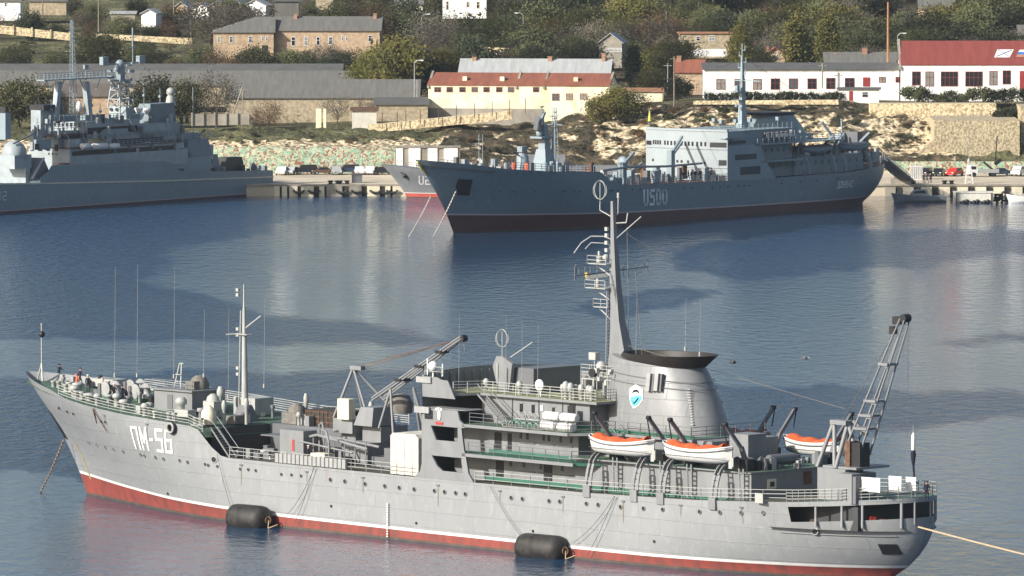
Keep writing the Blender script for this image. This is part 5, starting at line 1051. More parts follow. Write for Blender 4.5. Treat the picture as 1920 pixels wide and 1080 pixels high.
for i in range(50):
    x = rn.uniform(-2, 28); hbw = HB.side(x, 9) - .8; y = rn.uniform(-hbw, hbw * .4); z = HB.ztop(x) - .1; a, b, c = rn.uniform(.25, 1.0), rn.uniform(.25, .9), rn.uniform(.4, 1.7)
    m = MB()
    if i % 3: m.box(x, x + a, y, y + b, z, z + c)
    else: m.lathe((x, y, z), [(a * .5, 0), (a * .5, c), (a * .2, c + .2)], 0, 8)
    m.build('foredeck_fitting', rn.choice(MS3), B)
for i in range(48):
    x = rn.uniform(31, 61); y = rn.uniform(-7.6, 3); z = 6.3; a, b, c = rn.uniform(.25, 1.2), rn.uniform(.25, .9), rn.uniform(.4, 2.2); MB().box(x, x + a, y, y + b, z, z + c).build('deck_fitting', rn.choice(MS3), B)
for px, py, c_ in ((964, 280, M_orange), (988, 291, M_orange)):
    xx, zz = FB.iy(px, py, -5); m = MB(); m.lathe((xx, -5, HB.ztop(xx)), [(.3, 0), (.42, .3), (.42, 1.0), (.2, 1.2)], 0, 10); m.build('orange_float', c_, B)
m = MB(); m.rail([(x, -HB.side(x, HB.ztop(x)) + .1, HB.ztop(x)) for x in range(5, 29, 3)], 1.1, 3, 1.5, .05); m.rail([(x, HB.side(x, HB.ztop(x)) - .1, HB.ztop(x)) for x in range(5, 29, 3)], 1.1, 3, 1.5, .05); m.rail([(x, -HB.side(x, 6) + .1, HB.ztop(x)) for x in list(range(34, 62, 4)) + list(range(76, 117, 4))], 1.1, 3, 2, .05); m.build('railing', M_supB, B)
m = MB()
for x, y, h in ((39.5, -4, 5), (43, -3, 3), (54, -3, 7.0), (56, -1.5, 6.0)):
    m.box(x - .5, x + .5, y - .5, y + .5, 6.4, 6.4 + h * .7); m.bar((x, y, 6.4 + h * .6), (x + 4.5, y + 1, 6.4 + h), .3, .4)
m.path([(33, -5, 8.9), (40, -5, 9.2), (50, -5.2, 8.9), (60, -5, 9.0)], .2, 5); m.ball((43.5, -1, 9.6), 1.1, 0, 12, 8, (.6, 1, 1)); m.tube((43.5, -1, 6.4), (43.5, -1, 9), .25); m.build('deck_crane', M_supB, B)
# after deck: boats under dark covers, davits, cranes, crowded gear
def cover_boat(x, label):
    root = thing('lifeboat', label, 'lifeboat', FB.w(x, -7.2, 9.6), FB.a, 'lifeboats under dark covers on the ship numbered U500')
    m = MB(); n = 12
    for i in range(n + 1):
        t = i / n * 2 - 1; e = (1 - abs(t) ** 2.6) ** .6
        for j in range(12): a = 2 * PI * j / 12; m.v.append((t * 4.4, 1.2 * e * math.cos(a), .7 + (.8 * e if math.sin(a) < 0 else .55 * e + .15) * math.sin(a) + .3 * t * t))
    for i in range(n):
        for j in range(12): a = i * 12; m.f.append((a + j, a + (j + 1) % 12, a + 12 + (j + 1) % 12, a + 12 + j)); m.m.append(1 if j < 6 else 0); m.sm.append(True)
    m.build('boat_hull', [M_supB, M_supD], root)
cover_boat(89.5, 'dark covered lifeboat on the far ship, the one nearer its funnel'); cover_boat(100.0, 'dark covered lifeboat on the far ship, the one nearer its stern')
for x in (85.6, 93.2, 96.2, 103.6):
    m = MB()
    for k in range(6): a = k / 6 * PI / 2; b = (k + 1) / 6 * PI / 2; m.bar((x, -8.35 + 1.3 * (1 - math.cos(a)), 6.3 + 3 * math.sin(a)), (x, -8.35 + 1.3 * (1 - math.cos(b)), 6.3 + 3 * math.sin(b)), .5, .3)
    m.bar((x, -6, 9.0), (x, -6.2, 11), .35, .4); m.bar((x, -6.2, 11), (x + .3, -7.9, 12.6), .35, .35); m.build('boat_davit', M_supB, B); m = MB(); m.bar((x, 6, 9.0), (x, 6.2, 11), .35, .4); m.bar((x, 6.2, 11), (x, 7.9, 12.8), .35, .35); m.build('boat_davit', M_supB, B)
rn = random.Random(31)
for i in range(60):
    x = rn.uniform(92, 116); y = rn.uniform(-6, 5); z = 9.0 if x < 104 else 7.0; a, b, c = rn.uniform(.3, 1.2), rn.uniform(.3, 1.2), rn.uniform(.4, 2.4 if x > 106 else 1.6); MB().box(x, x + a, y, y + b, z, z + c).build('after_deck_fitting', rn.choice(MS3), B)
m = MB(); m.box(106.5, 108.0, -3.5, -1, 7, 12.4, 1); m.box(109.5, 110.5, -3, -1, 7, 11.4, 1); m.prism([(104, 9), (107, 7), (107, 12.2), (105.2, 12.2)], -1, 0, 0); m.bar((104.5, -2, 9), (101, 0, 14.2), .4, .4, 0); m.bar((110, 2, 8), (109.8, 2.2, 14.4), .25, .25, 0); m.build('after_deck_gear', [M_supB, M_supD, M_rust, M_wht2], B)
a = hpB(1655, 322, .0); q = atY(1706, 349, 1312)
root = thing('boarding_ramp', 'long dark sloping gangway from the far ship\'s stern down to the quay', 'gangway', (*q[:2], 2.1))
wa = FB.w(116.8, -1.5, 7.1); dv = Vector(wa) - Vector((q[0], q[1], 2.1)); m = MB(); o3 = Vector((.0, 1.3, 0))
m.bar((0, 0, 0), dv, 2.2, .45); m.build('ramp_deck', mat('dark_ramp_paint', (.07, .08, .09)), root); m = MB(); m.rail([(0, -.9, .3), dv + Vector((0, -.9, .3))], 1.1, 3, 1.5, .05); m.rail([(0, .9, .3), dv + Vector((0, .9, .3))], 1.1, 3, 1.5, .05); m.build('ramp_railing', M_metal, root)
# crew of the far ship: a row in white tops on the boat deck
for i in range(13):
    px = 1438 + i * 4.3; x, z = FB.iy(px, 272, -7.0); person(FB, x, -7.0 + .15 * (i % 2), 11.75, 1.0 + .3 * i, P_white, M_wcloth, 'person in a white top and cap in the row on the far ship\'s boat deck', 'people in white tops lined up on the far ship', 'flat')
x, z = FB.iy(1434, 270, -7.3); person(FB, x, -7.3, 11.75, 2.2, P_navy_stand, M_wcloth, 'person in a dark uniform and white cap standing alone left of the row in white', None, 'flat')
for i, px in enumerate([1281, 1291, 1297, 1304, 1313, 1324, 1333]):
    x, z = FB.iy(px, 330, -6.0); person(FB, x, -6.0, 6.35, i, P_navy_walk if i % 2 else P_navy_stand, M_navy, 'person in dark clothes on the main deck under the far ship\'s pale bridge front', 'people in dark clothes on the far ship\'s main deck', 'flat')
M_pinkchain = mat('pale_chain_metal', (.46, .42, .36), .7)
for (pa, pb, lb) in (((857, 356), (810, 444), 'pale anchor chain dropping from the far ship\'s dark recess to the water'), ((820, 362), (764, 444), 'pale anchor chain on the far side of the far ship\'s bow')):
    x, y, z = hpB(*pa) if pa[0] > 840 else (-2, 3, 6.0); chain('anchor_chain', FB.w(x, y, z), (*onz(pb[0], pb[1], 0), -.3), .3, .085, lb, M_pinkchain)

# ================= LANDING SHIP at the left =================
FC = Frame(512, 364, 53.5)
Cc = thing('landing_ship', 'dark blue grey landing ship cut by the left edge, lattice masts and domes', 'ship', FC.loc(), FC.a)
m = MB(); LX = -112
def stripz(x): return interp(x, [(-112, 6.2), (-60, 4.4), (-30, 3.5), (0, 2.9)])
prof = []
xs = [0, -2, -10, -20, -30, -40, -50, -60, -70, -80, -90, -100, -106, -112]
hw = lambda x: 7.5 * (1 - max(0, (-x - 84) / 28) ** 2) if x < -84 else 7.5
for x in xs:
    zs = stripz(x); w_ = hw(x)
    prof.append([(x, 7.5 - w_, -1), (x, 7.5 - w_, .35), (x, 7.5 - w_, .5), (x, 7.5 - w_, zs), (x, 7.5 - w_ - .12, zs), (x, 7.5 - w_ - .12, zs + .25), (x, 7.5 - w_, zs + .25)])
n = 7
for sd in (0, 1):
    base = len(m.v)
    for p in prof: m.v += [(x, y if not sd else 15 - y, z) for x, y, z in p]
    for i in range(len(prof) - 1):
        for j in range(n - 1):
            a = base + i * n + j; m.f.append((a, a + n, a + n + 1, a + 1)); m.m.append([1, 2, 0, 3, 3, 3][j]); m.sm.append(False)
m.add([(0, 0, -1), (0, 15, -1), (0, 15, 4), (0, 0, 4)], [(0, 1, 2, 3)]); hC = m.build('hull', [M_hullC, M_maroon, M_pink, M_cream], Cc)
m = MB(); m.prism([(0, 2.9), (0, 4.2), (-14, 4.6), (-26, 5.2), (-27.5, 6.4), (-30, 7.0), (-60, 7.5), (-61, 6.5), (-63, 5.6), (-63, 4.2), (-30, 3.4)], .02, .14); m.prism([(0, 2.9), (0, 4.2), (-26, 5.2), (-63, 5.6), (-63, 4.2)], 14.86, 14.98); m.add([(0, .1, 2.9), (-63, .1, 4.3), (-63, 14.9, 4.3), (0, 14.9, 2.9)], [(0, 1, 2, 3)]); m.add([(-63, .1, 4.4), (-112, 7.3, 6.2), (-63, 14.9, 4.4)], [(0, 1, 2)]); m.add([(0, .05, 2.9), (0, 14.95, 2.9), (0, 14.95, 4.2), (0, .05, 4.2)], [(0, 1, 2, 3)])
m.build('bulwark', M_hullC, Cc)
def fbox(fr, m, pxl, pxc, pxr, pt, pb, y, mi=0, k=8.9):
    x0, z1 = fr.iy(pxc, pt, y); _, z0 = fr.iy(pxc, pb, y); x1 = fr.iy(pxr, pt, y)[0]; m.box(x0, x1, y, y + max(.3, (pxc - pxl) / k), z0, z1, mi); return x0, x1, z0, z1
def cpart(name, boxes, mats, par=None):
    m = MB()
    for b in boxes: fbox(FC, m, *b)
    return m.build(name, mats, par or Cc)
M_wB = mat('pale_lit_paint', (.34, .39, .41), .5)  # paler ship paint, carries sunlight on the upperworks fronts in its colour
lh = cpart('lower_house', [(50, 130, 345, 280, 330, 1.2, 0), (130, 131, 352, 293, 322, 0.9, 0)], [M_wB, M_rust])
m = MB()
for px, py in ((90, 290), (97, 290), (104, 290)): x0, z = FC.iy(130, py, 1.2); m.box(x0 - .05, x0 + .05, 1.2 + (130 - px) / 8.9 - .15, 1.2 + (130 - px) / 8.9 + .15, z - .15, z + .2)
for px in range(140, 330, 14): x0, z = FC.iy(px, 298, 1.2); m.box(x0, x0 + .5, 1.12, 1.22, z - .2, z + .5)
m.build('port', M_black, lh)
m = MB(); x0, z = FC.iy(130, 279.5, 1.2); x1 = FC.iy(340, 279, 1.2)[0]; m.box(x0 - .1, x1, 1.0, 10.5, z, z + .18); m.build('red_brown_deck_edge', mat('red_brown_deck', (.16, .07, .055)), Cc)
cpart('upper_house', [(85, 108, 165, 247, 277, 3.5, 0), (93, 163, 262, 228, 256, 3.0, 0), (160, 200, 330, 255, 280, 2.6, 0), (150, 163, 335, 238, 262, 3.2, 0)], [M_wB])
m = MB()
for px in range(100, 162, 8): x0, z = FC.iy(163, 235, 3.0); y = 3 + (163 - px) / 8.9; m.box(x0 - .06, x0 + .05, y - .25, y + .25, z - .3, z + .35)
m.build('bridge_window', M_black, Cc)
fn = cpart('forward_funnel', [(57, 76, 100, 207, 256, 4.5, 0)], [M_wB]); m = MB(); fbox(FC, m, 54, 82, 112, 197, 207.5, 4.0, 0); m.build('funnel_top', M_black, fn)
fn = cpart('far_funnel', [(-20, 10, 20, 212, 262, 5.5, 0)], [M_supB]); m = MB(); fbox(FC, m, -25, 10, 16, 201, 211, 5.3, 0); m.build('funnel_top', M_black, fn)
x0, z0 = FC.iy(285, 262, 4); x1, _ = FC.iy(333, 262, 4); xt0, z1 = FC.iy(282, 195, 4); xt1, _ = FC.iy(326, 195, 4)
m = MB(); m.taper((x0 - 2, x1, 3.6, 7.5), z0 - 1, (xt0, xt1, 4, 6.5), z1); m.build('after_tower', mat('dark_blue_grey_paint', (.15, .20, .225), .5), Cc)
m = MB(); xx, zz = FC.iy(320, 196, 5); m.lathe((xx, 5, zz), [(.9, 0), (.75, 1.2), (.5, 1.6)], 0, 14); m.ball((xx, 5, zz + 2.2), .75, 0, 14, 10); m.build('radar_dome', M_wht2, Cc)
m = MB(); xx, zz = FC.iy(148, 200, 5); m.ball((xx, 5, zz), .55, 0, 12, 8, (1, 1, 1.7)); m.build('white_dome', M_white, Cc)
m = MB()
for px, py in ((260, 208), (275, 208), (263, 218)): xx, zz = FC.iy(px, py, 4); m.lathe((xx, 4, zz - .6), [(.3, 0), (.8, 1.0), (.7, 1.15), (.1, .9)], 0, 12)
m.build('dish_aerial', M_white, Cc)
m = MB()
for (px0, px1, pt, pb_, y) in ((136, 330, 284, 296, 1.12), (165, 258, 240, 246, 2.92), (210, 326, 262, 268, 2.5), (112, 160, 252, 258, 3.4), (140, 180, 300, 306, 1.1)):
    a = FC.iy(px0, pt, y); b_ = FC.iy(px1, pb_, y); m = MB(); m.box(a[0], b_[0], y, y + .06, min(a[1], b_[1]), max(a[1], b_[1])); m.build('shelter_opening', M_black, Cc)
for px0, px1, py, y in ((95, 163, 227, 2.9), (163, 262, 227, 2.9), (85, 150, 246, 3.3), (165, 330, 279, 1.0), (262, 330, 258, 2.3), (335, 400, 262, 1.4)):
    a = FC.iy(px0, py, y); b_ = FC.iy(px1, py, y); m = MB(); m.rail([(a[0], y, a[1]), (b_[0], y, a[1])], 1.0, 3, 1.2, .05); m.build('upper_railing', M_supB, Cc)
for i in range(12):
    a = FC.iy(200 + i * 14, 274 + (i % 3) * 8, 1.0); m = MB(); m.box(a[0], a[0] + .7, 1.0, 1.1, a[1] - .5, a[1] + .4); m.build('side_locker', M_wht2 if i % 4 == 0 else M_supD, Cc)
rn = random.Random(41)
for (pxl, pxc, pxr, pt, pb_, y) in ((100, 118, 150, 218, 229, 4.0), (150, 160, 190, 216, 229, 4.2), (168, 180, 215, 222, 232, 3.4), (118, 130, 150, 262, 280, 2.0), (60, 68, 96, 262, 281, 3.0), (185, 196, 240, 243, 256, 2.4), (232, 246, 262, 214, 230, 3.8), (330, 340, 372, 250, 268, 2.6), (372, 380, 400, 272, 300, 1.8), (255, 262, 290, 240, 258, 2.6), (300, 306, 332, 248, 262, 2.4), (148, 154, 172, 292, 309, 1.0), (240, 246, 270, 292, 309, 1.0), (56, 62, 80, 246, 262, 4.4)):
    m = MB(); fbox(FC, m, pxl, pxc, pxr, pt, pb_, y, 0); m.build('deck_cabin', rn.choice((M_wB, M_supB)), Cc)
for px, py, y, h in ((96, 222, 4, 3.2), (172, 215, 4, 3.4), (188, 222, 3.5, 2.4), (250, 205, 4, 3.6), (300, 195, 5, 2.8), (340, 250, 3, 3.0), (70, 250, 3, 2.6), (118, 215, 4, 2.5), (270, 192, 4, 2.6)):
    xx, zz = FC.iy(px, py, y); m = MB(); m.tube((xx, y, zz - .5), (xx, y, zz + h), .06, n=5); m.tube((xx - .4, y, zz + h * .7), (xx + .4, y, zz + h * .7), .04, n=4); m.box(xx - .2, xx + .2, y - .2, y + .2, zz + h * .4, zz + h * .4 + .4); m.build('aerial_post', M_supB, Cc)
for px, py in ((120, 262), (150, 262), (210, 262), (240, 236), (300, 262), (330, 262)):
    a = FC.iy(px, py, 2.8); m = MB(); m.ladder((a[0], 2.8, a[1] + 1.4), (a[0] + 1.6, 2.5, a[1] - 1.2), .6, (0, 1, 0), .35, .05); m.build('stairway', M_supB, Cc)
for i in range(16):
    a = FC.iy(130 + i * 13, 301, 1.15); m = MB(); m.box(a[0], a[0] + .3, 1.05, 1.2, a[1] - .2, a[1] + .2); m.build('port', M_black, Cc)
for (px0, px1, py, y) in ((112, 345, 308.5, 1.0), (95, 165, 256.5, 2.7)):
    a = FC.iy(px0, py, y); b_ = FC.iy(px1, py, y); m = MB(); m.box(a[0], b_[0], y - .05, y + 1.5, a[1], a[1] + .14); m.build('deck_edge', mat('red_brown_deck', (.16, .07, .055)), Cc)
for (pa, pb2, y) in (((135, 60), (60, 205), 4), ((135, 60), (222, 130), 4), ((249, 100), (330, 190), 4), ((249, 100), (138, 140), 4), ((361, 160), (320, 190), 4), ((225, 120), (300, 250), 3.5)):
    a = FC.iy(*pa, y); b_ = FC.iy(*pb2, y); MB().tube((a[0], y, a[1]), (b_[0], y, b_[1]), .025, n=4).build('rigging_wire', M_cable, Cc)
# catwalk on pillars, lattice tower, lattice mast, yards
m = MB(); xa, za = FC.iy(78, 152, 4); xb, zb = FC.iy(212, 150, 4); m.box(xa, xb, 3.4, 5.2, za, za + .2); m.rail([(xa, 3.4, za + .2), (xb, 3.4, za + .2)], 1.0, 3, 1.0, .04); m.rail([(xa, 5.2, za + .2), (xb, 5.2, za + .2)], 1.0, 3, 1.0, .04)
for pa in (95, 112, 158, 180): xx, zz = FC.iy(pa, 160, 4); m.bar((xx, 4, zz - .8), (xx + (1.2 if pa in (112, 180) else -1.2), 4, za), .12, .12)
m.build('catwalk', M_supB, Cc)
for pt, pb_, wpx in (((110, 153), (104, 222), 8), ((161, 153), (167, 210), 7)):
    a = FC.iy(*pt, 4); b = FC.iy(*pb_, 4); m = MB(); m.taper((b[0] - .5, b[0] + .5, 3.6, 4.5), b[1] - .5, (a[0] - .5, a[0] + .5, 3.6, 4.5), a[1]); m.build('catwalk_pillar', M_wB, Cc)
def lattice(fr, pxb, pyb, pxt, pyt, y, w0, w1, k, r, mt, name, par):
    xb, zb = fr.iy(pxb, pyb, y); xt, zt = fr.iy(pxt, pyt, y); m = MB()
    def P(i, t): w_ = lerp(w0, w1, t); dx, dy = ((-1, -1), (1, -1), (1, 1), (-1, 1))[i]; return (lerp(xb, xt, t) + dx * w_, y + dy * w_, lerp(zb, zt, t))
    for i in range(4): m.tube(P(i, 0), P(i, 1), r, n=4)
    for j in range(k):
        for i in range(4): m.tube(P(i, j / k), P((i + 1) % 4, (j + 1) / k), r * .7, n=4); m.tube(P(i, (j + 1) / k), P((i + 1) % 4, (j + 1) / k), r * .8, n=4)
    return m.build(name, mt, par)
lattice(FC, 222, 202, 225, 152, 4, 1.3, 1.0, 3, .13, M_wB, 'lattice_tower', Cc)
lattice(FC, 138, 222, 135, 38, 4, .5, .2, 22, .04, M_supB, 'lattice_mast', Cc)
cpart('tower_base', [(203, 236, 248, 200, 224, 3.2, 0)], [M_wB])
m = MB(); xx, zz = FC.iy(212, 210, 3.0); 
for px in (208, 219): a = FC.iy(236, 206, 3.1); m.lathe((a[0] - .05, 3.2 + (236 - px) / 8.9, a[1]), [(.3, -.08), (.3, .05)], 0, 10, 'x')
m.build('round_window', M_black, Cc)
m = MB(); x0, z0 = FC.iy(225, 152, 4)
m.box(x0 - 1.6, x0 + 1.6, 2.6, 5.4, z0, z0 + .3); m.box(x0 - .6, x0 + .6, 3.4, 4.6, z0, z0 + 2.6); m.ball((x0, 4, z0 + 2.9), .8, 0, 10, 6)
a = FC.iy(192, 122, 4); b_ = FC.iy(268, 122, 4); m.bar((a[0], 4, a[1]), (b_[0], 4, a[1] + .2), .25, .25); m.box(a[0] - .3, a[0] + 1.2, 3.6, 4.4, a[1], a[1] + 1.4); m.box(b_[0] - 1.4, b_[0] + .2, 3.6, 4.4, a[1], a[1] + 1.3); c_ = FC.iy(249, 120, 4); m.tube((c_[0], 4, c_[1]), (c_[0], 4, c_[1] + 6), .09, n=5); m.tube((c_[0] - .7, 4, c_[1] + 2.8), (c_[0] + .7, 4, c_[1] + 2.8), .06, n=4); m.tube((c_[0], 4, c_[1] + 3), (c_[0], 4, c_[1] + 6.2), .16, n=6)
rn = random.Random(4)
for i in range(16): dx, dz = rn.uniform(-3.5, 3), rn.uniform(-1.5, 3.5); m.box(x0 + dx, x0 + dx + rn.uniform(.2, .8), 3.4, 4.2, z0 + dz, z0 + dz + rn.uniform(.15, .6))
d_ = FC.iy(161, 150, 4); m.tube((d_[0], 4, d_[1]), (d_[0], 4, d_[1] + 2.6), .1, n=5); m.box(d_[0] - .5, d_[0] + .5, 3.8, 4.2, d_[1] + 1.9, d_[1] + 2.6); m.build('aerial_array', M_supB, Cc)
m = MB(); xx, zz = FC.iy(27, 291, 3.5); m.ball((xx, 3.5, zz + .3), 2.1, 0, 20, 12, (1, 1, 1.05)); m.box(xx - 2.2, xx + 2.2, 1.6, 5.4, zz - 2.2, zz + .1, 0); m.bar((xx - 1.6, 2.4, zz + 2.0), (xx + 3.2, 1.8, zz + 3.6), .2, .2, 1); m.build('gun_turret', [M_wB, M_supD], Cc)
cpart('turret_base', [(-30, 48, 56, 291, 345, 1.6, 0)], [M_wB])
for px in range(-20, 46, 13):
    pass
m = MB(); a = FC.iy(58, 335, 1); b_ = FC.iy(80, 296, 1); c_ = FC.iy(97, 335, 1); m.prism([(a[0], a[1]), (b_[0], b_[1]), (c_[0], c_[1])], .8, 3.5); m.bar((a[0], .7, a[1]), (b_[0], .7, b_[1]), .3, .3, 1); m.build('ramp_frame', [M_supD, M_wB], Cc)
m = MB(); a = FC.iy(105, 322, 1); m.torus((a[0], .8, a[1]), .9, .35, 0, 'y', 16, 6); m.torus((a[0] + .4, .8, a[1]), .5, .2, 1, 'y', 12, 5); m.build('cable_reel', [M_supD, M_metal], Cc)
for i, (px, py, L) in enumerate([(160, 274, 2.2), (186, 274, 4.0), (214, 274, 2.4)]):
    xx, zz = FC.iy(px, py, .8); m = MB(); m.lathe((0, 0, 0), [(.2, -L / 2), (.5, -L / 2 + .15), (.5, L / 2 - .15), (.2, L / 2)], 0, 12, 'x'); o = m.build('life_raft_canister', M_white); o.location = FC.w(xx, .8, zz); o.rotation_euler = (0, 0, FC.a); tag(o, ['bright white raft canister on the left ship, nearest its pale house front', 'longest bright white raft canister on the left ship, middle of three', 'bright white raft canister on the left ship, aft one of the bright three'][i], 'life raft', 'raft canisters on the left ship')
for i, (px, L) in enumerate([(275, 2.0), (297, 1.4), (318, 2.0)]):
    xx, zz = FC.iy(px, 271, 1.6); m = MB(); m.lathe((0, 0, 0), [(.2, -L / 2), (.48, -L / 2 + .15), (.48, L / 2 - .15), (.2, L / 2)], 0, 12, 'x'); o = m.build('life_raft_canister', M_metal); o.location = FC.w(xx, 1.6, zz); o.rotation_euler = (0, 0, FC.a); tag(o, ['grey raft canister below the dark tower of the left ship, foremost of three', 'short grey raft canister below the dark tower of the left ship', 'grey raft canister below the dark tower, nearest the stern'][i], 'life raft', 'raft canisters on the left ship')
m = MB(); a = FC.iy(150, 280, 1); b_ = FC.iy(224, 279, 1); m.box(a[0], b_[0], .3, 1.5, a[1] - .1, a[1]); m.build('raft_platform', M_wB, Cc)
rn = random.Random(9); MS4 = (M_supB, M_wB, M_supD, M_wht2, M_black)
for i in range(95):
    m = MB(); px = rn.uniform(60, 350); py = rn.choice((228, 247, 256, 278, 280)); y = rn.uniform(2, 5); xx, zz = FC.iy(px, py, y); c = rn.uniform(.3, 1.4); m.box(xx, xx + rn.uniform(.2, .7), y, y + rn.uniform(.2, .6), zz - .3, zz + c); m.build('upperworks_fitting', rn.choice(MS4), Cc)
for i in range(50):
    m = MB(); px = rn.uniform(390, 505); y = rn.uniform(.6, 10); xx, zz = FC.iy(px, 318, y); z_ = 3.6; xx, _ = FC.iy(px, 318, 1); m.box(xx, xx + rn.uniform(.3, 1.0), y, y + rn.uniform(.3, .8), 3.2, rn.uniform(4.2, 5.6)); m.build('after_deck_fitting', rn.choice((M_supD, M_hullB, M_black, M_supB)), Cc)
m = MB(); rn = random.Random(19)
for px0, px1, pt, pb_, y, mi in ((345, 400, 277, 310, 1.5, 0), (352, 398, 262, 280, 1.6, 1), (425, 462, 296, 322, 2, 2), (334, 352, 240, 262, 3.5, 1), (398, 416, 290, 322, 2, 1)):
    a = FC.iy(px0, pt, y); b_ = FC.iy(px1, pb_, y); m.taper((a[0], b_[0], y, y + 3), b_[1] - 1, (a[0] + .5, b_[0] - .8, y + .3, y + 2.5), a[1], mi)
a = FC.iy(372, 262, 2); m.ball((a[0], 3, a[1]), 1.2, 1, 12, 8); m.bar((a[0], 3, a[1]), (a[0] + 2.6, 2.6, a[1] + 1.6), .25, .25, 2); a = FC.iy(362, 250, 3); m.tube((a[0], 3, a[1] - 1), (a[0], 3, a[1] + 8), .07, n=4); m.build('after_gun_deck', [M_supB, M_hullB, M_black], Cc)
m = MB()
for ch, p0 in (('3', -14), ('0', -4.2), ('2', 5.8)):
    xa, za = FC.iy(p0, 375, 0); letters(m, ch, xa, za, 1.35, .75, 0, .17, lambda x, z: (x, -.06, z))
m.build('hull_number', mat('faint_number_paint', (.66, .69, .70)), hC)
# ================= small grey warship behind the bow of U500 =================
FD = Frame(762, 369.5, -1.0)
Dd = thing('patrol_ship', 'small grey warship lettered U2, mostly hidden behind the bow of U500', 'ship', FD.loc(), FD.a); Dd.scale = (.46, .46, .46)
HD = Hull([(-9.3, 12.5), (10, 10.2), (60, 8), (118, 8)], [(-4, 1.5), (118, 1.5)]); hD = HD.build(Dd, [M_supA, mat('bright_red_boot', (.5, .09, .06)), M_white, M_scum])
m = MB(); HD.deck(m, -8, 117, -.3); m.box(35, 80, -5, 5, 8, 12); m.box(45, 60, -4, 4, 12, 16); m.build('deckhouse', M_supA, Dd)
m = MB(); x0, z0 = FD.iy(786, 346, -3.0); x0 /= .46; z0 /= .46; letters(m, 'U206', x0, z0, 3.0, 1.5, .9, .45, lambda x, z: (x, -HD.side(x, z) - .1, z)); m.build('hull_number', M_white, hD)
m = MB(); x0, z0 = FD.iy(759, 330, -2.2); m.ball((x0 / .46, -HD.side(x0 / .46, z0 / .46) - .3, z0 / .46), .9, 0, 8, 6); m.bar((x0 / .46 + .5, -HD.side(x0 / .46, z0 / .46) - .8, z0 / .46), (x0 / .46 - 1.6, -HD.side(x0 / .46, z0 / .46) - .3, z0 / .46 + 1.4), .5, .4, 0); m.build('anchor', M_black, hD)
m = MB(); m.rail([(x, -HD.side(x, 11) + .2, HD.ztop(x)) for x in range(-4, 30, 4)], 2.2, 3, 4, .1); m.build('railing', M_supD, Dd)
# ================= QUAY =================
def slabthing(name, label, cat, X0, X1, Y0, Y1, z0, z1, mt, kind=None):
    m = MB(); m.box(X0, X1, Y0, Y1, z0, z1); return tag(m.build(name, mt), label, cat, None, kind)
M_quay = mat('dusty_quay_surface', (.58, .50, .37), .9, .12, .12, col2=(.42, .36, .27), coords='Object')
QY = 1308
slabthing('quay', 'long sandy concrete quay along the far shore', None, -420, 420, QY, 1350, -1.5, 2.0, M_quay, 'structure')
def xat(px, Y=QY): return (px - 960) / F * Y
m = MB(); rn = random.Random(2)
px = 514
while px < 745:
    wd = rn.choice((14, 22, 34, 42)); m.box(xat(px), xat(px + wd * .7), QY - .5, QY - .02, -.8, 1.74, rn.choice((0, 0, 0, 1)))
    m.box(xat(px + wd * .70) + .02, xat(px + wd * 1.0), QY - .25, QY - .02, -.8, 1.6, 2); px += wd
for px in list(range(1660, 1930, 34)): m.box(xat(px), xat(px + 20), QY - .5, QY - .02, -.8, 1.6, rn.choice((0, 1))); m.box(xat(px + 21), xat(px + 32), QY - .3, QY - .02, -.8, 1.5, 2)
m.box(-420, 420, QY - .3, QY - .01, 1.78, 2.06, 3)
tag(m.build('quay_facing', [mat('pale_concrete_panel', (.78, .71, .52), .9, .15, .3), M_concrete, mat('dark_quay_recess', (.035, .033, .03), .9), M_concrete]), 'pale concrete panels and dark recesses facing the water under the quay', None, None, 'structure')
def quay_tyre(px):
    m = MB()
    for k in range(8): a0 = PI + PI * k / 8; a1 = PI + PI * (k + 1) / 8; m.tube((.95 * math.cos(a0), 0, .5 * math.sin(a0)), (.95 * math.cos(a1), 0, .5 * math.sin(a1)), .22, n=6)
    o = m.build('quay_fender', M_rubber); o.location = (xat(px), QY - .9, 1.1); return o
for px in (560, 588, 640, 669, 704, 722, 735): tag(quay_tyre(px), 'black half-ring rubber fender hanging on the pale quay face left of ship U2', 'fender', 'rubber fenders along the quay')
m = MB(); m.box(-.9, .9, -.6, .6, 0, 1.3); m.box(-1, 1, -.7, .7, 1.3, 1.4); o = m.build('quay_cabinet', M_supD); o.location = (xat(669, 1314), 1314, 2); tag(o, 'dark metal cabinet standing near the quay edge left of the ship lettered U2', 'cabinet')
for i, (px, lb) in enumerate([(619, 'dark low bollard on the quay, nearest the left ship'), (637, 'long dark bollard on the quay edge left of the cabinet'), (1773, 'dark bollard on the quay beside the white float')]):
    m = MB(); m.lathe((0, 0, 0), [(.35, 0), (.3, .4), (.5, .5), (.5, .65)], 0, 10); m.lathe((1.2, 0, 0), [(.35, 0), (.3, .4), (.5, .5), (.5, .65)], 0, 10); m.box(-.5, 1.7, -.5, .5, 0, .12); o = m.build('quay_bollard', M_black); o.location = (xat(px), QY + 1.2, 2.0); tag(o, lb, 'bollard')
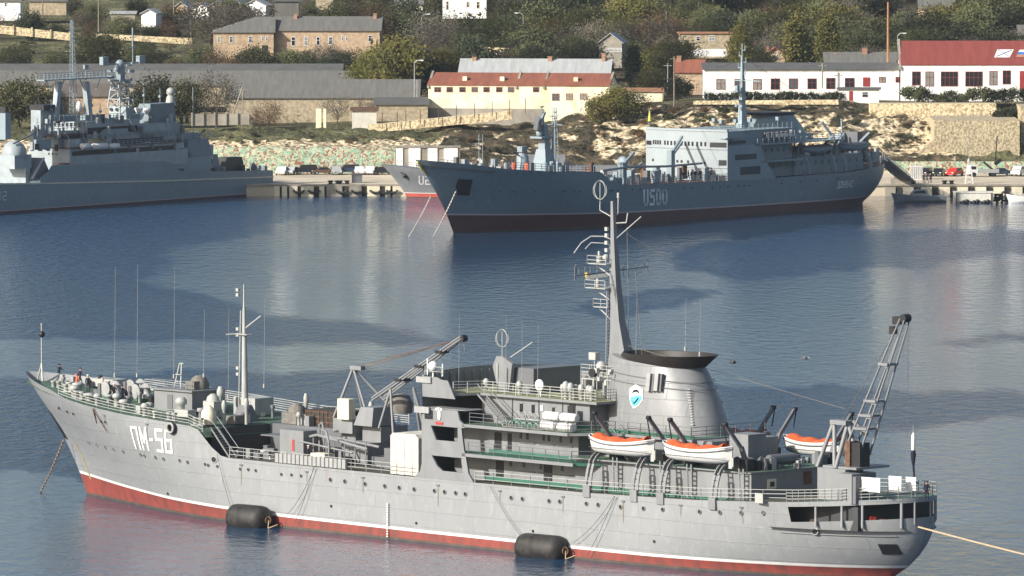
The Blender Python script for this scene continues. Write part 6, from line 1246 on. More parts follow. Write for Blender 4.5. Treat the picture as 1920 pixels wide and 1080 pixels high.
# camouflage walls
mc = bpy.data.materials.new('camouflage_paint'); mc.use_nodes = True; n = mc.node_tree.nodes; l = mc.node_tree.links; bb = n['Principled BSDF']; bb.inputs['Roughness'].default_value = .85
tc = n.new('ShaderNodeTexCoord'); mp = n.new('ShaderNodeMapping'); mp.inputs['Scale'].default_value = (1.5, .2, 1.5); l.new(tc.outputs['Object'], mp.inputs[0])
def nzz(sc, off):
    mp2 = n.new('ShaderNodeMapping'); mp2.inputs['Location'].default_value = (off, 0, off); l.new(mp.outputs[0], mp2.inputs[0]); z = n.new('ShaderNodeTexNoise'); z.inputs['Scale'].default_value = sc; z.inputs['Detail'].default_value = 1.0; z.inputs['Distortion'].default_value = 1.2; l.new(mp2.outputs[0], z.inputs[0]); return z.outputs[0]
def stp(src, lo, c0, c1):
    r = n.new('ShaderNodeValToRGB'); l.new(src, r.inputs[0]); r.color_ramp.elements[0].position = lo; r.color_ramp.elements[0].color = (0, 0, 0, 1); r.color_ramp.elements[1].position = lo + .03; r.color_ramp.elements[1].color = (1, 1, 1, 1)
    x = n.new('ShaderNodeMixRGB'); l.new(r.outputs[0], x.inputs[0])
    for i, c in ((1, c0), (2, c1)):
        if isinstance(c, tuple): x.inputs[i].default_value = (*c, 1)
        else: l.new(c, x.inputs[i])
    return x.outputs[0]
c = stp(nzz(.8, 0), .47, (.22, .37, .25), (.50, .49, .35)); c = stp(nzz(.95, 7), .54, c, (.27, .10, .06)); c = stp(nzz(1.4, 15), .58, c, (.30, .46, .35)); c = stp(nzz(1.8, 31), .64, c, (.12, .13, .08))
l.new(c, bb.inputs['Base Color'])
m = MB(); rn = random.Random(6); pts = []
for px in range(398, 747, 7): pts.append((xat(px, 1344.5), 2.0, atY(px, 276 + rn.uniform(-3, 3), 1345)[2]))
for (a, z0, z1), (b, _, z2) in zip(pts, pts[1:]): m.add([(a, 1344.0, 1.9), (b, 1344.0, 1.9), (b, 1344.3, z2), (a, 1344.3, z1), (a, 1346.5, z1), (b, 1346.5, z2)], [(0, 1, 2, 3), (3, 2, 5, 4)])
tag(m.build('camouflage_wall', mc), 'tall rough wall painted in green and rust camouflage behind the left parked cars', 'wall')
m = MB(); m.box(xat(1630), xat(2100), 1344.2, 1344.8, 1.9, atY(1800, 303, 1344)[2]); tag(m.build('camouflage_wall', mc), 'long low camouflage wall in pale green and red behind the red car', 'wall')
# white block with grey columns behind the small warship
root = thing('white_pavilion', 'bright white panelled shelter with grey columns behind the ship lettered U2', 'building', (xat(742, 1335), 1335, 2)); W_ = xat(862, 1335) - xat(742, 1335); zt = atY(742, 277, 1335)[2] - 2
m = MB(); m.box(0, W_, .4, 5, 0, zt); m.build('wall', M_concrete, root)
m = MB()
for a, b in ((742, 755), (766, 788), (802, 820), (832, 858)): m.box(xat(a, 1335) - xat(742, 1335), xat(b, 1335) - xat(742, 1335), .2, .38, .2, zt - .1)
m.box(xat(755, 1335) - xat(742, 1335), xat(766, 1335) - xat(742, 1335), .2, .38, .2, zt * .3); m.build('white_panel', mat('bright_whitewash', (.82, .82, .80), .8), root)
m = MB(); m.box(-.1, W_ + .1, .1, 5.1, zt, zt + .15); m.build('roof', M_concrete, root)
# ================= CARS =================
def car_proto(kind, mt):
    root = thing('parked_car', 'x', 'car'); m = MB()
    if kind == 'sedan': prof = [(-2.1, .35), (-2.15, .62), (-2.0, .82), (-1.35, .90), (-.75, 1.38), (.55, 1.42), (1.2, .98), (2.05, .92), (2.15, .6), (2.1, .35)]; win = [(-1.15, .92), (-.68, 1.30), (.5, 1.34), (1.02, .96)]
    elif kind == 'hatch': prof = [(-1.95, .35), (-2.0, .65), (-1.85, .85), (-1.2, .95), (-.65, 1.45), (1.2, 1.48), (1.85, 1.0), (1.92, .6), (1.9, .35)]; win = [(-1.0, .97), (-.58, 1.38), (1.1, 1.40), (1.55, 1.0)]
    else: prof = [(-2.2, .45), (-2.25, .85), (-2.1, 1.05), (-1.2, 1.15), (-.75, 1.75), (1.9, 1.78), (2.15, 1.15), (2.2, .45)]; win = [(-1.05, 1.18), (-.68, 1.65), (1.8, 1.68), (1.95, 1.2)]
    N = len(prof)
    def sec(y, k): return [(x * (1 if z < 1 else k), y * (1 if z < 1.0 else .86), z) for x, z in prof]
    vs = sec(-.86, 1) + sec(.86, 1); m.add(vs, [tuple(range(N)), tuple(range(2 * N - 1, N - 1, -1))] + [(i, N + i, N + (i + 1) % N, (i + 1) % N) for i in range(N)]); body = m.build('body', mt, root)
    m = MB()
    for sd in (-1, 1): m.add([(x, sd * (.885 if z < 1.0 else .775), z) for x, z in win], [(0, 1, 2, 3)])
    xa, xb = win[0], win[1]; m.add([(xa[0] - .12, -.7, xa[1] + .02), (xa[0] - .12, .7, xa[1] + .02), (xb[0] - .1, .66, xb[1] + .02), (xb[0] - .1, -.66, xb[1] + .02)], [(0, 1, 2, 3)])
    xa, xb = win[3], win[2]; m.add([(xa[0] + .12, -.7, xa[1] + .02), (xa[0] + .12, .7, xa[1] + .02), (xb[0] + .12, .66, xb[1] + .02), (xb[0] + .12, -.66, xb[1] + .02)], [(0, 1, 2, 3)]); m.build('windows', M_glass, root)
    for wx in (-1.3, 1.3):
        for sd in (-1, 1):
            m = MB(); m.lathe((wx, sd * .80, .33), [(.33, -.11), (.33, .11)], 0, 14, 'y'); wh = m.build('wheel', M_black, root); m = MB(); m.lathe((wx, sd * .80, .33), [(.19, -.125), (.19, .125)], 0, 10, 'y'); m.build('rim', M_metal, wh)
    for sd in (-1, 1):
        m = MB(); m.box(-2.17, -2.05, sd * .62 - .15, sd * .62 + .15, .62, .76); m.build('headlight', M_white, root)
        m = MB(); x_ = max(p[0] for p in prof); m.box(x_ - .12, x_ + .01, sd * .66 - .12, sd * .66 + .12, .68, .82); m.build('tail_light', mat('tail_red', (.35, .02, .02), .3), root)
    return root
cp = {k: mat('car_' + k, c, .25, .03, 1, spec=.6) for k, c in dict(black=(.015, .016, .018), white=(.72, .72, .72), red=(.62, .03, .02), silver=(.38, .39, .40), blue=(.03, .045, .08), brown=(.12, .075, .05)).items()}
CARS = [(529, 1340, 'hatch', 'white', 80, 'small white hatchback parked nearest the left ship\'s stern'), (548, 1341, 'sedan', 'silver', 70, 'silver saloon half behind a black one, by the left ship\'s stern'), (572, 1341, 'suv', 'black', 8, 'black high car, first of the row before the camouflage wall'), (606, 1341, 'sedan', 'brown', 10, 'dark brown saloon in the row before the camouflage wall'), (629, 1341, 'hatch', 'silver', 100, 'pale hatchback parked nose out between the brown car and a black one'), (652, 1342, 'suv', 'blue', 6, 'dark blue high car right of the pale hatchback'), (673, 1341, 'hatch', 'white', 95, 'white hatchback nose out, behind the dark cabinet'), (696, 1341, 'hatch', 'white', 75, 'white small car nose out, second from the ship lettered U2'), (717, 1341, 'sedan', 'black', 8, 'black saloon at the end of the row beside the ship lettered U2'),
        (1736, 1336, 'hatch', 'black', 70, 'black hatchback parked nearest the far ship\'s gangway'), (1762, 1336, 'sedan', 'black', 75, 'black saloon parked just left of the red car'), (1791, 1336, 'hatch', 'red', 60, 'bright red hatchback before the camouflage wall'), (1878, 1337, 'sedan', 'blue', 5, 'dark low saloon right of the white flatbed truck'), (1911, 1336, 'suv', 'white', 70, 'white high car at the right edge of the photo')]
for px, Y, kind, c, ang, lb in CARS:
    r = car_proto(kind, cp[c]); r.location = (xat(px, Y), Y, 2.0); r.rotation_euler = (0, 0, R(ang)); tag(r, lb, 'car', 'cars parked along the quay')
root = thing('flatbed_truck', 'white flatbed truck with a dark folded crane arm, right of the red car', 'truck', (xat(1843, 1334), 1334, 2.0), R(12))
m = MB(); m.prism([(-2.6, .5), (-2.7, 1.2), (-2.4, 2.0), (-1.2, 2.1), (-1.0, .5)], -.95, .95); m.build('cab', cp['white'], root); m = MB(); m.box(-2.45, -1.4, -.97, .97, 1.35, 1.9); m.build('windows', M_glass, root); m = MB(); m.box(-.9, 2.8, -1, 1, .7, 1.0); m.box(-.9, 2.8, -1, -.95, 1.0, 1.4); m.build('bed', cp['silver'], root)
m = MB(); m.bar((2.0, 0, 1.2), (.2, 0, 2.6), .3, .3); m.bar((2.3, 0, 2.2), (3.4, 0, 3.0), .5, .6); m.bar((2.4, 0, 2.8), (2.7, 0, 7.2), .16, .16); m.build('crane_arm', M_black, root)
for wx in (-1.8, 1.8):
    for sd in (-1, 1): m = MB(); m.lathe((wx, sd * .85, .42), [(.42, -.14), (.42, .14)], 0, 14, 'y'); m.build('wheel', M_black, root)
# ================= BOATS AND FLOATS at the right =================
def motorboat(px, py, L, rz, label, hull_m, cab_m):
    X, Y = onz(px, py, 0); root = thing('motor_boat', label, 'boat', (X, Y, 0), rz); m = MB(); n = 12
    for i in range(n + 1):
        t = i / n; e = min(1, (t / .4)) ** .7; zt = 1.5 - .5 * min(1, t / .5)
        for yy, z in ((-.35 * e, -.3), (-1.0 * e, .25), (-1.3 * e, zt), (1.3 * e, zt), (1.0 * e, .25), (.35 * e, -.3)): m.v.append((-L / 2 + L * t + (0 if z > .5 else .5 * (1 - t)), yy, z))
    for i in range(n):
        for j in range(5): a = i * 6 + j; m.f.append((a, a + 6, a + 7, a + 1)); m.m.append(0 if j != 2 else 1); m.sm.append(False)
    m.f.append(tuple(n * 6 + j for j in range(6))); m.m.append(0); m.sm.append(False); m.build('boat_hull', [hull_m, M_metal], root)
    m = MB(); m.prism([(-L * .16, 1.1), (-L * .08, 2.0), (L * .14, 2.1), (L * .2, 1.0)], -.9, .9); c_ = m.build('cabin', cab_m, root); m = MB(); m.prism([(-L * .11, 1.5), (-L * .06, 1.9), (L * .10, 1.95), (L * .13, 1.5)], -.93, .93)
    m.build('cabin_window', M_glass, c_); m = MB(); m.tube((0, 0, 2), (0, 0, 3.4), .05, n=5); m.tube((0, -.5, 2.6), (0, .5, 2.6), .04, n=4); m.build('boat_mast', M_metal, root)
    m = MB(); m.rail([(-L * .42, -.5, 1.4), (-L * .15, -1.15, 1.15)], .5, 2, 1); m.build('bow_rail', M_metal, root)
motorboat(1722, 378, 9.5, 0.06, 'low grey cabin launch moored at the quay below the gangway', mat('launch_grey', (.26, .30, .34)), M_wB)
motorboat(1932, 380, 8.5, 0.0, 'white cabin boat with pink cabin sides cut by the right edge', M_white, mat('pinkish_cabin', (.62, .45, .42)))
m = MB(); X, Y = onz(1826, 381, 0); m.box(-3.3, 3.3, 0, 3.4, -.4, 1.75); m.box(-3.4, 3.4, -.12, 3.5, 1.75, 1.9); m.box(-3.05, -2.9, -.16, 0, -.2, 1.7, 1); m.box(2.9, 3.05, -.16, 0, -.2, 1.7, 1)
for k in range(9): m.ball((-2.4 + k * .6, -.15, .02 + .15 * (k % 3)), .38, 2, 8, 5)
o = m.build('mooring_float', [mat('whitewashed_float', (.74, .72, .62), .8), M_rust, M_black]); o.location = (X, Y, 0); tag(o, 'white box shaped float with black tyres along its waterline', 'float')
root = thing('lattice_stand', 'short pale lattice beacon standing on the quay behind the white float', 'beacon', (xat(1818, 1311), 1311, 2.0)); m = MB()
for dx, dy in ((-.7, -.7), (.7, -.7), (.7, .7), (-.7, .7)): m.tube((dx, dy, 0), (dx * .3, dy * .3, 3.6), .07, n=4)
for k in range(5): f = 1 - k * .16; z = k * .8; m.path([(-.7 * f, -.7 * f, z), (.7 * f, -.7 * f, z + .7), (.7 * f, .7 * f, z), (-.7 * f, .7 * f, z + .7), (-.7 * f, -.7 * f, z)], .05, 4)
m.build('frame', M_white, root); m = MB(); m.lathe((0, 0, 3.6), [(.3, 0), (.35, .5), (.1, .9)], 0, 10); m.tube((0, 0, 4.3), (0.1, 0, 10), .05, n=4); m.build('lamp_head', M_metal, root)
m = MB()
for k in range(10): m.torus((.3 * (k % 5) - 1.4 + .9 * (k % 4), -.3, .1 + .5 * (k // 4)), .5, .2, 0, 'y' if k % 2 else 'z', 12, 6)
o = m.build('tyre_heap', M_rubber); o.location = (*onz(1876, 379, 0), .2); tag(o, 'heap of black tyres hung between the white float and the right-hand boat', 'tyres')
m = MB(); m.box(-1.1, 1.1, -.8, .8, 0, 2.4)
for k in range(7): m.box(-1.05 + k * .32, -.98 + k * .32, -.86, -.8, .1, 2.3, 1)
o = m.build('quay_kiosk', [M_white, M_supD]); o.location = (xat(1719, 1325), 1325, 2.0); tag(o, 'white ribbed cabinet on the quay right of the gangway foot', 'cabinet')
m = MB(); m.box(-1.8, 1.8, -1, 1, 0, .9); m.box(-1.2, 1.4, -.8, .8, .9, 1.3, 1); o = m.build('stacked_gear', [M_concrete, M_wood]); o.location = (xat(1690, 1309.5), 1309.5, 2.0); tag(o, 'low weathered block with planks at the foot of the gangway', 'blocks')
for i, px in enumerate((1733, 1740, 1747)):
    me_ = (P_navy_stand, P_navy_walk, P_navy_stand)[i]; o = bpy.data.objects.new('person', me_); C.objects.link(o); o.location = (xat(px, 1312), 1312 + i * .7, 2.0); o.rotation_euler = (0, 0, i * 1.3); tag(o, ['person in dark clothes on the quay, nearest the gangway', 'person in dark clothes walking, middle of three on the quay', 'person in dark clothes on the quay, farthest from the gangway'][i], 'person')
    m = MB(); m.lathe((0, 0, 1.64), [(.108, 0), (.11, .06), (.08, .12), (.02, .14)], 0, 10); m.build('hair', M_black, o)
# ================= BUILDINGS =================
class Frame2(Frame):
    def __init__(s, X, Y, deg): s.o = (X, Y); s.a = R(deg); s.c = math.cos(s.a); s.s = math.sin(s.a)
def bld(name, label, px0, px1, ye, yb, Y, depth, wall, roof, yr, kind='gable', wins=(), deg=0, wm=None, over=.35, chim=(), cat='building', doors=(), wall2=None, framem=None, hipl=0, hipr=0, doorm=None):
    X0 = atY(px0, ye, Y)[0]; fr = Frame2(X0, Y, deg); x1, ze1 = fr.iy(px1, ye, 0); _, ze = fr.iy(px0, ye, 0); zb = fr.iy(px0, yb, 0)[1] - 1.0
    ze = (ze + ze1) / 2 if deg == 0 else ze; root = thing(name, label, cat, (X0, Y, zb), fr.a); h = ze - zb; W = x1
    zr = fr.iy(px0, yr, depth / 2 if kind in ('gable', 'hip') else (0 if kind == 'gfront' else depth))[1] - zb
    m = MB(); yo = over
    if kind in ('gable', 'hip'):
        m.prism([(0, 0), (W, 0), (W, h), (0, h)], 0, depth)
        if kind == 'gable': m.add([(0, 0, h), (0, depth, h), (0, depth / 2, zr - .1), (W, 0, h), (W, depth, h), (W, depth / 2, zr - .1)], [(0, 2, 1), (3, 4, 5)])
    elif kind == 'gfront': m.prism([(0, 0), (W, 0), (W, h), (W / 2, zr - .05), (0, h)], 0, depth)
    else: m.prism([(0, 0), (W, 0), (W, h), (0, h)], 0, depth); m.add([(0, 0, h), (0, depth, h), (0, depth, zr - .05), (W, 0, h), (W, depth, h), (W, depth, zr - .05), ], [(0, 2, 1), (3, 4, 5), (1, 2, 5, 4)])
    wl = m.build('wall', wall, root)
    m = MB(); t = .18
    if kind in ('gable', 'hip'):
        hl, hr = hipl, hipr; k = (zr - h) / (depth / 2); e = yo * k
        A_ = [(-yo, -yo, h - e), (W + yo, -yo, h - e), (W + yo - hr, depth / 2, zr), (-yo + hl, depth / 2, zr)]; B_ = [(-yo, depth + yo, h - e), (W + yo, depth + yo, h - e), (W + yo - hr, depth / 2, zr), (-yo + hl, depth / 2, zr)]
        for q in (A_, B_): m.add([*q, *[(a, b, c + t) for a, b, c in q]], [(0, 3, 2, 1), (4, 5, 6, 7), (0, 1, 5, 4), (1, 2, 6, 5), (3, 0, 4, 7)])
        if hl: m.add([A_[0], B_[0], A_[3]], [(0, 1, 2)])
        if hr: m.add([A_[1], B_[1], A_[2]], [(0, 1, 2)])
    elif kind == 'gfront':
        for q in ([(-yo, -yo, h - .2), (W / 2, -yo, zr), (W / 2, depth, zr), (-yo, depth, h - .2)], [(W + yo, -yo, h - .2), (W / 2, -yo, zr), (W / 2, depth, zr), (W + yo, depth, h - .2)]): m.add([*q, *[(a, b, c + t) for a, b, c in q]], [(0, 3, 2, 1), (4, 5, 6, 7), (0, 1, 5, 4), (1, 2, 6, 5), (2, 3, 7, 6), (3, 0, 4, 7)])
    else:
        q = [(-yo, -yo, h), (W + yo, -yo, h), (W + yo, depth, zr), (-yo, depth, zr)]; m.add([*q, *[(a, b, c + t) for a, b, c in q]], [(0, 3, 2, 1), (4, 5, 6, 7), (0, 1, 5, 4), (1, 2, 6, 5), (2, 3, 7, 6), (3, 0, 4, 7)])
    rf = m.build('roof', roof, root)
    for (a, b, y0, y1) in chim:
        yy = depth * .4; xa, zt = fr.iy(a, y0, yy); xb, z0 = fr.iy(b, y1, yy); m = MB(); m.box(xa, xb, yy, yy + .8, z0 - zb - 1.2, zt - zb); m.box(xa - .08, xb + .08, yy - .08, yy + .88, zt - zb, zt - zb + .12); m.build('chimney', mat('brick_chimney', (.42, .24, .16), .9, .2, 2), root)
    for (a, b, y0, y1) in wins:
        xa, z1 = fr.iy(a, y0, 0); xb, z0 = fr.iy(b, y1, 0); z1 -= zb; z0 -= zb; m = MB(); t2 = .10; fmt = framem or M_white
        m.box(xa, xb, -.06, .02, z1 - t2, z1); m.box(xa, xb, -.06, .02, z0, z0 + t2); m.box(xa, xa + t2, -.06, .02, z0 + t2, z1 - t2); m.box(xb - t2, xb, -.06, .02, z0 + t2, z1 - t2)
        nx = max(1, round((xb - xa) / 0.8))
        for i in range(1, nx): xx = lerp(xa, xb, i / nx); m.box(xx - .04, xx + .04, -.055, .02, z0 + t2, z1 - t2)
        m.box(xa + t2, xb - t2, -.05, .02, lerp(z0, z1, .6) - .04, lerp(z0, z1, .6) + .04); wf = m.build('window', fmt, root)
        m = MB(); m.box(xa + .02, xb - .02, -.02, .01, z0 + .02, z1 - .02); m.build('pane', wm or wrn.choice((M_glass, M_glass, M_pane2, M_pane3)), wf)
    for (a, b, y0, y1) in doors:
        xa, z1 = fr.iy(a, y0, 0); xb, z0 = fr.iy(b, y1, 0); m = MB(); m.box(xa, xb, -.08, .02, z0 - zb, z1 - zb); m.build('door', doorm or mat('red_door_paint', (.32, .04, .04)), root)
    return root, fr, zb, W, h, zr, rf
M_cream_w = mat('cream_plaster', (.82, .76, .55), .85, .06, .35, stretch=(1, 1, .5), col2=(.62, .52, .33), contrast=(.34, .55))
M_whitew = mat('whitewashed_wall', (.88, .87, .83), .8, .05, .5, stretch=(1, 1, .3), col2=(.66, .64, .57), contrast=(.30, .5))
M_tile = mat('red_brown_tiles', (.27, .095, .055), .8, .12, .35, stretch=(2.5, .5, .5), col2=(.19, .07, .045))
M_redroof = mat('red_sheet_roof', (.24, .060, .046), .6, .10, .5, stretch=(3, .3, .3), col2=(.19, .045, .04))
M_slate = mat('grey_corrugated_roof', (.155, .152, .138), .85, .10, .5, stretch=(3.5, .4, .4), col2=(.115, .112, .10))
M_slate2 = mat('dark_grey_roof', (.11, .11, .105), .85, .12, .4)
M_slate3 = mat('light_grey_roof', (.38, .40, .40), .8, .10, .5, stretch=(2.5, .4, .4), col2=(.30, .31, .31))
M_stone = mat('ochre_stone_wall', (.46, .38, .26), .9, .18, 1.4, col2=(.30, .25, .17), contrast=(.42, .58))
M_brick = mat('peach_brick_wall', (.50, .37, .25), .9, .15, 1.2, col2=(.36, .27, .18), contrast=(.42, .58))
M_redf = mat('dark_red_frame', (.25, .05, .04), .6)
wrn = random.Random(55); M_pane2 = mat('mid_grey_glass', (.09, .11, .13), .1, .1, 1); M_pane3 = mat('curtained_glass', (.30, .30, .27), .4, .2, 2)  # mid grey and curtained panes, tones picked at random
# cream storehouse
r, fr, zb, W, h, zr, rf = bld('storehouse', 'long cream storehouse with red brown tiled roof and small high windows', 803, 1142, 159, 224, 1388, 11, M_cream_w, M_tile, 137, 'gable', [(814, 827, 163, 173), (837, 849, 163, 173), (861, 873, 163, 173), (884, 896, 163, 173), (906, 918, 163, 173), (930, 942, 163, 173), (952, 964, 163, 173), (999, 1011, 163, 173), (1035, 1049, 175, 189), (1061, 1074, 175, 188), (1087, 1101, 175, 187)], deg=-9, framem=mat('brown_frame', (.30, .12, .07)), over=.2)
m = MB()
for px in (803, 968, 1020, 1142):
    xa, _ = fr.iy(px, 159, 0); k = (zr - h) / 5.5
    for yy0, yy1 in ((-.3, 5.5),): m.add([(xa - .2, yy0, h - .2), (xa + .2, yy0, h - .2), (xa + .2, 5.5, zr + .45), (xa - .2, 5.5, zr + .45), (xa - .2, yy0, h - .6), (xa + .2, yy0, h - .6), (xa + .2, 5.5, zr - .1), (xa - .2, 5.5, zr - .1)], [(0, 1, 2, 3), (0, 4, 5, 1), (0, 3, 7, 4), (1, 5, 6, 2)])
m.build('parapet', M_concrete, r)
for px in (868, 938, 1076): 
    xa, _ = fr.iy(px, 150, 2); m = MB(); m.box(xa, xa + .8, 1.6, 2.6, h + .4, h + 1.5); m.build('skylight', M_cream_w, rf)
m = MB(); xb, _ = fr.iy(1020, 200, 0); m.box(0.05, xb, -.05, 0, 0, h * .42); m.build('grey_plinth', M_concrete, r)
bld('roofed_house', 'long low house with patchwork light grey roof and three brick chimneys behind the cream storehouse', 862, 1142, 137, 170, 1425, 8, M_concrete, M_slate3, 111, 'gable', chim=[(885, 893, 108, 126), (1027, 1035, 107, 127), (1128, 1135, 101, 116)], deg=-6)
bld('cottage', 'pale gabled cottage beside the dark cypress', 1123, 1166, 80, 118, 1468, 7, M_concrete, M_slate3, 63, 'gfront', [(1137, 1166, 90, 97)], deg=-8)
bld('white_hall', 'long low white hall with dark roof and row of square windows', 1320, 1686, 131, 186, 1398, 9, M_whitew, M_slate2, 119, 'shed', [(1343, 1360, 148, 168), (1377, 1397, 148, 168), (1412, 1428, 148, 168), (1445, 1462, 147, 168), (1479, 1496, 147, 167), (1514, 1531, 147, 167), (1549, 1566, 146, 167), (1584, 1602, 146, 166), (1648, 1661, 144, 155), (1679, 1686, 144, 155)], doors=[(1618, 1631, 145, 162)], framem=M_redf)
r, fr, zb, W, h, zr, rf = bld('red_roofed_hall', 'large white hall with bright red sheet roof carrying two painted flags', 1690, 2080, 122, 192, 1396, 11, M_whitew, M_redroof, 78, 'gable', [(1710, 1726, 134, 160), (1735, 1751, 134, 162), (1764, 1796, 134, 162), (1810, 1842, 134, 162), (1855, 1870, 133, 160), (1880, 1895, 132, 158)], doors=[(1912, 1926, 133, 170)], framem=M_redf, over=.1)
m = MB(); k = (zr - h) / 5.5; m.add([(-.4, -.3, h - .3), (0, -.3, h - .3), (0, 5.5, zr + .5), (-.4, 5.5, zr + .5), (-.4, -.3, h - .9), (0, -.3, h - .9), (0, 5.5, zr - .6), (-.4, 5.5, zr - .6), (-.4, 11.2, h - .2), (0, 11.2, h - .2)], [(0, 1, 2, 3), (0, 4, 5, 1), (0, 3, 7, 4), (1, 5, 6, 2), (3, 2, 9, 8)]); m.build('parapet', M_concrete, r)
def onroof(px, py, d=.22):
    ray_ = ray(px, py); o_ = fr.o; # solve for point on roof plane z = h + k*y
    best = None
    lo, hi = -.5, 5.6
    for _ in range(30):
        mid = (lo + hi) / 2; x_, z_ = fr.iy(px, py, mid); zz = z_ - zb
        if zz > h + k * mid: lo = mid
        else: hi = mid
    return (x_, mid, h + k * mid + d)
def roofquad(m, P, mi): m.add([onroof(*p, d=.24 + .03 * mi) for p in P], [tuple(range(len(P)))], mi)
m = MB(); roofquad(m, [(1864, 110), (1893, 110), (1901, 95), (1870, 95)], 0)
for a, b, d_ in (((1868, 108.5), (1897, 96.5), .30), ((1872, 96.5), (1891, 108.5), .35)): m.bar(onroof(*a, d_), onroof(*b, d_), .16, .03, 1)
m.build('painted_flag', [M_white, mat('flag_navy', (.03, .07, .25))], rf)
m = MB(); roofquad(m, [(1909, 100), (1940, 100), (1942, 95.5), (1912, 95.5)], 0); roofquad(m, [(1907, 105), (1938, 105), (1940, 100), (1909, 100)], 1); roofquad(m, [(1905, 110), (1936, 110), (1938, 105), (1907, 105)], 2); m.build('painted_flag', [M_white, mat('flag_blue', (.05, .16, .5)), mat('worn_flag_red', (.42, .22, .12))], rf)
bld('gate_hut', 'small white flat-roofed hut with a dark red door below the long white hall', 1572, 1648, 168, 193, 1384, 3.5, M_whitew, M_slate2, 165, 'shed', [(1616, 1628, 172, 183)], doors=[(1592, 1599, 171, 191)], deg=-4)
bld('warehouse', 'front warehouse with wide grey corrugated roof above a stone wall', 425, 784, 183, 226, 1402, 14, M_stone, M_slate, 150, 'gable', deg=-1)
bld('warehouse', 'middle warehouse whose long grey roof shows just above the front one', -80, 705, 160, 190, 1432, 12, M_stone, M_slate, 134, 'gable')
bld('warehouse', 'rearmost long warehouse, a dark roof strip with pale eaves under it', -80, 640, 136, 160, 1456, 9, M_whitew, M_slate2, 121, 'gable')
bld('shed', 'brown-roofed shed with peach wall seen between the left ship\'s masts', 100, 232, 180, 215, 1398, 8, M_brick, mat('brown_roof', (.13, .11, .095), .85), 158, 'gable')
bld('old_mansion', 'old peach stone mansion with grey roof and arched white windows', 515, 712, 57, 112, 1528, 13, M_brick, M_slate, 32, 'gable', [(546, 554, 69, 86), (570, 578, 69, 86), (593, 600, 69, 85), (616, 624, 69, 84), (640, 644, 67, 76), (648, 652, 67, 76), (690, 698, 66, 78)], chim=[(551, 557, 27, 36), (628, 636, 36, 47), (700, 706, 26, 34)], deg=-2)
bld('mansion_wing', 'ruined left wing of the old mansion with a big arched doorway', 400, 513, 60, 106, 1526, 11, M_brick, M_slate, 33, 'hip', [(407, 414, 68, 80), (430, 437, 68, 80), (466, 473, 68, 80), (490, 494, 68, 76), (498, 502, 68, 76)], chim=[(512, 518, 42, 56)], doors=[(491, 502, 85, 103)], hipl=9, doorm=M_black, deg=1)
bld('house', 'flat-topped ochre house among trees right of the cypress', 1274, 1374, 63, 100, 1500, 8, M_stone, mat('rust_edge', (.40, .20, .10)), 61, 'shed', [(1305, 1313, 68, 77), (1329, 1341, 66, 77)])
bld('cottage', 'small cottage with a red brown roof left of the long white hall', 1266, 1317, 135, 168, 1422, 8, M_brick, M_tile, 113, 'gable', chim=[(1269, 1277, 106, 122)], deg=-5)
bld('cottage', 'tiny gabled cottage peeping above the long white hall', 1436, 1472, 103, 120, 1470, 6, M_brick, M_tile, 90, 'gfront', [(1455, 1461, 101, 106)], chim=[(1436, 1441, 88, 100)])
bld('roofed_house', 'house with a wide dark grey roof and two brick chimneys behind the long white hall', 1548, 1706, 120, 140, 1432, 9, M_stone, M_slate, 99, 'gable', chim=[(1564, 1570, 101, 114), (1617, 1626, 91, 104)], hipl=0)
bld('house', 'white house at the top left corner', -20, 38, 2, 30, 1610, 7, M_whitew, M_slate, -10, 'gable', [(8, 13, 5, 12)])
bld('house', 'long low ochre building at the top left, right of the white corner house', 55, 124, 3, 20, 1640, 6, M_stone, M_slate, -6, 'shed')
bld('garage', 'pale cream gabled garage standing alone on the grassy slope', 265, 292, 25, 42, 1592, 6, M_whitew, M_slate3, 18, 'gfront', deg=-10)
bld('garage', 'whitewashed low garage left of the cream gabled one', 208, 253, 26, 42, 1596, 4, M_concrete, M_slate3, 22, 'shed')
for i, (a, b, e, bs, mt_, lb) in enumerate([(328, 352, 14, 28, M_brick, 'rusty brick shed, first of the row of hillside sheds'), (358, 392, 17, 32, M_whitew, 'whitewashed shed with dark side, second of the hillside row'), (392, 424, 12, 27, M_concrete, 'grey gabled shed in the middle of the hillside row'), (430, 455, 10, 24, M_concrete, 'small grey shed fourth of the hillside row'), (458, 498, 10, 26, M_whitew, 'pale blue-roofed shed at the end of the hillside row')]): bld('shed', lb, a, b, e, bs, 1600, 5, mt_, M_slate3, e - 10, 'gfront', deg=-14)
bld('shed', 'dark weathered shed at the top edge above the old mansion', 515, 560, 3, 22, 1600, 5, M_slate, M_slate2, -4, 'shed'); bld('shed', 'pale stone shed at the top edge above the mansion chimney', 592, 624, -4, 15, 1606, 5, M_stone, M_slate, -9, 'shed')
bld('house', 'cream house with grey roof at the top edge above the big yellow green tree', 742, 792, 8, 24, 1600, 6, M_cream_w, M_slate, -4, 'gable'); bld('house', 'tall pale house with dark window openings at the top edge', 830, 912, -14, 26, 1600, 8, M_whitew, M_slate2, -30, 'gable', [(836, 841, 2, 18), (874, 880, 3, 14), (893, 899, 3, 16)], framem=M_cream_w)
bld('house', 'house with pale hipped grey roof at the upper right', 1800, 1895, 27, 48, 1590, 12, M_stone, M_slate, 3, 'hip', hipl=5, hipr=4); bld('house', 'grey roofed house at the top edge left of the pale hipped roof', 1725, 1790, 16, 34, 1600, 8, M_brick, M_slate, 0, 'gable')
bld('house', 'weathered house with a pale roof at the right edge above the red roof', 1912, 1990, 66, 90, 1500, 8, M_brick, M_slate, 48, 'gable')
bld('garage', 'low garage with rusty roof edge right of the cream storehouse', 1170, 1242, 172, 190, 1400, 6, M_cream_w, mat('rust_edge', (.40, .20, .10)), 166, 'shed', deg=-4)
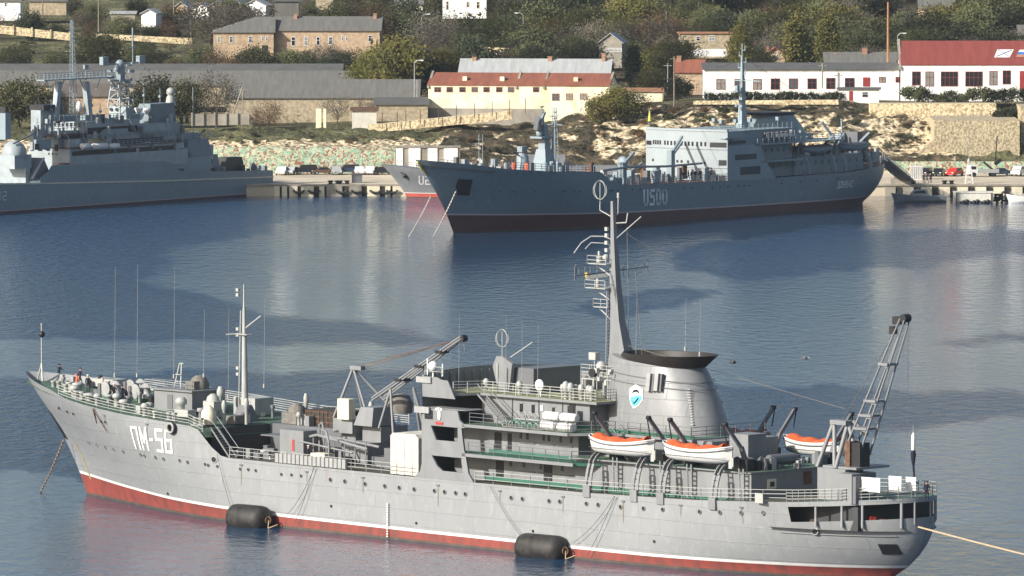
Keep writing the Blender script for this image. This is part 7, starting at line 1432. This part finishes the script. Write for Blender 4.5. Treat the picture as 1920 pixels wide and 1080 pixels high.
bld('lean_to', 'stone lean-to with a dark sloping roof joining the cream storehouse', 704, 802, 197, 226, 1384, 5, M_stone, M_slate2, 184, 'shed')
bld('shed', 'pale metal shed with a rusty roof edge on the grass bank', 660, 706, 208, 234, 1378, 3, mat('pale_metal_sheet', (.62, .60, .52), .6, .1, .8), M_rust, 202, 'shed')
m = MB()
for a, b in ((592, 602), (606, 611)): m.box(xat(a, 1376), xat(b, 1376), 1376, 1376.6, gz(0, 1376) - 1 if False else atY(600, 240, 1376)[2], atY(600, 204, 1376)[2])
tag(m.build('gate_pillars', M_cream_w), 'pair of cream gate pillars on the grass bank below the front warehouse', 'gate')
def longwall(name, label, px0, px1, y0a, y0b, y1a, y1b, Y, mt_, th=.5, posts=0, Y2=None):
    m = MB(); n_ = 12; Y2 = Y2 or Y; rn_ = random.Random(int(px0))
    for i in range(n_):
        a, b = lerp(px0, px1, i / n_), lerp(px0, px1, (i + 1) / n_); Ya, Yb = lerp(Y, Y2, i / n_), lerp(Y, Y2, (i + 1) / n_)
        P = [atY(a, lerp(y1a, y1b, i / n_), Ya), atY(b, lerp(y1a, y1b, (i + 1) / n_), Yb), atY(b, lerp(y0a, y0b, (i + 1) / n_), Yb), atY(a, lerp(y0a, y0b, i / n_), Ya)]
        m.add(P + [(x, y + th, z) for x, y, z in P], [(0, 1, 2, 3), (4, 7, 6, 5), (3, 2, 6, 7)] + ([(0, 3, 7, 4)] if i == 0 else []) + ([(1, 5, 6, 2)] if i == n_ - 1 else []))
    for i in range(posts): x, y, z = atY(lerp(px0, px1, i / max(1, posts - 1)), lerp(y1a, y1b, i / max(1, posts - 1)), lerp(Y, Y2, i / max(1, posts - 1)) - .2); z2 = atY(px0, lerp(y0a, y0b, i / max(1, posts - 1)), Y)[2]; m.box(x - .15, x + .15, y - .1, y + .1, z, z2 + .3)
    return tag(m.build(name, mt_), label, 'wall' if 'wall' in name else 'fence')
M_rubble = mat('pale_rubble_masonry', (.74, .62, .40), .9, .2, 1.9, col2=(.36, .28, .17), bump=.8, detail=3, contrast=(.40, .55))
M_rubble2 = mat('squared_stone_masonry', (.52, .44, .29), .9, .2, 2.2, col2=(.28, .23, .15), bump=.8, detail=3, contrast=(.40, .58))
longwall('retaining_wall', 'low pale limestone retaining wall below the cream storehouse', 690, 960, 235, 208, 250, 224, 1374, M_rubble, 3)
longwall('retaining_wall', 'upper limestone retaining wall under the hedge of the red-roofed hall', 1632, 1868, 195, 195, 240, 240, 1374, M_rubble, 6)
longwall('retaining_wall', 'large squared stone retaining wall behind the parked white truck', 1752, 1912, 226, 226, 305, 305, 1351, M_rubble2, 20)
longwall('retaining_wall', 'lower stepped part of the squared stone wall left of the large one', 1722, 1752, 285, 262, 305, 305, 1351.2, M_rubble2, 5)
longwall('retaining_wall', 'stone wall in shade at the right edge beyond the large wall', 1914, 2100, 200, 200, 305, 305, 1358, M_rubble2, 12)
longwall('terrace_wall', 'low whitish wall under the hedge of the long white hall', 1300, 1572, 189, 187, 196, 196, 1378, M_rubble, .5)
longwall('hillside_wall', 'winding pale stone wall on the upper left grassy slope', -10, 130, 46, 62, 62, 76, 1560, M_rubble, .6, 5)
longwall('hillside_wall', 'low broken stone wall across the slope right of the winding wall', 180, 360, 63, 72, 72, 84, 1555, M_rubble, .6)
longwall('concrete_fence', 'grey concrete panel fence on the bank at the left ship\'s stern', 360, 466, 214, 213, 236, 234, 1378, M_concrete, .3, 6)
longwall('stone_wall', 'pale wall on the wooded slope behind the patchwork roof', 905, 985, 88, 92, 108, 108, 1490, M_rubble, .5); longwall('stone_wall', 'whitish garden wall below the flat-topped ochre house', 1270, 1362, 92, 92, 106, 106, 1490, M_whitew, .4); longwall('stone_wall', 'thin ochre wall high on the wooded slope at the right', 1455, 1560, 11, 13, 16, 20, 1600, M_stone, .5)
# fence posts before the storehouse
fp = None
for i, px in enumerate([717, 745, 761, 788, 822, 856, 890, 923, 955, 985]):
    m = MB(); x, y, z = atY(px, interp(px, [(717, 236), (985, 208)]), 1373.5); 
    if fp is None: m.tube((0, 0, -.5), (0, 0, 2.4), .07, n=5); fp = tag(m.build('fence_post', M_rust), 'thin rusty fence post on the low wall before the cream storehouse', 'post', 'fence posts before the storehouse'); o = fp
    else: o = fp.copy(); C.objects.link(o)
    o.location = (x, y, z)
# poles and lamps
def pole(px, yb, yt, Y, r, mt_, label, name='utility_pole', arm=True, lamp=False, extra=None):
    x, y, z0 = atY(px, yb, Y); z1 = atY(px, yt, Y)[2]; root = thing(name, label, 'street lamp' if lamp else 'pole', (x, y, z0)); h = z1 - z0
    m = MB(); m.tube((0, 0, -.5), (0, 0, h), r, r * .7, 7); m.build('post', mt_, root)
    if lamp: m = MB(); m.path([(0, 0, h - .1), (.5, -.2, h + .4), (1.1, -.3, h + .4)] if lamp > 0 else [(0, 0, h - .1), (-.5, -.2, h + .4), (-1.1, -.3, h + .4)], .06, 5); s_ = 1 if lamp > 0 else -1; m.box(min(s_ * 1.0, s_ * 1.7), max(s_ * 1.0, s_ * 1.7), -.5, -.15, h + .3, h + .5); m.build('lamp_head', M_white, root)
    elif arm: m = MB(); m.bar((-.8, 0, h - .5), (.8, 0, h - .5), .1, .1); m.build('crossarm', mt_, root)
    if extra: m = MB(); m.tube(extra[0], (0, 0, h), r, n=6); m.build('brace', mt_, root)
pole(1665, 112, 4, 1402, .28, mat('rusty_flue', (.36, .19, .10), .8), 'tall thin rusty flue rising above the long white hall', 'flue_pipe', False)
pole(981, 70, 28, 1510, .11, M_metal, 'street lamp on the wooded slope above the patchwork roof', 'street_lamp', lamp=-1); pole(791, 68, 30, 1530, .11, M_metal, 'street lamp beside the yellow green tree', 'street_lamp', lamp=1); pole(1683, 92, 66, 1480, .11, M_metal, 'street lamp right of the tall rusty flue', 'street_lamp', lamp=1); pole(777, 185, 117, 1396, .12, M_metal, 'street lamp between the front warehouse and the cream storehouse', 'street_lamp', lamp=1)
pole(185, 62, -10, 1556, .17, M_wood, 'wooden pole on the grass slope below the low white garage'); pole(80, 38, -10, 1600, .17, M_wood, 'wooden pole at the top left by the ochre building'); pole(326, 32, -8, 1598, .16, M_wood, 'wooden pole left of the hillside sheds'); pole(358, 64, 12, 1560, .14, M_wood, 'wooden pole right below the hillside sheds'); pole(1264, 196, 105, 1380, .16, M_wood, 'wooden pole left of the long white hall'); pole(1252, 165, 118, 1398, .10, M_metal, 'thin metal pole left of the wooden one by the red brown cottage'); pole(1542, 160, 118, 1396, .16, M_concrete, 'short thick pole standing against the long white hall')
pole(455, 215, 163, 1384, .13, M_concrete, 'braced concrete pole behind the grey panel fence', extra=((-1.8, 0, 0))and [(-1.8, 0, 0)]); pole(782, 182, 150, 1394, .10, M_metal, 'short pale post at the warehouse corner', arm=False); pole(1249, 100, 20, 1520, .08, M_metal, 'thin pole among trees above the cypress', arm=False)
# flag of the far ship and two birds
root = thing('signal_flag', 'small limp yellow and grey flag above the far ship\'s bridge front', 'flag', FB.w(XF + .2, 8.0, 14.3), FB.a); m = MB(); m.tube((0, 0, 0), (0, 0, 3.2), .04, n=4); m.build('staff', M_supB, root); m = MB(); m.lathe((0.1, -.1, 1.2), [(.35, 0), (.28, .6), (.18, 1.2), (.04, 1.8)], 0, 7); m.build('flag_cloth', mat('yellow_flag', (.66, .58, .08)), root)
def gull(px, py, Y, dark, label):
    m = MB(); m.ball((0, 0, 0), .16, 0, 8, 6, (2.0, .8, .8)); m.ball((-.36, 0, .05), .09, 0, 6, 5)
    for sd in (-1, 1): m.add([(-.15, sd * .08, .03), (.15, sd * .08, .03), (.12, sd * .45, .22), (-.12, sd * .45, .24), (.1, sd * .95, .10)], [(0, 1, 2, 3), (3, 2, 4)])
    m.add([(.25, -.06, 0), (.25, .06, 0), (.5, .1, 0), (.5, -.1, 0)], [(0, 1, 2, 3)])
    o = m.build('gull', M_white if not dark else M_supD); o.location = atY(px, py, Y); o.rotation_euler = (0, 0, .4); tag(o, label, 'bird')
gull(1375, 680, 700, True, 'dark gull flying over the water just right of the black funnel cap'); gull(1510, 673, 720, False, 'white gull over the water between the funnel and the stern crane')
# ================= TREES =================
def leafmat(name, a, b):
    m = mat(name, a, .9, .2, .9, spec=.1, col2=b, rnd=.22, detail=3); n = m.node_tree.nodes; l = m.node_tree.links; b_ = n['Principled BSDF']
    t = n.new('ShaderNodeBsdfTranslucent'); mx = n.new('ShaderNodeMixShader'); mx.inputs[0].default_value = .38; l.new(b_.inputs['Base Color'].links[0].from_socket, t.inputs[0]); l.new(b_.outputs[0], mx.inputs[1]); l.new(t.outputs[0], mx.inputs[2]); l.new(mx.outputs[0], n['Material Output'].inputs[0]); return m
LM = dict(green=leafmat('green_leaves', (.155, .16, .075), (.088, .095, .048)), olive=leafmat('olive_yellow_leaves', (.24, .215, .065), (.12, .12, .045)), grey=leafmat('bare_grey_twigs', (.20, .175, .14), (.11, .10, .08)), dark=leafmat('dark_evergreen_leaves', (.075, .085, .048), (.04, .046, .028)), rust=leafmat('rusty_autumn_leaves', (.19, .115, .065), (.11, .075, .05)), silver=leafmat('silvery_green_leaves', (.15, .165, .115), (.07, .08, .055)))
M_bark = mat('grey_bark', (.15, .12, .09), .9, .2, 2)
def crown_mesh(seed, shape, n_cl, n_leaf, ls):
    rn = random.Random(seed); m = MB(); cl = []
    while len(cl) < n_cl:
        x, y, z = rn.uniform(-1, 1), rn.uniform(-1, 1), rn.uniform(-1, 1)
        r = x * x + y * y + z * z
        if shape == 'round' and .25 < r < 1 + rn.uniform(-.2, .2): cl.append((x * .46, y * .46, .60 + z * .38))
        elif shape == 'tall' and r < 1: cl.append((x * .16, y * .16, .55 + z * .45))
        elif shape == 'cone' and r < 1: t = (z + 1) / 2; cl.append((x * .13 * (1.1 - t * .8), y * .13 * (1.1 - t * .8), .04 + t * .94))
        elif shape == 'bush' and r < 1 and z > -.3: cl.append((x * .65, y * .65, .42 + z * .42))
    for cx, cy, cz in cl:
        s_ = rn.uniform(.08, .15) * (1 if shape in ('round', 'bush') else .5)
        for _ in range(n_leaf):
            px, py, pz = cx + rn.gauss(0, s_), cy + rn.gauss(0, s_), cz + rn.gauss(0, s_ * .75)
            u = Vector((rn.gauss(0, 1), rn.gauss(0, 1), rn.gauss(0, 1))).normalized(); v = u.orthogonal().normalized(); q = ls * rn.uniform(.6, 1.4); u *= q; v *= q * rn.uniform(.5, 1); p = Vector((px, py, max(.02, pz)))
            m.add([p - u, p - v * .8, p + u, p + v], [(0, 1, 2, 3)])
    return m
def trunk_mesh(seed, shape, bare=False):
    rn = random.Random(seed + 50); m = MB(); top = .55 if shape == 'round' else .85
    m.tube((0, 0, -.08), (.01, 0, top * .5), .022, .015, 7); m.tube((.01, 0, top * .5), (0, .01, top), .015, .006, 6)
    for k in range(14 if bare else 7):
        z = rn.uniform(.18, top); a = rn.uniform(0, 6.3); l_ = rn.uniform(.18, .42) if shape in ('round', 'bush') else .1; e = Vector((math.cos(a) * l_, math.sin(a) * l_, z + l_ * .9)); m.tube((0, 0, z), e, .010, .003, 5)
        for _ in range(4 if bare else 1): b = rn.uniform(0, 6.3); m.tube(e * .8 + Vector((0, 0, z * .2)) * 1, e + Vector((math.cos(b) * .12, math.sin(b) * .12, .12)), .004, .0015, 4)
    return m
PROTO = {}
def tree_root(kind, shape, leaf, seed, ncl, nl, ls):
    r = bpy.data.objects.new({'cone': 'cypress_tree', 'tall': 'poplar_tree', 'bush': 'shrub'}.get(shape, 'leafy_tree' if leaf != 'grey' else 'bare_tree'), None)
    o1 = crown_mesh(seed, shape, ncl, nl, ls).build('crown', LM[leaf], r); C.objects.link(r)
    if shape != 'bush': trunk_mesh(seed, shape, leaf == 'grey').build('trunk', M_bark, r)
    PROTO[kind] = [r, False]
tree_root('green1', 'round', 'green', 1, 56, 90, .026); tree_root('green2', 'round', 'green', 2, 50, 90, .026); tree_root('olive1', 'round', 'olive', 3, 56, 90, .026); tree_root('grey1', 'round', 'grey', 4, 46, 60, .015); tree_root('grey2', 'round', 'grey', 5, 50, 60, .015)
tree_root('dark1', 'round', 'dark', 6, 56, 90, .026); tree_root('rust1', 'round', 'rust', 7, 46, 56, .019); tree_root('poplar', 'tall', 'olive', 8, 90, 46, .022); LM['deep'] = leafmat('cypress_leaves', (.028, .038, .022), (.012, .017, .011)); tree_root('cypress', 'cone', 'deep', 9, 110, 50, .020)
tree_root('bush1', 'bush', 'dark', 11, 30, 34, .05); tree_root('bush2', 'bush', 'rust', 12, 30, 34, .045); tree_root('bush3', 'bush', 'silver', 13, 30, 34, .05); tree_root('bush4', 'bush', 'green', 14, 30, 34, .05)
def plant(kind, px, Y, h, label, group=None, wd=1.0, cat='tree', rz=None, zoff=0):
    X = (px - 960) / F * Y; z = gz(X, Y) - .15 + zoff; p = PROTO[kind]
    if not p[1]: o = p[0]; p[1] = True
    else: o = copy_tree(p[0])
    o.location = (X, Y, z); o.scale = (h * wd, h * wd, h); o.rotation_euler = (0, 0, rz if rz is not None else (px * 1.7 + Y) % 6.28); o['label'] = label; o['category'] = cat
    if group: o['group'] = group
    elif 'group' in o: del o['group']
    return o
# trees one can single out
plant('olive1', 742, 1432, 12.5, 'big dark green tree with yellowing leaves between the front warehouse and the mansion', wd=.85); plant('olive1', 690, 1436, 8.5, 'yellow green tree at the left foot of the big one by the warehouse', wd=.9); plant('dark1', 772, 1440, 10.5, 'dark tree filling the right side of the big yellowing one')
plant('olive1', 822, 1445, 9.5, 'bright yellow green tree left of the patchwork grey roof', wd=1.0); plant('dark1', 885, 1455, 11, 'dark tree rising behind the left end of the patchwork roof'); plant('green1', 1003, 1462, 8.0, 'rounded green tree above the middle of the patchwork roof')
plant('cypress', 1187, 1442, 9.0, 'dark slender cypress beside the pale gabled cottage'); plant('poplar', 1386, 1452, 12, 'narrow poplar behind the far ship\'s mast', wd=.85); plant('poplar', 1492, 1452, 13.5, 'narrow poplar above the long white hall, left of its twin', wd=.85); plant('poplar', 1552, 1462, 13, 'narrow poplar above the long white hall, right of its twin', wd=.85)
plant('green2', 1222, 1412, 5.5, 'silvery green rounded tree behind the low rusty-edged garage', wd=1.1); plant('dark1', 1275, 1396, 4.6, 'dark rounded tree at the left end of the long white hall', wd=1.1); plant('grey1', 450, 1540, 11, 'leafless grey tree spreading over the mansion\'s left wing', wd=1.2); plant('grey2', 395, 1548, 12, 'broad leafless tree left of the mansion', wd=1.2)
plant('olive1', 1165, 1374, 6.5, 'yellow green bushy tree at the cliff edge above the far ship', wd=1.1, zoff=-.6); plant('olive1', 1128, 1372, 5.5, 'second yellow green bushy tree at the cliff edge, nearer the storehouse', wd=1.1, zoff=-.6); plant('rust1', 1196, 1376, 5.0, 'rusty leaved bush tree at the cliff edge by the low garage', wd=1.1, zoff=-.6)
plant('grey1', 405, 1390, 11, 'tall thin-leaved grey tree standing behind the left ship\'s stern mast', wd=.75); plant('dark1', 285, 1392, 9.5, 'dark green tree behind the left ship\'s after tower', wd=1.0); plant('green1', 340, 1392, 8.8, 'grey green tree between the after tower and the stern mast', wd=1.0); plant('green2', 35, 1396, 9.0, 'dark rounded tree behind the left ship\'s front funnel', wd=1.1); plant('green1', 85, 1398, 7.0, 'green tree between the left ship\'s funnel and its lattice mast', wd=1.1)
plant('rust1', 502, 1384, 5.0, 'reddish bare shrub tree right of the concrete fence', wd=1.1); plant('grey2', 632, 1388, 6.2, 'dark twiggy tree before the front warehouse wall', wd=.9); plant('grey1', 686, 1390, 5.6, 'thin twiggy tree right of the dark one before the warehouse', wd=.8); plant('green1', 180, 1500, 10, 'green tree on the slope behind the left ship\'s lattice mast', wd=1.1); plant('green2', 268, 1520, 6, 'small green tree above the low broken stone wall', wd=1.1); plant('rust1', 425, 1490, 5, 'orange tinted low tree below the mansion\'s left wing', wd=1.2); plant('rust1', 470, 1490, 4.6, 'reddish low tree below the mansion doorway', wd=1.3); plant('green1', 552, 1500, 5.5, 'green low tree below the mansion windows', wd=1.3); plant('grey2', 610, 1505, 6.5, 'twiggy tree before the right half of the mansion', wd=1.0); plant('dark1', 648, 1500, 5.0, 'dark low tree right below the mansion', wd=1.2)
# the wood on the slope
rn = random.Random(77); kinds = ['green1', 'green2', 'grey1', 'green2', 'dark1', 'olive1', 'grey1', 'grey2', 'green1', 'green2', 'dark1', 'green1', 'rust1']
nm = {'green': 'green leafy tree in the dense wood on the right hand hillside', 'grey': 'grey half-bare tree in the dense wood on the right hand hillside', 'dark': 'dark evergreen tree in the dense wood on the right hand hillside', 'olive': 'yellowing green tree in the dense wood on the right hand hillside', 'rust': 'rusty autumn tree in the dense wood on the right hand hillside'}
placed = []
block = [(1165, 1212, 1400, 1475), (1355, 1415, 1425, 1460), (1455, 1590, 1425, 1470), (1165, 1210, 1425, 1450), (1100, 1180, 1440, 1480), (1265, 1385, 1470, 1512), (860, 1150, 1415, 1440), (1255, 1330, 1410, 1436), (1430, 1480, 1455, 1480), (1540, 1715, 1420, 1445)]
def try_plant(kset, px, Y, h, names, group):
    X = (px - 960) / F * Y
    for (x, y, r) in placed:
        if (x - X) ** 2 + ((y - Y) * .8) ** 2 < r * r: return False
    for a, b, c, d in block:
        if a < px < b and c - 20 < Y < d: return False
    if Y > 1585 and any(a - 20 < px < b + 15 for a, b in ((825, 915), (740, 795), (1795, 1900), (1722, 1792))) and Y < 1612: return False
    placed.append((X, Y, 3.6)); k = rn.choice(kset); plant(k, px, Y, h, names[k.rstrip('0123456789')], group % {'green': 'green trees', 'grey': 'half-bare trees', 'dark': 'dark evergreens', 'olive': 'yellowing trees', 'rust': 'rusty trees'}[k.rstrip('0123456789')], wd=rn.uniform(.9, 1.2)); return True
n_ = 0; t = 0
while n_ < 190 and t < 6000:
    t += 1; px = rn.uniform(700, 1960); Y = rn.choice((rn.uniform(1445, 1540), rn.uniform(1540, 1720)))
    if px < 900 and Y < 1470: continue
    if try_plant(kinds, px, Y, rn.uniform(5.0, 9.5) if Y < 1500 else rn.uniform(6, 11), nm, '%s of the hillside wood'): n_ += 1
nm2 = {k: v.replace('in the dense wood on the right hand hillside', 'scattered on the grassy slope at the upper left') for k, v in nm.items()}
n_ = 0; t = 0
while n_ < 70 and t < 4000:
    t += 1; px = rn.uniform(-40, 700); Y = rn.uniform(1478, 1660)
    if 380 < px < 720 and 1508 < Y < 1560: continue
    if px < 380 and 1530 < Y < 1575 and rn.random() < .7: continue
    if try_plant(['green1', 'green2', 'grey1', 'grey2', 'dark1', 'rust1'], px, Y, rn.uniform(3.0, 6.5) if px < 380 else rn.uniform(4, 7.5), nm2, '%s of the upper left slope'): n_ += 1
# hedges and shrubs
for i in range(15): plant('bush1', 1332 + i * 17, 1384, rn.uniform(2.3, 2.9), 'dark green bush of the hedge before the long white hall', 'bushes of the hedge before the long white hall', .8, 'shrub')
for i, (px, h, k) in enumerate([(1716, 4.8, 'bush4'), (1733, 3.6, 'bush1'), (1760, 3.0, 'bush4'), (1782, 3.2, 'bush1'), (1806, 3.0, 'bush4'), (1838, 4.6, 'bush4'), (1860, 3.4, 'bush1'), (1884, 3.6, 'bush1'), (1905, 3.8, 'bush1'), (1930, 3.8, 'bush1')]): plant(k, px, 1384.5, h, 'green bush before the white wall of the red-roofed hall', 'bushes before the red-roofed hall', .8, 'shrub')
for i in range(5): plant('bush1', 1878 + i * 11, 1366 + i, 3.6, 'dark bush overhanging the top corner of the large stone wall', 'bushes above the large stone wall', .8, 'shrub', zoff=.6)
n_ = 0
while n_ < 110:
    px = rn.uniform(1070, 1900); Y = rn.uniform(1349, 1376)
    if px > 1745 and Y < 1374 : continue
    if px > 1620 and Y > 1368: continue
    plant(rn.choice(('bush1', 'bush2', 'bush4', 'bush3', 'bush2')), px, Y, rn.uniform(.7, 1.7), 'low scrub bush on the limestone cliff behind the far ship', 'scrub bushes on the cliff behind the far ship', 1.0, 'shrub', zoff=rn.uniform(0, .3)); n_ += 1
for i in range(30): plant(rn.choice(('bush1', 'bush4', 'bush2')), rn.uniform(405, 1060), rn.uniform(1352, 1366), rn.uniform(.5, 1.2), 'low scrub bush on the rocky bank above the camouflage wall', 'scrub bushes on the rocky bank', 1.0, 'shrub')
for i in range(40): plant(rn.choice(('bush1', 'bush4', 'bush3')), rn.uniform(-30, 380), rn.uniform(1480, 1620), rn.uniform(1.0, 2.2), 'low bush on the grassy slope at the upper left', 'bushes on the upper left slope', 1.0, 'shrub')
for p in PROTO.values():
    if not p[1]:
        for ch in list(p[0].children): bpy.data.objects.remove(ch)
        bpy.data.objects.remove(p[0])
# ================= AIR =================
m = MB(); m.box(-2600, 2600, -30, 6100, -8, 118); hz = m.build('haze', None); hz.data.materials.clear()
hm = bpy.data.materials.new('pale_haze'); hm.use_nodes = True; hn = hm.node_tree
for nd in list(hn.nodes):
    if nd.type == 'BSDF_PRINCIPLED': hn.nodes.remove(nd)
pv = hn.nodes.new('ShaderNodeVolumePrincipled'); pv.inputs['Density'].default_value = 0.000032; pv.inputs['Color'].default_value = (.75, .86, 1, 1); pv.inputs['Anisotropy'].default_value = 0.2
hn.links.new(pv.outputs[0], [x for x in hn.nodes if x.type == 'OUTPUT_MATERIAL'][0].inputs['Volume']); hz.data.materials.append(hm); tag(hz, None, None, None, 'stuff')
